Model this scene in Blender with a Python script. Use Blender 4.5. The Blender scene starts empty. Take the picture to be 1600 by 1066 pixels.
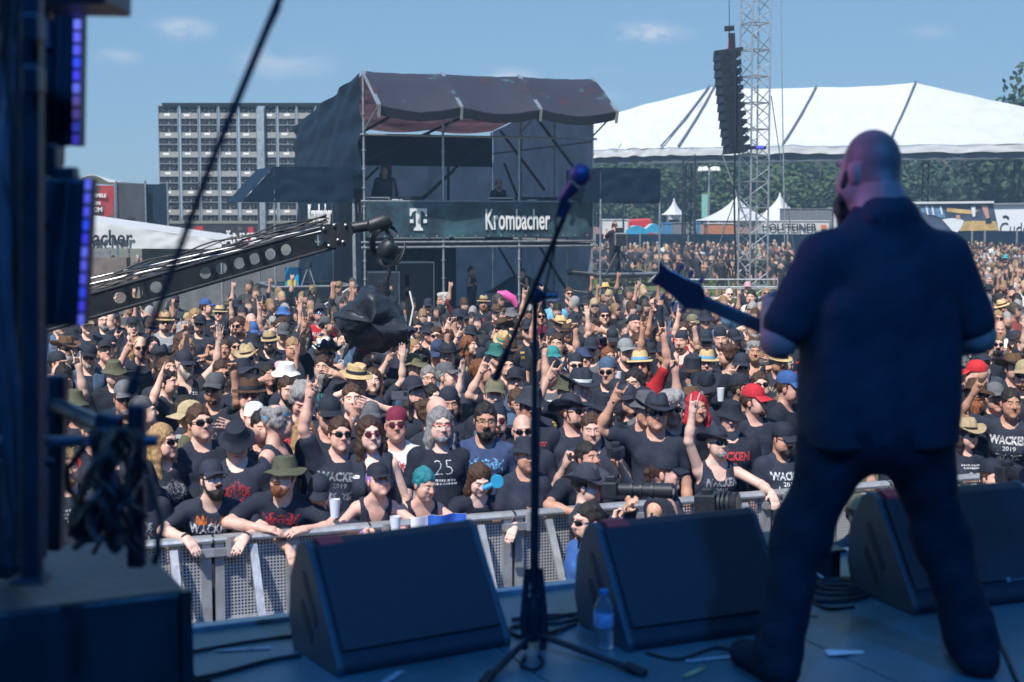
import bpy, math, random
import numpy as np
from mathutils import Vector, Matrix, Euler, noise
from mathutils.bvhtree import BVHTree
random.seed(7); np.random.seed(7)
R_ = math.radians
SC = bpy.context.scene
COL = SC.collection

# ---------------------------------------------------------------- camera, world, sun, exposure
F = 2205.0; HC = 3.25; HOR = 335.0
PITCH = math.atan((533 - HOR) / F)
cam_d = bpy.data.cameras.new('camera'); cam = bpy.data.objects.new('camera', cam_d); COL.objects.link(cam)
cam.location = (0, 0, HC); cam.rotation_euler = (math.pi/2 - PITCH, 0, 0)
cam_d.sensor_width = 36; cam_d.lens = F*36/1600; cam_d.clip_start = 0.05; cam_d.clip_end = 4000
cam_d.dof.use_dof = True; cam_d.dof.focus_distance = 16; cam_d.dof.aperture_fstop = 3.0
SC.camera = cam
SUN_EL = R_(52); SUN_AZ = math.atan2(-0.42, -0.90)       # towards the sun: behind the camera and to the left
world = bpy.data.worlds.new('World'); SC.world = world; world.use_nodes = True
def N(nt, t, loc=(0, 0), **kw):
    n = nt.nodes.new(t)
    for k, v in kw.items():
        if hasattr(n, k) and not k[0].isupper(): setattr(n, k, v)
        else: n.inputs[k.replace('_', ' ')].default_value = v
    return n
def make_world():
    nt = world.node_tree; nt.nodes.clear(); L = nt.links.new
    sky = N(nt, 'ShaderNodeTexSky', sky_type='NISHITA', sun_disc=False, sun_elevation=SUN_EL, sun_rotation=SUN_AZ,
            air_density=1.0, dust_density=0.3, ozone_density=2.2)
    bg = N(nt, 'ShaderNodeBackground', Strength=0.060)
    out = N(nt, 'ShaderNodeOutputWorld')
    # small fair-weather clouds, each a soft spot in its own direction of the sky broken up by noise
    geo = N(nt, 'ShaderNodeTexCoord')
    nz = N(nt, 'ShaderNodeTexNoise', Scale=38.0, Detail=6.0, Roughness=0.6)
    mp = N(nt, 'ShaderNodeMapping'); mp.inputs['Scale'].default_value = (1, 1, 2.2)
    L(geo.outputs['Generated'], mp.inputs[0]); L(mp.outputs[0], nz.inputs['Vector'])
    acc = None
    for (px, py, w, h, s) in [(285, 45, 52, 20, .95), (440, 98, 88, 30, .62), (183, 90, 36, 14, .7), (1015, 52, 68, 20, 1.1), (795, 122, 48, 18, .95),
                              (1452, 50, 46, 12, .3), (930, 150, 60, 14, .25), (955, 112, 30, 10, .15), (-300, 100, 90, 20, .5), (1900, 60, 90, 25, .5), (2300, 160, 120, 25, .5), (-700, 20, 150, 30, .5)]:
        d = ray(px, py).normalized()
        su = N(nt, 'ShaderNodeVectorMath', operation='SUBTRACT'); su.inputs[1].default_value = d
        L(geo.outputs['Generated'], su.inputs[0])
        sc = N(nt, 'ShaderNodeVectorMath', operation='MULTIPLY'); sc.inputs[1].default_value = (F/w, 2, F/h); L(su.outputs[0], sc.inputs[0])
        ln = N(nt, 'ShaderNodeVectorMath', operation='LENGTH'); L(sc.outputs[0], ln.inputs[0])
        m = N(nt, 'ShaderNodeMapRange', interpolation_type='SMOOTHSTEP'); m.inputs['From Min'].default_value = 1.25; m.inputs['From Max'].default_value = 0.0
        m.inputs['To Min'].default_value = 0; m.inputs['To Max'].default_value = s; L(ln.outputs['Value'], m.inputs['Value'])
        if acc is None: acc = m.outputs[0]
        else:
            a = N(nt, 'ShaderNodeMath', operation='ADD'); L(acc, a.inputs[0]); L(m.outputs[0], a.inputs[1]); acc = a.outputs[0]
    r = N(nt, 'ShaderNodeMapRange', interpolation_type='SMOOTHSTEP'); r.inputs['From Min'].default_value = .34; r.inputs['From Max'].default_value = .60
    L(nz.outputs['Fac'], r.inputs['Value'])
    mu = N(nt, 'ShaderNodeMath', operation='MULTIPLY', use_clamp=True); L(acc, mu.inputs[0]); L(r.outputs[0], mu.inputs[1])
    mix = N(nt, 'ShaderNodeMixRGB'); mix.inputs['Color2'].default_value = (7.4, 8.6, 10.4, 1)
    hs = N(nt, 'ShaderNodeHueSaturation', Saturation=0.86, Value=1.0)
    L(sky.outputs[0], hs.inputs['Color'])
    tn = N(nt, 'ShaderNodeMixRGB', blend_type='MULTIPLY'); tn.inputs['Fac'].default_value = 1; tn.inputs['Color2'].default_value = (.82, .98, 1.14, 1); L(hs.outputs[0], tn.inputs['Color1'])
    ev = N(nt, 'ShaderNodeMixRGB'); ev.inputs['Fac'].default_value = .55; ev.inputs['Color2'].default_value = (3.1, 6.0, 9.6, 1); L(tn.outputs[0], ev.inputs['Color1'])
    L(mu.outputs[0], mix.inputs['Fac']); L(ev.outputs[0], mix.inputs['Color1'])
    L(mix.outputs[0], bg.inputs['Color']); L(bg.outputs[0], out.inputs[0])
def ray(px, py):
    a = math.pi/2 - PITCH; vx = (px-800)/F; vy = (533-py)/F
    return Vector((vx, vy*math.cos(a)+math.sin(a), vy*math.sin(a)-math.cos(a)))
def at(px, py, Y):
    d = ray(px, py); t = Y/d.y
    return Vector((d.x*t, Y, HC+d.z*t))
make_world()
sun_d = bpy.data.lights.new('sun', 'SUN'); sun_d.energy = 4.4; sun_d.angle = R_(0.53); sun_d.color = (1, .95, .88)
sun = bpy.data.objects.new('sun', sun_d); COL.objects.link(sun); sun.location = (-20, -30, 60)
SDIR = Vector((math.sin(SUN_AZ)*math.cos(SUN_EL), math.cos(SUN_AZ)*math.cos(SUN_EL), math.sin(SUN_EL)))
sun.rotation_euler = SDIR.to_track_quat('Z', 'Y').to_euler()
SC.view_settings.view_transform = 'Standard'; SC.view_settings.look = 'None'; SC.view_settings.gamma = 1
SC.view_settings.use_curve_mapping = False; SC.view_settings.exposure = 0.38
SC.render.engine = 'CYCLES'; SC.cycles.max_bounces = 6; SC.cycles.transparent_max_bounces = 16

# ---------------------------------------------------------------- small helpers
def tag(o, label=None, cat=None, group=None, kind=None):
    if label: o['label'] = label
    if cat: o['category'] = cat
    if group: o['group'] = group
    if kind: o['kind'] = kind
    return o
def thing(name, label, cat, loc=(0, 0, 0), rz=0, group=None):
    o = bpy.data.objects.new(name, None); COL.objects.link(o); o.empty_display_size = .2
    o.location = loc; o.rotation_euler = (0, 0, rz)
    return tag(o, label, cat, group)
def link(name, me, parent=None, loc=None, mat=None):
    o = bpy.data.objects.new(name, me); COL.objects.link(o)
    if parent is not None: o.parent = parent
    if loc is not None: o.location = loc
    if mat is not None and not me.materials: me.materials.append(mat)
    return o
def mesh_np(name, V, Q=None, T=None, smooth=True):
    me = bpy.data.meshes.new(name)
    V = np.asarray(V, np.float32)
    nq = 0 if Q is None else len(Q); ntr = 0 if T is None else len(T)
    me.vertices.add(len(V)); me.vertices.foreach_set('co', V.ravel())
    idx = []
    if nq: idx.append(np.asarray(Q, np.int32).ravel())
    if ntr: idx.append(np.asarray(T, np.int32).ravel())
    idx = np.concatenate(idx)
    me.loops.add(len(idx)); me.loops.foreach_set('vertex_index', idx)
    me.polygons.add(nq+ntr)
    st = np.concatenate([np.arange(nq)*4, nq*4+np.arange(ntr)*3]).astype(np.int32)
    me.polygons.foreach_set('loop_start', st)
    me.polygons.foreach_set('use_smooth', np.full(nq+ntr, smooth))
    me.update(); me.validate()
    return me
class MB:
    """collects simple solids in world (or local) coordinates; build() links them as one mesh object"""
    def __init__(s): s.v = []; s.f = []
    def add(s, v, f):
        b = len(s.v); s.v += [tuple(p) for p in v]; s.f += [tuple(i+b for i in q) for q in f]; return s
    def box(s, c, size, M=None):
        x, y, z = [k/2 for k in size]; c = Vector(c)
        P = [Vector((sx*x, sy*y, sz*z)) for sz in (-1, 1) for sy in (-1, 1) for sx in (-1, 1)]
        if M is not None: P = [M @ p for p in P]
        return s.add([p+c for p in P], [(0, 2, 3, 1), (4, 5, 7, 6), (0, 1, 5, 4), (2, 6, 7, 3), (0, 4, 6, 2), (1, 3, 7, 5)])
    def beam(s, a, b, w, h, up=(0, 0, 1)):
        a = Vector(a); b = Vector(b); d = (b-a).normalized(); u = Vector(up)
        sd = d.cross(u)
        if sd.length < 1e-4: sd = d.cross(Vector((1, 0, 0)))
        sd.normalize(); u = sd.cross(d)
        P = [p+sd*x*w/2+u*y*h/2 for p in (a, b) for x, y in ((-1, -1), (1, -1), (1, 1), (-1, 1))]
        return s.add(P, [(0, 1, 2, 3), (7, 6, 5, 4), (0, 4, 5, 1), (1, 5, 6, 2), (2, 6, 7, 3), (3, 7, 4, 0)])
    def tube(s, a, b, r, n=8, r2=None, cap=True):
        a = Vector(a); b = Vector(b); d = (b-a)
        if d.length < 1e-6: return s
        d.normalize(); u = d.orthogonal().normalized(); w = d.cross(u); r2 = r if r2 is None else r2
        P = []
        for p, rr in ((a, r), (b, r2)):
            for i in range(n):
                t = 2*math.pi*i/n; P.append(p+u*math.cos(t)*rr+w*math.sin(t)*rr)
        fs = [(i, (i+1) % n, n+(i+1) % n, n+i) for i in range(n)]
        if cap: fs += [tuple(range(n-1, -1, -1)), tuple(range(n, 2*n))]
        return s.add(P, fs)
    def path(s, pts, r, n=7):
        pts = [Vector(p) for p in pts]; P = []; u = None
        for i, p in enumerate(pts):
            d = (pts[min(i+1, len(pts)-1)]-pts[max(i-1, 0)]).normalized()
            u = (d.orthogonal() if u is None else (u-d*u.dot(d))).normalized(); w = d.cross(u)
            rr = r[i] if isinstance(r, (list, tuple)) else r
            for k in range(n):
                t = 2*math.pi*k/n; P.append(p+u*math.cos(t)*rr+w*math.sin(t)*rr)
        fs = []
        for i in range(len(pts)-1):
            for k in range(n): fs.append((i*n+k, i*n+(k+1) % n, (i+1)*n+(k+1) % n, (i+1)*n+k))
        fs += [tuple(range(n-1, -1, -1)), tuple(range((len(pts)-1)*n, len(pts)*n))]
        return s.add(P, fs)
    def prism(s, poly, vec):
        vec = Vector(vec); n = len(poly); P = [Vector(p) for p in poly]; P += [p+vec for p in P]
        fs = [(i, (i+1) % n, n+(i+1) % n, n+i) for i in range(n)]
        return s.add(P, fs+[tuple(range(n-1, -1, -1)), tuple(range(n, 2*n))])
    def lathe(s, prof, c=(0, 0, 0), n=20, fn=None, M=None):
        P = []; c = Vector(c)
        for r, z in prof:
            for i in range(n):
                t = 2*math.pi*i/n; p = Vector((math.cos(t)*r, math.sin(t)*r, z))
                if fn: p = Vector(fn(p.x, p.y, p.z, t, r))
                if M is not None: p = M @ p
                P.append(p+c)
        fs = [(i*n+k, i*n+(k+1) % n, (i+1)*n+(k+1) % n, (i+1)*n+k) for i in range(len(prof)-1) for k in range(n)]
        return s.add(P, fs)
    def sheet(s, fn, nu, nv, th=0.0):
        """grid surface fn(u,v)->point, optionally with thickness along its normal"""
        P = [[Vector(fn(i/nu, j/nv)) for j in range(nv+1)] for i in range(nu+1)]
        V = [P[i][j] for i in range(nu+1) for j in range(nv+1)]; m = nv+1
        fs = [(i*m+j, (i+1)*m+j, (i+1)*m+j+1, i*m+j+1) for i in range(nu) for j in range(nv)]
        if th:
            nn = len(V); Nn = []
            for i in range(nu+1):
                for j in range(nv+1):
                    du = P[min(i+1, nu)][j]-P[max(i-1, 0)][j]; dv = P[i][min(j+1, nv)]-P[i][max(j-1, 0)]
                    nr = du.cross(dv)
                    Nn.append(nr.normalized() if nr.length > 1e-9 else Vector((0, 0, 1)))
            V = V+[p-k*th for p, k in zip(V, Nn)]
            fs = fs+[tuple(nn+i for i in reversed(q)) for q in fs]
            ring = [i*m for i in range(nu+1)]+[nu*m+j for j in range(1, nv+1)]+[i*m+nv for i in range(nu-1, -1, -1)]+[j for j in range(nv-1, 0, -1)]
            for a, b in zip(ring, ring[1:]+ring[:1]): fs.append((b, a, nn+a, nn+b))
        return s.add(V, fs)
    def mesh(s, name, smooth=False, off=None):
        me = bpy.data.meshes.new(name)
        V = s.v if off is None else [(p[0]-off[0], p[1]-off[1], p[2]-off[2]) for p in s.v]
        me.from_pydata(V, [], s.f); me.update()
        if smooth:
            me.polygons.foreach_set('use_smooth', [True]*len(me.polygons))
            try: me.set_sharp_from_angle(angle=R_(38))
            except Exception: pass
        return me
    def build(s, name, mat, parent=None, smooth=False, off=None, bevel=0):
        """parent: world coordinates are made local to the (unrotated) parent"""
        if parent is not None and off is None: off = Vector(parent.get('_o', parent.location))
        me = s.mesh(name, smooth, off); me.materials.append(mat)
        o = bpy.data.objects.new(name, me); COL.objects.link(o); o.parent = parent
        if bevel:
            b = o.modifiers.new('bevel', 'BEVEL'); b.width = bevel; b.segments = 2; b.limit_method = 'ANGLE'
        if parent is not None: o['_o'] = tuple(off)
        return o
def zrot(a): return Matrix.Rotation(a, 3, 'Z')

# ---------------------------------------------------------------- materials
def srgb(h):
    c = [int(h[i:i+2], 16)/255 for i in (0, 2, 4)]
    return tuple(((x+.055)/1.055)**2.4 if x > .04045 else x/12.92 for x in c)
def mat(name, col, rough=.6, metal=0., nscale=0, namp=.25, bump=0., bscale=40., spec=.4, objcol=False, paint=False, wear=None, coords='Object', stretch=None):
    m = bpy.data.materials.new(name); m.use_nodes = True; nt = m.node_tree; L = nt.links.new
    b = nt.nodes['Principled BSDF']; b.inputs['Roughness'].default_value = rough; b.inputs['Metallic'].default_value = metal
    b.inputs['Specular IOR Level'].default_value = spec
    rgb = N(nt, 'ShaderNodeRGB'); rgb.outputs[0].default_value = (*col, 1); c = rgb.outputs[0]
    tc = N(nt, 'ShaderNodeTexCoord'); vec = tc.outputs[coords]
    if stretch:
        mp = N(nt, 'ShaderNodeMapping'); mp.inputs['Scale'].default_value = stretch; L(vec, mp.inputs[0]); vec = mp.outputs[0]
    def mul(a, bb):
        x = N(nt, 'ShaderNodeMixRGB', blend_type='MULTIPLY'); x.inputs['Fac'].default_value = 1
        L(a, x.inputs['Color1']); L(bb, x.inputs['Color2']); return x.outputs[0]
    if objcol:
        oi = N(nt, 'ShaderNodeObjectInfo'); c = mul(c, oi.outputs['Color'])
    if paint:
        at_ = N(nt, 'ShaderNodeAttribute'); at_.attribute_name = 'paint'; c = mul(c, at_.outputs['Color'])
    if nscale:
        nz = N(nt, 'ShaderNodeTexNoise', Scale=nscale, Detail=5.0, Roughness=.6); L(vec, nz.inputs['Vector'])
        mr = N(nt, 'ShaderNodeMapRange'); mr.inputs['From Min'].default_value = .3; mr.inputs['From Max'].default_value = .7
        mr.inputs['To Min'].default_value = 1-namp; mr.inputs['To Max'].default_value = 1+namp; L(nz.outputs['Fac'], mr.inputs['Value'])
        c = mul(c, mr.outputs[0])
        rr = N(nt, 'ShaderNodeMapRange'); rr.inputs['To Min'].default_value = max(rough-.12, .05); rr.inputs['To Max'].default_value = min(rough+.12, 1)
        L(nz.outputs['Fac'], rr.inputs['Value']); L(rr.outputs[0], b.inputs['Roughness'])
    if wear:
        wcol, wscale, wlo, whi = wear
        nz = N(nt, 'ShaderNodeTexNoise', Scale=wscale, Detail=8.0, Roughness=.7); L(vec, nz.inputs['Vector'])
        mr = N(nt, 'ShaderNodeMapRange'); mr.inputs['From Min'].default_value = wlo; mr.inputs['From Max'].default_value = whi; L(nz.outputs['Fac'], mr.inputs['Value'])
        x = N(nt, 'ShaderNodeMixRGB'); L(mr.outputs[0], x.inputs['Fac']); L(c, x.inputs['Color1']); x.inputs['Color2'].default_value = (*wcol, 1); c = x.outputs[0]
    if bump:
        nb = N(nt, 'ShaderNodeTexNoise', Scale=bscale, Detail=4.0); L(vec, nb.inputs['Vector'])
        bp = N(nt, 'ShaderNodeBump', Strength=bump, Distance=.01); L(nb.outputs['Fac'], bp.inputs['Height']); L(bp.outputs[0], b.inputs['Normal'])
    L(c, b.inputs['Base Color'])
    return m
def translucent(m, fac=.5, gain=1.):
    nt = m.node_tree; L = nt.links.new; b = nt.nodes['Principled BSDF']; out = nt.nodes['Material Output']
    t = N(nt, 'ShaderNodeBsdfTranslucent'); src = b.inputs['Base Color'].links[0].from_socket if b.inputs['Base Color'].links else None
    if src: L(src, t.inputs['Color'])
    mx = N(nt, 'ShaderNodeMixShader'); mx.inputs[0].default_value = fac; L(b.outputs[0], mx.inputs[1]); L(t.outputs[0], mx.inputs[2]); L(mx.outputs[0], out.inputs['Surface']); return m
def emis(name, col, s):
    m = bpy.data.materials.new(name); m.use_nodes = True; b = m.node_tree.nodes['Principled BSDF']
    b.inputs['Base Color'].default_value = (*col, 1); b.inputs['Emission Color'].default_value = (*col, 1); b.inputs['Emission Strength'].default_value = s
    return m
# ---------------------------------------------------------------- materials of the place
M_steel = mat('galvanised_steel', (.42, .44, .47), .42, .75, 8, .25, .1, 60)
M_steel2 = mat('aluminium', (.55, .57, .60), .35, .8, 6, .2)
M_black = mat('black_paint', (.018, .020, .026), .5, nscale=12, namp=.3)
M_blackf = mat('black_tarpaulin', (.005, .018, .040), .65, spec=.2, nscale=3, namp=.25, bump=.5, bscale=9)
M_dark = mat('dark_steel', (.03, .034, .042), .45, .4, 10, .3)
M_white = mat('white_pvc', (.60, .615, .635), .45, nscale=2, namp=.06, bump=.3, bscale=5)
M_pale = translucent(mat('grey_inner_tarpaulin', (.56, .62, .72), .7, nscale=1.5, namp=.15, bump=.6, bscale=4), .65)
M_plate = mat('grey_cabinet_plate', (.30, .30, .29), .55, nscale=20, namp=.2)
M_label = mat('white_label', (.78, .78, .78), .5)
M_red = mat('red_print', (.42, .03, .04), .6, nscale=6, namp=.4)
M_blue = mat('blue_paint', (.03, .20, .45), .5, nscale=6, namp=.2)
M_cyan = mat('bright_blue_plastic', (.03, .30, .52), .5, nscale=6, namp=.2)
M_grass = None
M_wood = mat('orange_boards', (.42, .17, .08), .7, nscale=12, namp=.4)
M_brown = mat('reddish_earth', (.20, .12, .10), .95, nscale=9, namp=.5, bump=1, bscale=20)
M_grey = mat('grey_container', (.16, .17, .19), .6, nscale=6, namp=.2)
M_rubber = mat('rubber_cable', (.012, .013, .017), .55)
M_ink = mat('black_lettering', (.015, .02, .03), .6)
M_wlet = mat('white_lettering', (.75, .76, .78), .6)
# ---------------------------------------------------------------- ground
def ground_mat():
    m = mat('trampled_grass', (.11, .11, .055), .95, nscale=.9, namp=.5, bump=1., bscale=14, wear=((.20, .15, .09), .35, .46, .62)); return m
g = MB(); g.sheet(lambda u, v: (-900+1800*u, -20+1800*v*v, 0), 10, 20); tag(g.build('ground', ground_mat()), kind='structure')
p = MB(); p.sheet(lambda u, v: (-9+20*u, 3.9+.385*(-9+20*u)+6*v+.4, .006), 8, 4); tag(p.build('pit_floor', mat('pit_plates', (.14, .14, .14), .8, nscale=3, namp=.3, bump=.4)), kind='structure')
def tuft_field():
    n = 14000; r = np.random.RandomState(3); V = np.zeros((n, 3, 3), np.float32)
    X = r.uniform(3, 26, n); Y = r.uniform(38, 84, n); a = r.uniform(0, 6.28, n); h = r.uniform(.04, .13, n)
    for k, (du, dz) in enumerate(((-.035, 0), (.035, 0), (0, 1))):
        V[:, k, 0] = X+np.cos(a)*du*2+(r.uniform(-.03, .03, n) if k == 2 else 0); V[:, k, 1] = Y+np.sin(a)*du*2; V[:, k, 2] = h*dz
    me = mesh_np('grass', V.reshape(-1, 3), T=np.arange(n*3).reshape(-1, 3), smooth=False); me.materials.append(mat('grass_blades', (.10, .17, .04), .9, nscale=2, namp=.4))
    tag(link('grass', me), 'short green grass growing between the scaffolds and the far crowd', 'grass', kind='stuff')
tuft_field()

# ---------------------------------------------------------------- lettering
def text_obj(s, size, M, mat_, parent, xs=1., bold=0., ext=.01, name='lettering', align='CENTER'):
    cu = bpy.data.curves.new('t', 'FONT'); cu.body = s; cu.size = size; cu.align_x = align; cu.align_y = 'CENTER'; cu.offset = bold; cu.extrude = ext; cu.resolution_u = 3
    ob = bpy.data.objects.new('t', cu); me = ob.to_mesh().copy(); ob.to_mesh_clear(); bpy.data.objects.remove(ob); bpy.data.curves.remove(cu)
    me.transform(M @ Matrix.Diagonal((xs, 1, 1, 1))); me.materials.clear(); me.materials.append(mat_)
    off = Vector(parent.get('_o', parent.location)) if parent is not None else Vector(); me.transform(Matrix.Translation(-off))
    o = bpy.data.objects.new(name, me); COL.objects.link(o); o.parent = parent; return o
def facing(loc, az):   # text plane standing upright; az = heading of its x axis
    return Matrix.Translation(loc) @ Matrix.Rotation(az, 4, 'Z') @ Matrix.Rotation(math.pi/2, 4, 'X')
def brand(s, h, M, mat_, parent, name='lettering', xs=.62):
    return text_obj(s, h, M, mat_, parent, xs, .016*h, .012, name)
def coupler(a, r=.045): 
    m = MB(); m.lathe([(r*.6, -.06), (r, -.04), (r, .04), (r*.6, .06)], a, 8); return m

# ---------------------------------------------------------------- front-of-house tower
TH = R_(20); FU = Vector((math.cos(TH), math.sin(TH), 0)); FV = Vector((-math.sin(TH), math.cos(TH), 0)); FO = Vector((-3.96, 38, 0))
def fo(u, v, z): return FO+FU*u+FV*v+Vector((0, 0, z))
def wrinkle(fn, amp, f=1., seed=0):
    def g(u, v):
        p = Vector(fn(u, v)); n = noise.noise(Vector((u*6*f+seed, v*5*f, seed)))+.5*noise.noise(Vector((u*17*f, v*9*f+seed, 3))); return p+FV*(-amp*n)
    return g
def tower():
    T = thing('mixing_tower', 'two-storey scaffold mixing tower under a dark printed canopy with two white logos', 'mixing tower', FO)
    for i in range(4):
        for v in (0, 2.9, 5.8, 8.7):
            if v and 0 < i < 3 and v < 8: continue
            m = MB(); m.tube(fo(i*2.213, v, 0), fo(i*2.213, v, 6.95 if v == 0 else 6.9-.1*v), .034, 8)
            for z in (.5, 1., 1.5, 2, 2.95, 3.45, 3.95, 4.45, 4.95, 5.9): m.lathe([(.034, -.02), (.062, -.012), (.062, .012), (.034, .02)], fo(i*2.213, v, z), 8)
            m.build('post', M_steel, T, True)
    for z in (2.36, 2.50, 3.60, 5.37):
        m = MB(); m.tube(fo(-.1, -.03, z), fo(6.75, -.03, z), .030, 8); m.build('ledger', M_steel, T, True)
    for z in (.5, 2.4, 5.3):
        for u in (0, 6.64):
            m = MB(); m.tube(fo(u, 0, z), fo(u, 8.7, z), .028, 6); m.build('ledger', M_steel, T, True)
    # walls
    m = MB(); m.sheet(wrinkle(lambda a, b: fo(-.06, -.05+8.85*a, b*(6.98-.88*a)), .0), 14, 12)
    W = MB(); W.sheet(lambda a, b: fo(-.07, 8.8*a, 4.3+(2.68-.90*a)*b)-FU*(.11*noise.noise(Vector((a*7+b*3, b*5, 1)))+.05*noise.noise(Vector((a*19-b*6, b*8, 1)))+.02), 40, 20, .012); W.build('side_tarpaulin', M_blackf, T, True)
    W = MB(); W.sheet(lambda a, b: fo(-.055, 8.8*a, 0.1+4.35*b)-FU*(.11*noise.noise(Vector((a*6+b*4, b*5, 4)))+.05*noise.noise(Vector((a*21, b*7, 4)))), 40, 24, .012); W.build('side_tarpaulin', M_blackf, T, True)
    brand('Krombacher', .85, Matrix.Translation(fo(-.16, 4.9, 3.22)) @ Matrix.Rotation(TH-math.pi/2, 4, 'Z') @ Matrix.Rotation(math.pi/2, 4, 'X'), M_wlet, T, xs=.75)
    W = MB(); W.sheet(lambda a, b: fo(.05+6.55*a, 8.6+.04*math.sin(a*19)+.05*noise.noise(Vector((a*6, b*5, 0))), 2.5+2.45*b), 24, 8, .01); W.build('back_wall', M_pale, T, True)
    W = MB(); W.sheet(lambda a, b: fo(.05+6.55*a, 8.5+.03*noise.noise(Vector((a*8, b*5, 0))), 4.85+1.0*b), 16, 5, .01); W.build('black_valance', M_blackf, T, True)
    W = MB(); W.sheet(lambda a, b: fo(6.66+.04*noise.noise(Vector((a*7, b*7, 9))), 8.6*a, 2.5+(4.35-.8*a)*b), 20, 12, .01); W.build('side_wall', M_pale, T, True)
    W = MB(); W.sheet(lambda a, b: fo(6.66+.04*noise.noise(Vector((a*7, b*7, 19))), 8.6*a, .05+2.3*b), 20, 8, .01); W.build('side_wall', M_pale, T, True)
    W = MB(); W.sheet(lambda a, b: fo(.05+6.55*a, 8.6, .05+2.3*b), 10, 4, .01); W.build('back_wall', M_pale, T, True)
    W = MB(); W.sheet(lambda a, b: fo(.6+3.4*a, 4.4+.10*math.sin(a*40), .05+2.28*b), 60, 3, .01); W.build('black_curtain', M_blackf, T, True)
    # decks
    m = MB(); m.box(fo(3.32, 4.3, 2.40), (6.6, 8.6, .09), zrot(TH)); m.build('deck', M_dark, T)
    m = MB(); m.box(fo(3.32, 4.3, .10), (6.6, 8.6, .09), zrot(TH)); m.build('deck', M_dark, T)
    # inner lining of the roof, reddish print seen from below, plus a pale sheet coloured as a lit gap
    RB = translucent(mat('roof_lining', (.34, .24, .27), .7, nscale=1.2, namp=.5, wear=((.50, .42, .42), .8, .5, .72)), .6)
    def ceil(a, b, d=0): return fo(6.64*a, 8.7*b, 6.97-.9*b-.10*math.sin(math.pi*((a*3) % 1))-d)
    W = MB(); W.sheet(lambda a, b: ceil(a, b), 24, 10, .012); W.build('roof_lining', RB, T, True)
    W = MB(); W.sheet(lambda a, b: ceil(.16+.20*a+.07*b, .10+.30*b*(1-.45*a), .04), 6, 6, .006); W.build('lit_gap_sheet', translucent(mat('lit_gap_pale', (.75, .70, .64), .6, nscale=3, namp=.1), .6), T, True)
    for (u1, v1, z1, u2, v2, z2) in [(.2, 8.3, 4.9, 2.2, 1, 6.6), (2.2, 8.4, 5, 4.5, 1, 6.6), (3.2, 8.4, 3, 6.4, 8.4, 5.8), (6.5, .3, 4.2, 6.5, 4.4, 6.4), (6.5, 3.4, 4.0, 6.5, 7.4, 6.0), (.4, 8.4, 2.7, 2.6, 8.4, 4.8), (2.8, 8.4, 2.6, 5.2, 8.4, 4.7),
                                     (6.55, .4, .3, 6.55, 4, 2.3), (6.55, 4.4, .3, 6.55, 8, 2.3), (5.2, 8.4, .3, 3.6, 8.4, 2.3), (6.5, 4.4, 2.6, 6.5, 7, 4.9), (3.0, 8.4, 2.6, 3.0, 8.4, 5.0), (5.0, 8.4, 2.6, 5.0, 8.4, 5.0)]:
        m = MB(); m.tube(fo(u1, v1, z1), fo(u2, v2, z2), .045, 6); m.build('brace', M_dark, T, True)
    # canopy: three sagging printed panels on sloping beams
    PRT = bpy.data.materials.new('printed_canopy'); PRT.use_nodes = True; nt = PRT.node_tree; L = nt.links.new; b = nt.nodes['Principled BSDF']; b.inputs['Roughness'].default_value = .55
    tc = N(nt, 'ShaderNodeTexCoord'); nz = N(nt, 'ShaderNodeTexNoise', Scale=.75, Detail=5.0, Roughness=.62); nz2 = N(nt, 'ShaderNodeTexNoise', Scale=1.3, Detail=7.0, Roughness=.7)
    cr = N(nt, 'ShaderNodeValToRGB'); el = cr.color_ramp.elements; el[0].position = .42; el[0].color = (.030, .030, .048, 1); el[1].position = .70; el[1].color = (.085, .020, .026, 1); e = el.new(.60); e.color = (.026, .024, .040, 1)
    c2 = N(nt, 'ShaderNodeValToRGB'); el = c2.color_ramp.elements; el[0].position = .60; el[0].color = (0, 0, 0, 1); el[1].position = .74; el[1].color = (.05, .16, .18, 1)
    ad = N(nt, 'ShaderNodeMixRGB', blend_type='ADD'); ad.inputs['Fac'].default_value = 1
    L(tc.outputs['Object'], nz.inputs[0]); mp = N(nt, 'ShaderNodeMapping'); mp.inputs['Location'].default_value = (5, 3, 1); L(tc.outputs['Object'], mp.inputs[0]); L(mp.outputs[0], nz2.inputs[0])
    L(nz.outputs[0], cr.inputs[0]); L(nz2.outputs[0], c2.inputs[0]); L(cr.outputs[0], ad.inputs[1]); L(c2.outputs[0], ad.inputs[2]); L(ad.outputs[0], b.inputs['Base Color'])
    for i in range(3):
        def can(a, b, i=i):
            sag = math.sin(math.pi*a); u = 2.213*(i+a); f = 1.65*b
            return fo(u, .05-f, 7.03-1.0*b**1.15-.13*sag*(.2+b)+.05*math.sin(math.pi*b)*(1-.3*sag)+.02*noise.noise(Vector((a*9, b*6, i))))
        W = MB(); W.sheet(can, 14, 8, .015); P_ = W.build('canopy_panel', PRT, T, True)
        W = MB(); W.sheet(lambda a, b, i=i: can(a, 1)+Vector((0, 0, -.22*b))+FV*(.10*b), 14, 3, .015); W.build('canopy_valance', PRT, P_, True)
    for i in range(4):
        m = MB(); m.beam(fo(i*2.213, .05, 7.07), fo(i*2.213, -1.67, 6.03), .10, .05); m.beam(fo(i*2.213, -1.70, 6.05), fo(i*2.213, -1.62, 5.72), .07, .04); m.build('canopy_beam', M_steel2, T)
        m = MB(); m.tube(fo(i*2.213, -1.55, 6.0), fo(i*2.213, .0, 5.45), .026, 6); m.build('canopy_strut', M_steel, T, True)
    # long banner between the storeys
    BM = bpy.data.materials.new('banner_print'); BM.use_nodes = True; nt = BM.node_tree; L = nt.links.new; b = nt.nodes['Principled BSDF']; b.inputs['Roughness'].default_value = .5
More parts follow.
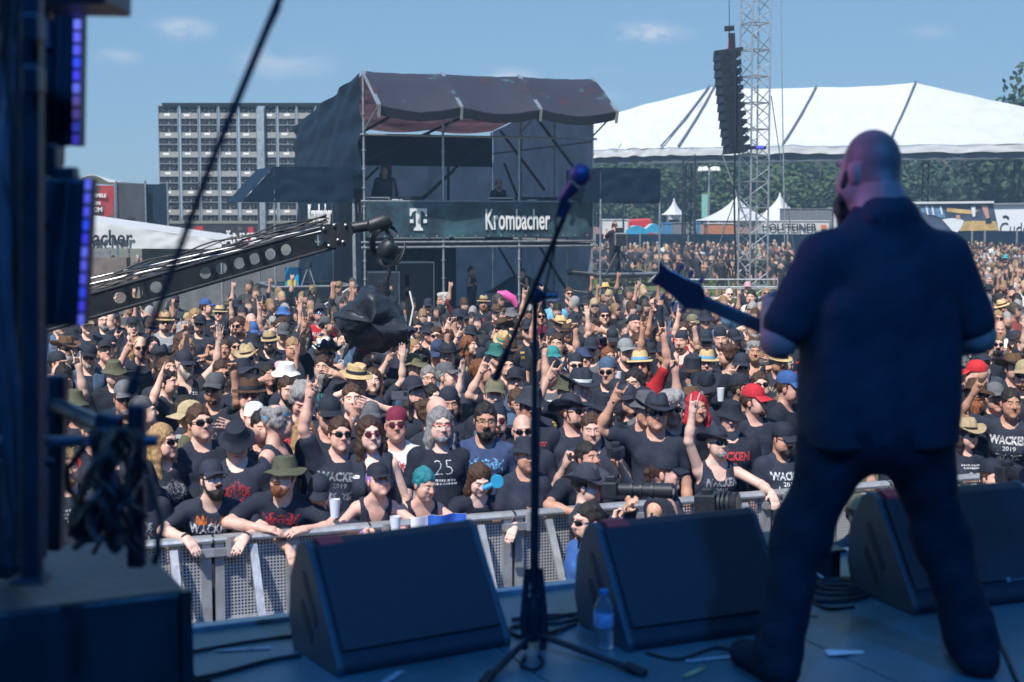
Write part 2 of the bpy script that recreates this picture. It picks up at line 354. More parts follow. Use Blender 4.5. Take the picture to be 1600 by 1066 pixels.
    tc = N(nt, 'ShaderNodeTexCoord'); nz = N(nt, 'ShaderNodeTexNoise', Scale=1.5, Detail=7.0, Roughness=.65); cr = N(nt, 'ShaderNodeValToRGB'); el = cr.color_ramp.elements
    el[0].position = .40; el[0].color = (.018, .028, .045, 1); el[1].position = .68; el[1].color = (.05, .13, .16, 1); L(tc.outputs['Object'], nz.inputs[0]); L(nz.outputs[0], cr.inputs[0])
    n3 = N(nt, 'ShaderNodeTexNoise', Scale=3.2, Detail=9.0, Roughness=.8); r3 = N(nt, 'ShaderNodeMapRange'); r3.inputs['From Min'].default_value = .62; r3.inputs['From Max'].default_value = .72; L(tc.outputs['Object'], n3.inputs[0]); L(n3.outputs[0], r3.inputs[0])
    mx = N(nt, 'ShaderNodeMixRGB'); mx.inputs['Color2'].default_value = (.22, .04, .03, 1); L(r3.outputs[0], mx.inputs['Fac']); L(cr.outputs[0], mx.inputs['Color1']); L(mx.outputs[0], b.inputs['Base Color'])
    W = MB(); W.sheet(lambda a, b: fo(.03+6.58*a, -.09-.02*noise.noise(Vector((a*14, b*4, 0))), 2.62+.96*b), 40, 6, .008); B = W.build('banner', BM, T, True)
    m = MB()
    for k in range(18): m.lathe([(0, .01), (.018, .006), (.018, 0)], fo(.15+.37*k, -.11, 2.66), 6, M=Matrix.Rotation(math.pi/2, 3, 'X'))
    tag(m.build('eyelets', M_steel2, B), kind='stuff')
    # the white T logo with its two squares
    m = MB(); c = fo(1.47, -.125, 3.12)
    def pl(pts): m.prism([c+FU*x+Vector((0, 0, z)) for x, z in pts], FV*.012)
    pl([(-.24, .29), (.24, .29), (.245, .08), (.205, .08), (.17, .18), (.07, .235), (.065, -.20), (.13, -.27), (.13, -.31), (-.13, -.31), (-.13, -.27), (-.065, -.20), (-.07, .235), (-.17, .18), (-.205, .08), (-.245, .08)])
    m.build('logo', M_wlet, B)
    for s in (-1, 1): m = MB(); m.box(c+FU*s*.19+Vector((0, 0, -.055)), (.10, .012, .10), zrot(TH)); m.build('logo_square', M_wlet, B)
    brand('Krombacher', .80, facing(fo(4.33, -.13, 3.08), TH), M_wlet, B, xs=.47)
    return T
tower()
def desk(loc, w, label, lit=True):
    D = thing('mixing_console', label, 'mixing desk', loc)
    P = Vector(loc)
    m = MB(); m.prism([P+zrot(TH) @ Vector(q) for q in ((-w/2, -.35, .0), (-w/2, -.35, .18), (-w/2, .2, .32), (-w/2, .3, 0))], FU*w); m.build('console', M_black, D)
    m = MB(); m.box(P+FV*-.38+Vector((0, 0, .22)), (w*1.02, .03, .44), zrot(TH)); m.build('case_lid', M_dark, D)
    m = MB(); m.box(P+FV*-.40+Vector((0, 0, .30)), (.28, .012, .13), zrot(TH)); m.build('label_plate', M_label, D)
    m = MB(); m.box(P+Vector((0, 0, -.3)), (w*.9, .5, .6), zrot(TH)); m.build('case', M_black, D)
desk(fo(1.05, .9, 3.25+.05), 1.5, 'mixing desk with raised lid at the left end of the upper tower deck')
desk(fo(5.0, .9, 3.25+.05), 2.0, 'wide mixing desk with raised lid right of the seated man with red headphones')
def rack(loc, label):
    D = thing('equipment_rack', label, 'equipment rack', loc); P = Vector(loc)
    m = MB()
    for s in (-1, 1):
        for t in (-1, 1): m.tube(P+FU*s*.38+FV*t*.2, P+FU*s*.38+FV*t*.2+Vector((0, 0, .42)), .016, 6)
    for z in (.02, .22, .42):
        m.beam(P+FU*-.38+FV*-.2+Vector((0, 0, z)), P+FU*.38+FV*-.2+Vector((0, 0, z)), .02, .03); 
    m.build('frame', M_steel2, D)
    m = MB(); m.box(P+Vector((0, 0, .1)), (.68, .34, .16), zrot(TH)); m.box(P+Vector((0, 0, .31)), (.68, .34, .14), zrot(TH)); m.build('amplifier', M_dark, D)
    m = MB(); m.box(P+Vector((0, 0, -.39)), (.7, .4, .76), zrot(TH)); m.build('case', M_black, D)
rack(fo(.35, .35, 3.3-.02), 'small silver-framed rack beside the left post on the upper deck')
rack(fo(3.95, .35, 3.28), 'small silver-framed rack in front of the man with red headphones')
def fcase(loc, size, label, mt=M_black):
    D = thing('flight_case', label, 'flight case', loc); P = Vector(loc); w, d, h = size; R3 = zrot(TH)
    m = MB(); m.box(P+Vector((0, 0, h/2)), (w-.02, d-.02, h-.02), R3); m.build('panel', mt, D)
    m = MB()
    for s in (-1, 1):
        for t in (-1, 1): m.beam(P+R3 @ Vector((s*w/2, t*d/2, 0)), P+R3 @ Vector((s*w/2, t*d/2, h)), .03, .03)
        m.beam(P+R3 @ Vector((-w/2, s*d/2, h)), P+R3 @ Vector((w/2, s*d/2, h)), .03, .03); m.beam(P+R3 @ Vector((s*w/2, -d/2, h)), P+R3 @ Vector((s*w/2, d/2, h)), .03, .03); m.beam(P+R3 @ Vector((-w/2, s*d/2, 0.015)), P+R3 @ Vector((w/2, s*d/2, .015)), .03, .03)
    m.build('edge_trim', M_steel2, D)
fcase(fo(1.75, 1.6, .15), (1.1, .8, 1.75), 'tall black rack case standing left of the black curtain'); fcase(fo(5.3, 2.2, .15), (1.4, .7, .55), 'low case under the blue sheet on the right')
D = MB(); D.sheet(lambda a, b: fo(4.3+1.9*a, 1.5+1.2*b, .95+.5*math.sin(math.pi*a)*math.sin(math.pi*b)+.05*noise.noise(Vector((a*6, b*6, 2)))), 14, 10, .02)
tag(D.build('blue_sheet', mat('dark_blue_sheet', (.02, .07, .16), .7, bump=.5), None, True), 'dark blue sheet thrown over gear on the lower tower level', 'sheet')
fcase(fo(.75, 1.2, .15), (.9, .6, 1.5), 'grey equipment case behind the hanging camera', M_grey)

# ---------------------------------------------------------------- side platforms with black awnings
def platform(name, label, o, w, d, zt, z0, z1, slant=0.):
    T = thing(name, label, 'camera platform', o); P = Vector(o); R3 = zrot(TH)
    def q(u, v, z): return P+R3 @ Vector((u, v, z))
    for u in (0, w):
        for v in (0, d):
            m = MB(); m.tube(q(u, v, 0), q(u, v, z0+.1), .028, 8); m.build('post', M_steel, T, True)
    for z in (zt-.55, zt):
        for a, b in (((-.1, 0), (w+.1, 0)), ((0, 0), (0, d)), ((w, 0), (w, d)), ((0, d), (w, d))):
            m = MB(); m.tube(q(a[0], a[1], z), q(b[0], b[1], z), .028, 8); m.build('ledger', M_steel, T, True)
    for a, b in (((.1, 0, .1), (w-.1, 0, zt-.05)), ((w-.1, d, .1), (.1, d, zt-.05))):
        m = MB(); m.tube(q(*a), q(*b), .030, 8); m.build('brace', M_steel, T, True)
    m = MB(); m.box(q(w/2, d/2, zt-.08), (w, d, .07), R3); m.box(q(w/2, -.02, zt-.30), (w, .03, .10), R3); m.build('deck', M_dark, T)
    def aw(a, b):   # front face then side
        return q(a*w, -.03-.04*noise.noise(Vector((a*5, b*5, w)))-.02*noise.noise(Vector((a*15, b*11, w))), z0+(z1-z0)*b)
    W = MB(); W.sheet(aw, 22, 10, .012); W.build('awning_front', M_blackf, T, True)
    W = MB(); W.sheet(lambda a, b: q(-.02-slant*(1-b)*1.0, a*d, z0+(z1-z0)*b), 8, 6, .012); W.build('awning_side', M_blackf, T, True)
    W = MB(); W.sheet(lambda a, b: q(w+.02, a*d, z0+(z1-z0)*b), 8, 6, .012); W.build('awning_side', M_blackf, T, True)
    if slant:
        W = MB(); W.prism([q(-slant, -.03, z0), q(-.005, -.03, z0), q(-.005, -.03, z1)], FV*.02); W.build('awning_wing', M_blackf, T)
    W = MB(); W.sheet(lambda a, b: q(a*w, b*d, z1+.01), 3, 3, .012); W.build('awning_roof', M_blackf, T, True)
    return T
def at2(px, py, Y): p = at(px, py, Y); return (p.x, p.y, 0)
platform('camera_platform', 'scaffold camera platform under a black awning right of the mixing tower', at2(938, 400, 38.6), 1.78, 2.4, 1.62, 3.56, 4.50)
platform('side_platform', 'scaffold side platform under a slanting black awning left of the mixing tower', at2(430, 400, 37.0), 2.1, 2.4, 1.35, 3.56, 4.48, .85)
def stray(name, label, cat, pts, r, mt): m = MB(); m.path(pts, r, 6); return tag(m.build(name, mt, None, True), label, cat)
stray('scaffold_tube', 'upright scaffold tube with orange mark left of the mixing tower', 'scaffold tube', [at(553, 320, 37.3), at(555, 420, 37.3), at(556, 500, 37.3)], .03, M_steel)

# ---------------------------------------------------------------- back of the big screen on its mast
def screen():
    Y = 62.; pm = F/Y; o = at(380, 346, Y); T = thing('led_wall', 'back of a big LED wall of grey cabinets with fan pairs and white labels', 'led wall', o)
    z0 = at(300, 346, Y).z; ch = .835; xs = [252.5, 287, 317, 347, 378]; xe = [284, 315, 346, 377, 407]; xs += [418, 438, 467.5, 497]; xe += [436, 466, 496, 526]
    X = lambda px: (px-800)/F*Y
    proto = {}
    FANM = mat('fan_grille', (.03, .032, .04), .5, nscale=40, namp=.6)
    for a, b in zip(xs, xe):
        w = X(b)-X(a)
        for r in range(6):
            z = z0+r*ch; key = round(w, 1); w0 = w
            if key not in proto:
                fr = MB()
                for zz in (0, .27, .835-.02): fr.box((w/2, 0, zz+.012), (w, .10, .028))
                for xx in (.02, w-.02): fr.box((xx, -.002, .42), (.04, .10, .80))
                fr.box((w/2, .06, .42), (w, .02, .83))
                pl = MB(); pl.box((w/2, -.01, .40), (w-.09, .05, .235))
                lb = MB(); lb.box((w*.38, -.04, .43), (.25, .012, .10))
                fans = []
                for zc in (.145, .67):
                    for xc in (.28, .72):
                        f = MB(); f.box((w*xc, .02, zc), (w*.36, .03, .20)); rr = min(w*.15, .085)
                        f.lathe([(rr*.25, .01), (rr*.7, .03), (rr, .025), (rr*1.08, 0)], (w*xc, .0, zc), 10, M=Matrix.Rotation(math.pi/2, 3, 'X')); fans.append(f.mesh('fan'))
                proto[key] = [fr.mesh('frame'), pl.mesh('plate'), lb.mesh('label'), fans]
                for me, mm in zip(proto[key][:3], (M_grey2, M_plate, M_label)): me.materials.append(mm)
                for me in fans: me.materials.append(FANM)
            fr, pl, lb, fans = proto[key]; L0 = Vector((X(a)+.0025*(z-z0)*0, Y, z))-Vector(o)
            c = link('cabinet', fr, T, L0); link('back_plate', pl, c)
            if random.random() < .85: link('label_sticker', lb, c, (random.uniform(-.02, .12), 0, random.uniform(-.015, .015)))
            for f in fans: link('fan', f, c)
    m = MB(); m.box((X(412.5), Y-.12, (z0+6*ch-.1)/2), (.30, .3, z0+6*ch-.1)); m.build('mast', M_steel2, T)
    m = MB(); m.box((X(390), Y+.1, z0+6*ch+.06), (X(530)-X(270), .5, .10)); m.build('top_beam', M_dark, T)
    m = MB(); m.box((X(390), Y+.1, z0-.35), (X(530)-X(255), .3, .5)); m.build('bottom_beam', M_dark, T)
    for px in (290, 500):
        m = MB(); m.tube((X(px), Y+.3, 0), (X(px), Y+.3, z0), .08, 6); m.build('leg', M_steel, T)
M_grey2 = mat('grey_frame_metal', (.26, .28, .31), .5, .3, 10, .2)
screen()

# ---------------------------------------------------------------- fences, stalls and awnings on the left
def panel(name, label, cat, x0, y0, x1, y1, Y, mt, posts=True, group=None, thick=.03):
    a = at(x0, y1, Y); b = at(x1, y0, Y); T = thing(name, label, cat, (a.x, Y, 0), group=group)
    W = MB(); W.sheet(lambda u, v: (a.x+(b.x-a.x)*u, Y+.03*noise.noise(Vector((u*4, v*3, x0))), a.z+(b.z-a.z)*v), 8, 6, thick); W.build('tarpaulin', mt, T, True)
    if posts:
        for x in (a.x, b.x):
            m = MB(); m.tube((x, Y-.06, 0), (x, Y-.06, b.z+.12), .04, 8); m.build('post', M_steel, T, True)
    return T
panel('fence_banner', 'charcoal fabric fence screen between two poles left of the LED wall', 'fence banner', 184, 287, 227.5, 362, 60, mat('charcoal_fabric', (.055, .058, .072), .8, nscale=1.5, namp=.35))
panel('fence_banner', 'narrow navy-black fence screen touching the LED wall', 'fence banner', 229.5, 288, 262, 362, 60.3, M_blackf)
RBn = panel('red_banner', 'red and charcoal banner with white lettering hanging on the far fence', 'banner', 125, 290, 180, 341, 59, mat('banner_dark_red', (.09, .05, .055), .7, nscale=.8, namp=.5, wear=((.36, .03, .035), .55, .50, .54)))
for s, y, sz in (('GEWINNSPIELE', 311, .21), ('N VON', 323, .21), ('TOOM', 333, .28)):
    x1 = {311: 166, 323: 157, 333: 160}[y]; text_obj(s, sz, facing(at(x1, y-5, 58.9)-Vector((0, 0, 0)), 0), M_wlet, RBn, .85, .006, .01, align='RIGHT')
def left_awning():
    Y = 46.; T = thing('beer_stall', 'white-roofed drinks stall with black lettering on its long valance', 'stall', at2(240, 400, Y))
    def av(u, v):
        px = 60+(346-60)*u; top = 334+(375-334)*u; bot = 387.5+2*u; p = at(px, bot+(top-bot)*v, Y); p.y += .05*noise.noise(Vector((u*16, v*3, 1)))+.03*math.sin(u*50)*noise.noise(Vector((u*5, 0, 2))); return p
    W = MB(); W.sheet(av, 50, 6, .02); W.build('valance', M_white, T, True)
    W = MB(); W.sheet(lambda u, v: av(u, 1)+Vector((-.2*v, 3.2*v, .10*v)), 30, 4, .02); W.build('roof', M_white, T, True)
    brand('Krombacher', .72, facing(at(136, 373, Y-.12), 0), M_ink, T, xs=.80)
    for px in (200, 345, 130):
        m = MB(); p = at(px, 388, Y); m.tube((p.x, Y+.1, 0), (p.x, Y+.1, p.z), .035, 6); m.build('post', M_steel, T)
    m = MB(); a = at(222, 388, Y+.6); b = at(350, 470, Y+.6); m.box(((a.x+b.x)/2, Y+.6, (a.z+0)/2), (b.x-a.x, .05, a.z)); m.build('back_panel', mat('stall_panel', (.14, .145, .15), .7, nscale=3, namp=.3), T)
    a = at(150, 412, Y-.4); m = MB(); m.box((a.x+.3, Y-.4, a.z/2+.1), (1.5, .5, a.z+.2)); m.build('counter', mat('stall_counter', (.16, .13, .12), .7, nscale=3, namp=.3), T)
    m = MB(); a = at(158, 400, Y-.5); m.box(a, (.62, .06, .36)); m.build('screen', M_grey, T, bevel=.01)
    m = MB(); m.tube(a-Vector((0, -.02, .4)), a-Vector((0, -.02, .15)), .03, 6); m.build('screen_stand', M_dark, T)
left_awning()
W = MB()
for k in range(1): W.sheet(lambda u, v: at(118+66*u, 284-11*math.sin(math.pi*min(u*1.3, 1))*(1-v)+0*v, 70)+Vector((0, 6*v*(1 if v else 0), -.0)), 10, 3, .03)
tag(W.build('tent_roof_peak', M_white, None, True), 'white tent roof peak showing above the red banner', 'tent')
def getr():
    Y = 57.; T = thing('drinks_sign', 'dark sign board with white lettering and red blocks under the LED wall', 'sign', at2(340, 400, Y))
    a = at(262, 388, Y); b = at(405, 353, Y); m = MB(); m.box(((a.x+b.x)/2, Y, (a.z+b.z)/2), (b.x-a.x, .1, b.z-a.z)); m.build('board', mat('sign_board', (.03, .03, .04), .6, nscale=3, namp=.5, wear=((.25, .2, .18), 2.5, .6, .68)), T)
    text_obj('GETRÄNKE', .62, facing(at(352, 374, Y-.08), 0), M_wlet, T, .80, .02, .01)
    for x0, x1, y0, y1 in ((306, 317, 353, 366), (388, 396, 355, 386), (302, 307, 356, 380)):
        a = at(x0, y1, Y-.07); b = at(x1, y0, Y-.07); m = MB(); m.box(((a.x+b.x)/2, Y-.07, (a.z+b.z)/2), (b.x-a.x, .03, b.z-a.z)); m.build('red_block', M_red, T)
    for px in (268, 400): m = MB(); p = at(px, 380, Y+.1); m.tube((p.x, Y+.1, 0), (p.x, Y+.1, p.z), .05, 6); m.build('post', M_steel, T)
getr()
panel('fence_banner', 'grey scrim fence behind the side platform', 'fence banner', 330, 392, 470, 470, 52, mat('grey_scrim', (.13, .135, .15), .8, nscale=2, namp=.3))

# ---------------------------------------------------------------- the big white roof on the right
def big_tent():
    T = thing('stage_tent', 'huge white tent roof with seams and dark underside on the right', 'tent', at2(1270, 335, 84))
    top = [(880, 203, 84), (1000, 166, 86), (1112, 137, 88), (1275, 137, 88), (1430, 130, 88), (1600, 168, 88), (1790, 214, 88)]
    eav = [(880, 236, 80), (965, 234, 80), (1046, 231, 80), (1222, 228.5, 80), (1387, 227, 80), (1600, 226, 80), (1790, 226, 80)]
    A = [at(*p) for p in top]; B = [at(*p) for p in eav]
    for i in range(6):
        def f(u, v, i=i):
            p = A[i].lerp(A[i+1], u).lerp(B[i].lerp(B[i+1], u), v); s = math.sin(math.pi*u)*(.20 if i not in (1, 0, 4) else .05)
            return p+Vector((0, .25*s*math.sin(math.pi*v), -s*(.5-.3*v)-.12*math.sin(math.pi*v)))+Vector((0, -.05, .03))*noise.noise(Vector((u*5+i*3, v*5, 0)))*(1+2*v)+Vector((0, -.03, .02))*noise.noise(Vector((u*16+i*3, v*9, 2)))*v
        W = MB(); W.sheet(f, 28, 16, .03); W.build('roof_panel', M_white, T, True)
        def g2(u, v, i=i):
            p = f(u, 1); return p+Vector((0, -.05+.08*noise.noise(Vector((u*11+i*7, v*2, 5))), -.38*v-.05*abs(math.sin(u*9))))
        W = MB(); W.sheet(g2, 20, 3, .02); W.build('valance', M_white, T, True)
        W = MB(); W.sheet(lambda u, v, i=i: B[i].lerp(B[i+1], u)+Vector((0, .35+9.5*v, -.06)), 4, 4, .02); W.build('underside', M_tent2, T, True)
    for i in (2, 3, 4):
        m = MB()
        for dx in ((-.16, .16) if i == 2 else (0,)): m.path([A[i].lerp(B[i], t)+Vector((dx*(1+2*t) if i == 2 else 0, -.12, .10-.12*math.sin(math.pi*t))) for t in [k/10 for k in range(11)]], .055, 6)
        m.build('roof_cable', M_dcable, T, True)
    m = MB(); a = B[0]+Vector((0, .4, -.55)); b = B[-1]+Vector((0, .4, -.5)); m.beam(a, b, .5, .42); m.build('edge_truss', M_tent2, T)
    for px in (1076, 1398, 1447, 1590):
        p = at(px, 240, 86); c = MB()
        for s in (-.17, .17): c.tube((p.x+s, 86, 0), (p.x+s, 86, p.z+.4), .05, 6)
        k = 0; z = .2
        while z < p.z: c.tube((p.x-.17*(1 if k % 2 else -1), 86, z), (p.x+.17*(1 if k % 2 else -1), 86, z+.5), .03, 5); z += .5; k += 1
        c.build('mast', M_dark, T)
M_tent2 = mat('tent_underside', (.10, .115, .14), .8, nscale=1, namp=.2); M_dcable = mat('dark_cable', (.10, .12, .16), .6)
big_tent()

# ---------------------------------------------------------------- truss tower, line array, guy lines
def truss():
    Y = 46.; b0 = at(1176, 440, Y); t0 = at(1181, 0, Y); T = thing('truss_tower', 'tall square aluminium truss tower rising out of the picture', 'truss tower', (b0.x, Y, 0))
    R3 = zrot(R_(24)); h = .34
    def c(i, z):
        s = [(-1, -1), (1, -1), (1, 1), (-1, 1)][i]; k = (z-b0.z)/(t0.z-b0.z); x = b0.x+(t0.x-b0.x)*k
        return Vector((x, Y, z))+R3 @ Vector((s[0]*h, s[1]*h, 0))
    for i in range(4):
        m = MB(); m.tube(c(i, 0), c(i, 13.5), .032, 8); m.build('chord', M_steel2, T, True)
    z = .1; k = 0
    while z < 13.2:
        for i in range(4):
            j = (i+1) % 4; m = MB(); m.tube(c(i, z), c(j, z), .02, 6); m.build('rung', M_steel2, T, True)
            m = MB(); a, b = (i, j) if k % 2 else (j, i); m.tube(c(a, z), c(b, z+.42), .017, 6); m.tube(c(b, z+.42), c(a, z+.84), .017, 6); m.build('brace', M_steel2, T, True)
        z += .84; k += 1
    p = at(1176, 231, Y-.5); m = MB(); m.box(p, (.85, .12, .10)); m.build('work_light_bar', M_dark, T); m = MB(); m.box(p+Vector((.22, -.08, .02)), (.22, .05, .08)); m.build('blue_lamp', emis('blue_lamp', (.05, .06, .8), 1.2), T)
    return T
truss()
def line_array():
    Y = 45.5; ppm = F/Y; top = at(1138, 82, Y); T = thing('line_array', 'hanging black line array of stacked loudspeakers beside the truss tower', 'loudspeaker array', top)
    n = 12
    cab = MB(); W, H_, D_ = .76, .265, .5
    cab.prism([(-W/2, -D_/2, -H_/2), (-W/2+.04, -D_/2-.02, H_/2), (W/2-.22, -D_/2, H_/2), (W/2-.02, -D_/2, H_/2-.04), (W/2, -D_/2, .0), (W/2-.18, -D_/2, -H_/2)], (0, D_, 0))
    cm = cab.mesh('cab'); cm.materials.append(M_lab)
    horn = MB(); horn.box((W/2-.09, -D_/2-.02, .04), (.14, .04, .15)); hm = horn.mesh('horn'); hm.materials.append(M_dark)
    hd = MB(); hd.path([(-.22, -.27, -.06), (-.2, -.33, -.02), (-.05, -.33, .02), (-.03, -.27, .05)], .012, 5); hdm = hd.mesh('handle'); hdm.materials.append(M_dark)
    for i in range(n):
        px = 1132.5+.75*i+.055*i*i; py = 88+13.2*i; p = at(px+3, py, Y); a = R_(2+.5*i+.04*i*i)
        o = link('speaker_cabinet', cm, T); o.matrix_local = Matrix.Translation(p-Vector(top)) @ Matrix.Rotation(a*-.0+R_(-5), 4, 'Y') @ Matrix.Rotation(R_(18), 4, 'Z')
        link('horn', hm, o); link('handle', hdm, o)
    m = MB(); q = at(1137, 80, Y); m.beam(q+Vector((-.42, 0, -.05)), q+Vector((.46, 0, .07)), .4, .09); m.build('fly_frame', M_dark, T)
    m = MB(); m.beam(at(1144, 78, Y), at(1143, 52, Y), .20, .20); m.beam(at(1132, 45, Y), at(1147, 44, Y), .16, .16); m.build('hoist', M_dark, T, bevel=.02)
    m = MB(); m.tube(at(1138, 78, Y), at(1140, 40, Y), .02, 5); m.build('red_sling', M_red, T); m = MB(); m.tube(at(1139.5, 42, Y), at(1139, -60, Y), .012, 5); m.build('chain', M_dark, T)
    m = MB(); m.path([at(1148, 95, Y-.4), at(1149, 150, Y-.4), at(1149, 210, Y-.4), at(1147, 300, Y-.3), at(1150, 440, Y)], .03, 6); m.build('cable_loom', M_rubber, T)
M_lab = mat('speaker_black', (.020, .024, .034), .45, nscale=8, namp=.3)
line_array()
for i, (x0, y0, x1, y1, r, Y, lab) in enumerate([(1128, 240, 1168, 350, .022, 45.6, 'taut grey strap from the line array foot to the truss'), (1220, -10, 1226, 380, .018, 45, 'long vertical steel cable right of the truss tower'), (1205, 150, 1245, 420, .015, 46.5, 'slanting guy rope right of the truss tower'),
                                               (1152, 300, 1105, 435, .018, 47, 'slanting guy rope left of the truss tower')]):
    stray('guy_line', lab, 'guy line', [at(x0, y0, Y), at((x0+x1)/2, (y0+y1)/2, Y)+Vector((0, 0, -.02)), at(x1, y1, Y)], r, M_steel2 if i < 2 else M_dcable)
def lattice():
    Y = 70.; T = thing('lattice_mast', 'dark lattice mast standing behind the camera platform awning', 'mast', at2(1077, 380, Y)); c = MB()
    p = at(1077, 245, Y)
    for s in (-.3, .3): c.tube((p.x+s, Y, 0), (p.x+s, Y, p.z), .05, 6)
    c.build('chords', M_dark, T); k = 0; z = .2; c = MB()
    while z < p.z: c.tube((p.x-.3*(1 if k % 2 else -1), Y, z), (p.x+.3*(1 if k % 2 else -1), Y, z+.6), .03, 5); z += .6; k += 1
    c.build('lacing', M_dark, T)
lattice()
def lightmast():
    Y = 116.; p = at(1108, 264, Y); T = thing('floodlight_mast', 'tall thin mast with a round cluster of floodlights before the trees', 'light mast', (p.x, Y, 0))
    m = MB(); m.tube((p.x, Y, 0), (p.x, Y, p.z), .11, 8, .07); m.build('pole', M_steel2, T, True)
    m = MB(); m.lathe([(.5, -.05), (.62, 0), (.5, .06)], (p.x, Y, p.z-.1), 12); m.build('ring', M_steel, T)
    for k in range(6):
        a = k*1.05; m = MB(); c = Vector((p.x+math.cos(a)*.7, Y+math.sin(a)*.7, p.z)); m.lathe([(0, .2), (.15, .15), (.26, -.15), (.22, -.2)], c, 8); m.build('floodlight', M_label, T)
    b = at(1106, 320, Y); m = MB(); m.box((p.x-.35, Y-.2, (at(0, 322, Y)).z), (.5, .04, 1.9)); m.build('green_banner', mat('pale_green', (.2, .45, .38), .6), T)
lightmast()
def pagoda(px, peak, base, w, Y, label):
    c = at(px, base, Y); tz = at(px, peak, Y).z; hw = w/2/F*Y; T = thing('pagoda_tent', label, 'tent', (c.x, Y, 0), group='white pointed tents before the trees')
    def f(u, v):
        a = 2*math.pi*u; q = max(abs(math.cos(a)), abs(math.sin(a))); r = hw*(v**1.6)/q*.99+.02
        return (c.x+math.cos(a+math.pi/4)*r*1., Y+math.sin(a+math.pi/4)*r, c.z+(tz-c.z)*(1-v)**1.25)
    W = MB(); W.sheet(f, 24, 10, .02); W.build('roof', M_white, T, True)
    for s in (-1, 1):
        for t in (-1, 1): m = MB(); m.tube((c.x+s*hw*.7, Y+t*hw*.7, 0), (c.x+s*hw*.7, Y+t*hw*.7, c.z), .06, 6); m.build('post', M_steel, T)
    W = MB()
    for t in (-1, 1): W.box((c.x, Y+t*hw*.7, c.z-.15), (hw*1.4, .03, .4))
    W.build('valance', M_white, T)
pagoda(1150, 303, 345, 92, 108, 'white pointed tent behind the truss tower'); pagoda(1218, 301, 345, 74, 108, 'white pointed tent right of the truss tower, above the stall sign'); pagoda(1053, 310, 336, 28, 110, 'small white pointed tent just right of the camera platform')
def blockthing(name, label, cat, x0, y0, x1, y1, Y, mt, dep=2., roof=None, det=True):
    a = at(x0, y1, Y); b = at(x1, y0, Y); T = thing(name, label, cat, ((a.x+b.x)/2, Y, 0)); m = MB()
    m.box(((a.x+b.x)/2, Y+dep/2, b.z/2), (b.x-a.x, dep, b.z)); m.build('body', mt, T, bevel=.04)
    m = MB(); m.box(((a.x+b.x)/2, Y+dep/2, b.z+.03), (b.x-a.x+.12, dep+.12, .06)); m.build('roof', roof or mt, T)
    if det:
        n = max(2, int((b.x-a.x)/.9))
        for k in range(n+1): m = MB(); m.box((a.x+(b.x-a.x)*k/n, Y-.02, b.z/2), (.05, .05, b.z)); m.build('rib', M_grey2, T)
    return T
blockthing('site_container', 'blue site container behind the camera platform', 'container', 1035, 350, 1050, 366, 100, M_blue); blockthing('site_container', 'wide grey site container between the blue ones', 'container', 1050.5, 349, 1084, 366, 100, M_grey)
blockthing('site_container', 'blue site container right of the wide grey one', 'container', 1084.5, 349, 1094, 366, 100.5, M_blue)
blockthing('bar_counter_stall', 'low stall clad in orange boards before the pointed tents', 'stall', 1106, 350, 1150, 366, 99, M_wood, roof=M_white)
blockthing('white_trailer', 'long white trailer behind the cameraman', 'trailer', 940, 344, 982, 372, 98, M_white); blockthing('grey_cabin', 'dark grey cabin above the stall sign', 'cabin', 1226, 327, 1300, 352, 104, M_grey); blockthing('white_cabin', 'white cabin right of the dark grey cabin', 'cabin', 1302, 326, 1322, 352, 104, M_white)
def sstall():
    T = blockthing('beer_stall', 'beer stall with white sign band and dark lettering left of the guitarist', 'stall', 1190, 346, 1296, 363, 98, M_white, roof=M_white, det=False)
    text_obj('HOLSTEINER', .66, facing(at(1233, 355.5, 97.85), 0), M_ink, T, 1.0, .014, .01); m = MB(); a = at(1287, 355, 97.9); m.box(a, (.35, .03, .3)); m.build('orange_mark', mat('orange_print', (.7, .15, .05), .6), T)
sstall()
def parasol_boat(px, py, w, Y, label):
    c = at(px, py, Y); hw = w/2/F*Y; T = thing('market_awning', label, 'awning', (c.x, Y, 0)); W = MB()
    W.sheet(lambda u, v: (c.x-hw+2*hw*u, Y+2*v, c.z-.2+.35*math.sin(math.pi*u)), 12, 2, .03); W.build('cover', M_white, T, True)
    W = MB(); W.sheet(lambda u, v: (c.x-hw+2*hw*u, Y-.05, c.z-.5+.3*v+.35*math.sin(math.pi*u)*v), 12, 2, .02); W.build('edge', M_cyan, T, True)
    for s in (-1, 1): m = MB(); m.tube((c.x+s*hw*.95, Y+.1, 0), (c.x+s*hw*.95, Y+.1, c.z-.2), .04, 6); m.build('post', M_steel, T)
parasol_boat(995, 356, 34, 98, 'low white awning with blue edge behind the camera platform'); parasol_boat(1022, 353, 24, 99, 'second low white awning with blue edge, nearer the blue container')
def car(px, py, Y, col, label):
    c = at(px, py, Y); T = thing('parked_car', label, 'car', (c.x, Y, 0)); m = MB(); P = Vector((c.x, Y, 0))
    k = .62+.9
    m.prism([P+Vector(q) for q in ((-2, -.8, .35), (-2, -.8, .8), (-1.4, -.8, .95), (1.2, -.8, .98), (2, -.8, .85), (2.05, -.8, .35))], (0, 1.6, 0)); m.build('body', col, T, bevel=.08)
    m = MB(); m.prism([P+Vector(q) for q in ((-1.2, -.72, .95), (-.7, -.72, 1.45), (.7, -.72, 1.48), (1.3, -.72, .97))], (0, 1.44, 0)); m.build('cabin', M_dark, T, bevel=.06)
    for s in (-1.25, 1.25):
        for t in (-.8, .8): m = MB(); m.lathe([(0, -.1), (.32, -.1), (.32, .1), (0, .1)], P+Vector((s, t, .32)), 12, M=Matrix.Rotation(math.pi/2, 3, 'X')); m.build('wheel', M_rubber, T)
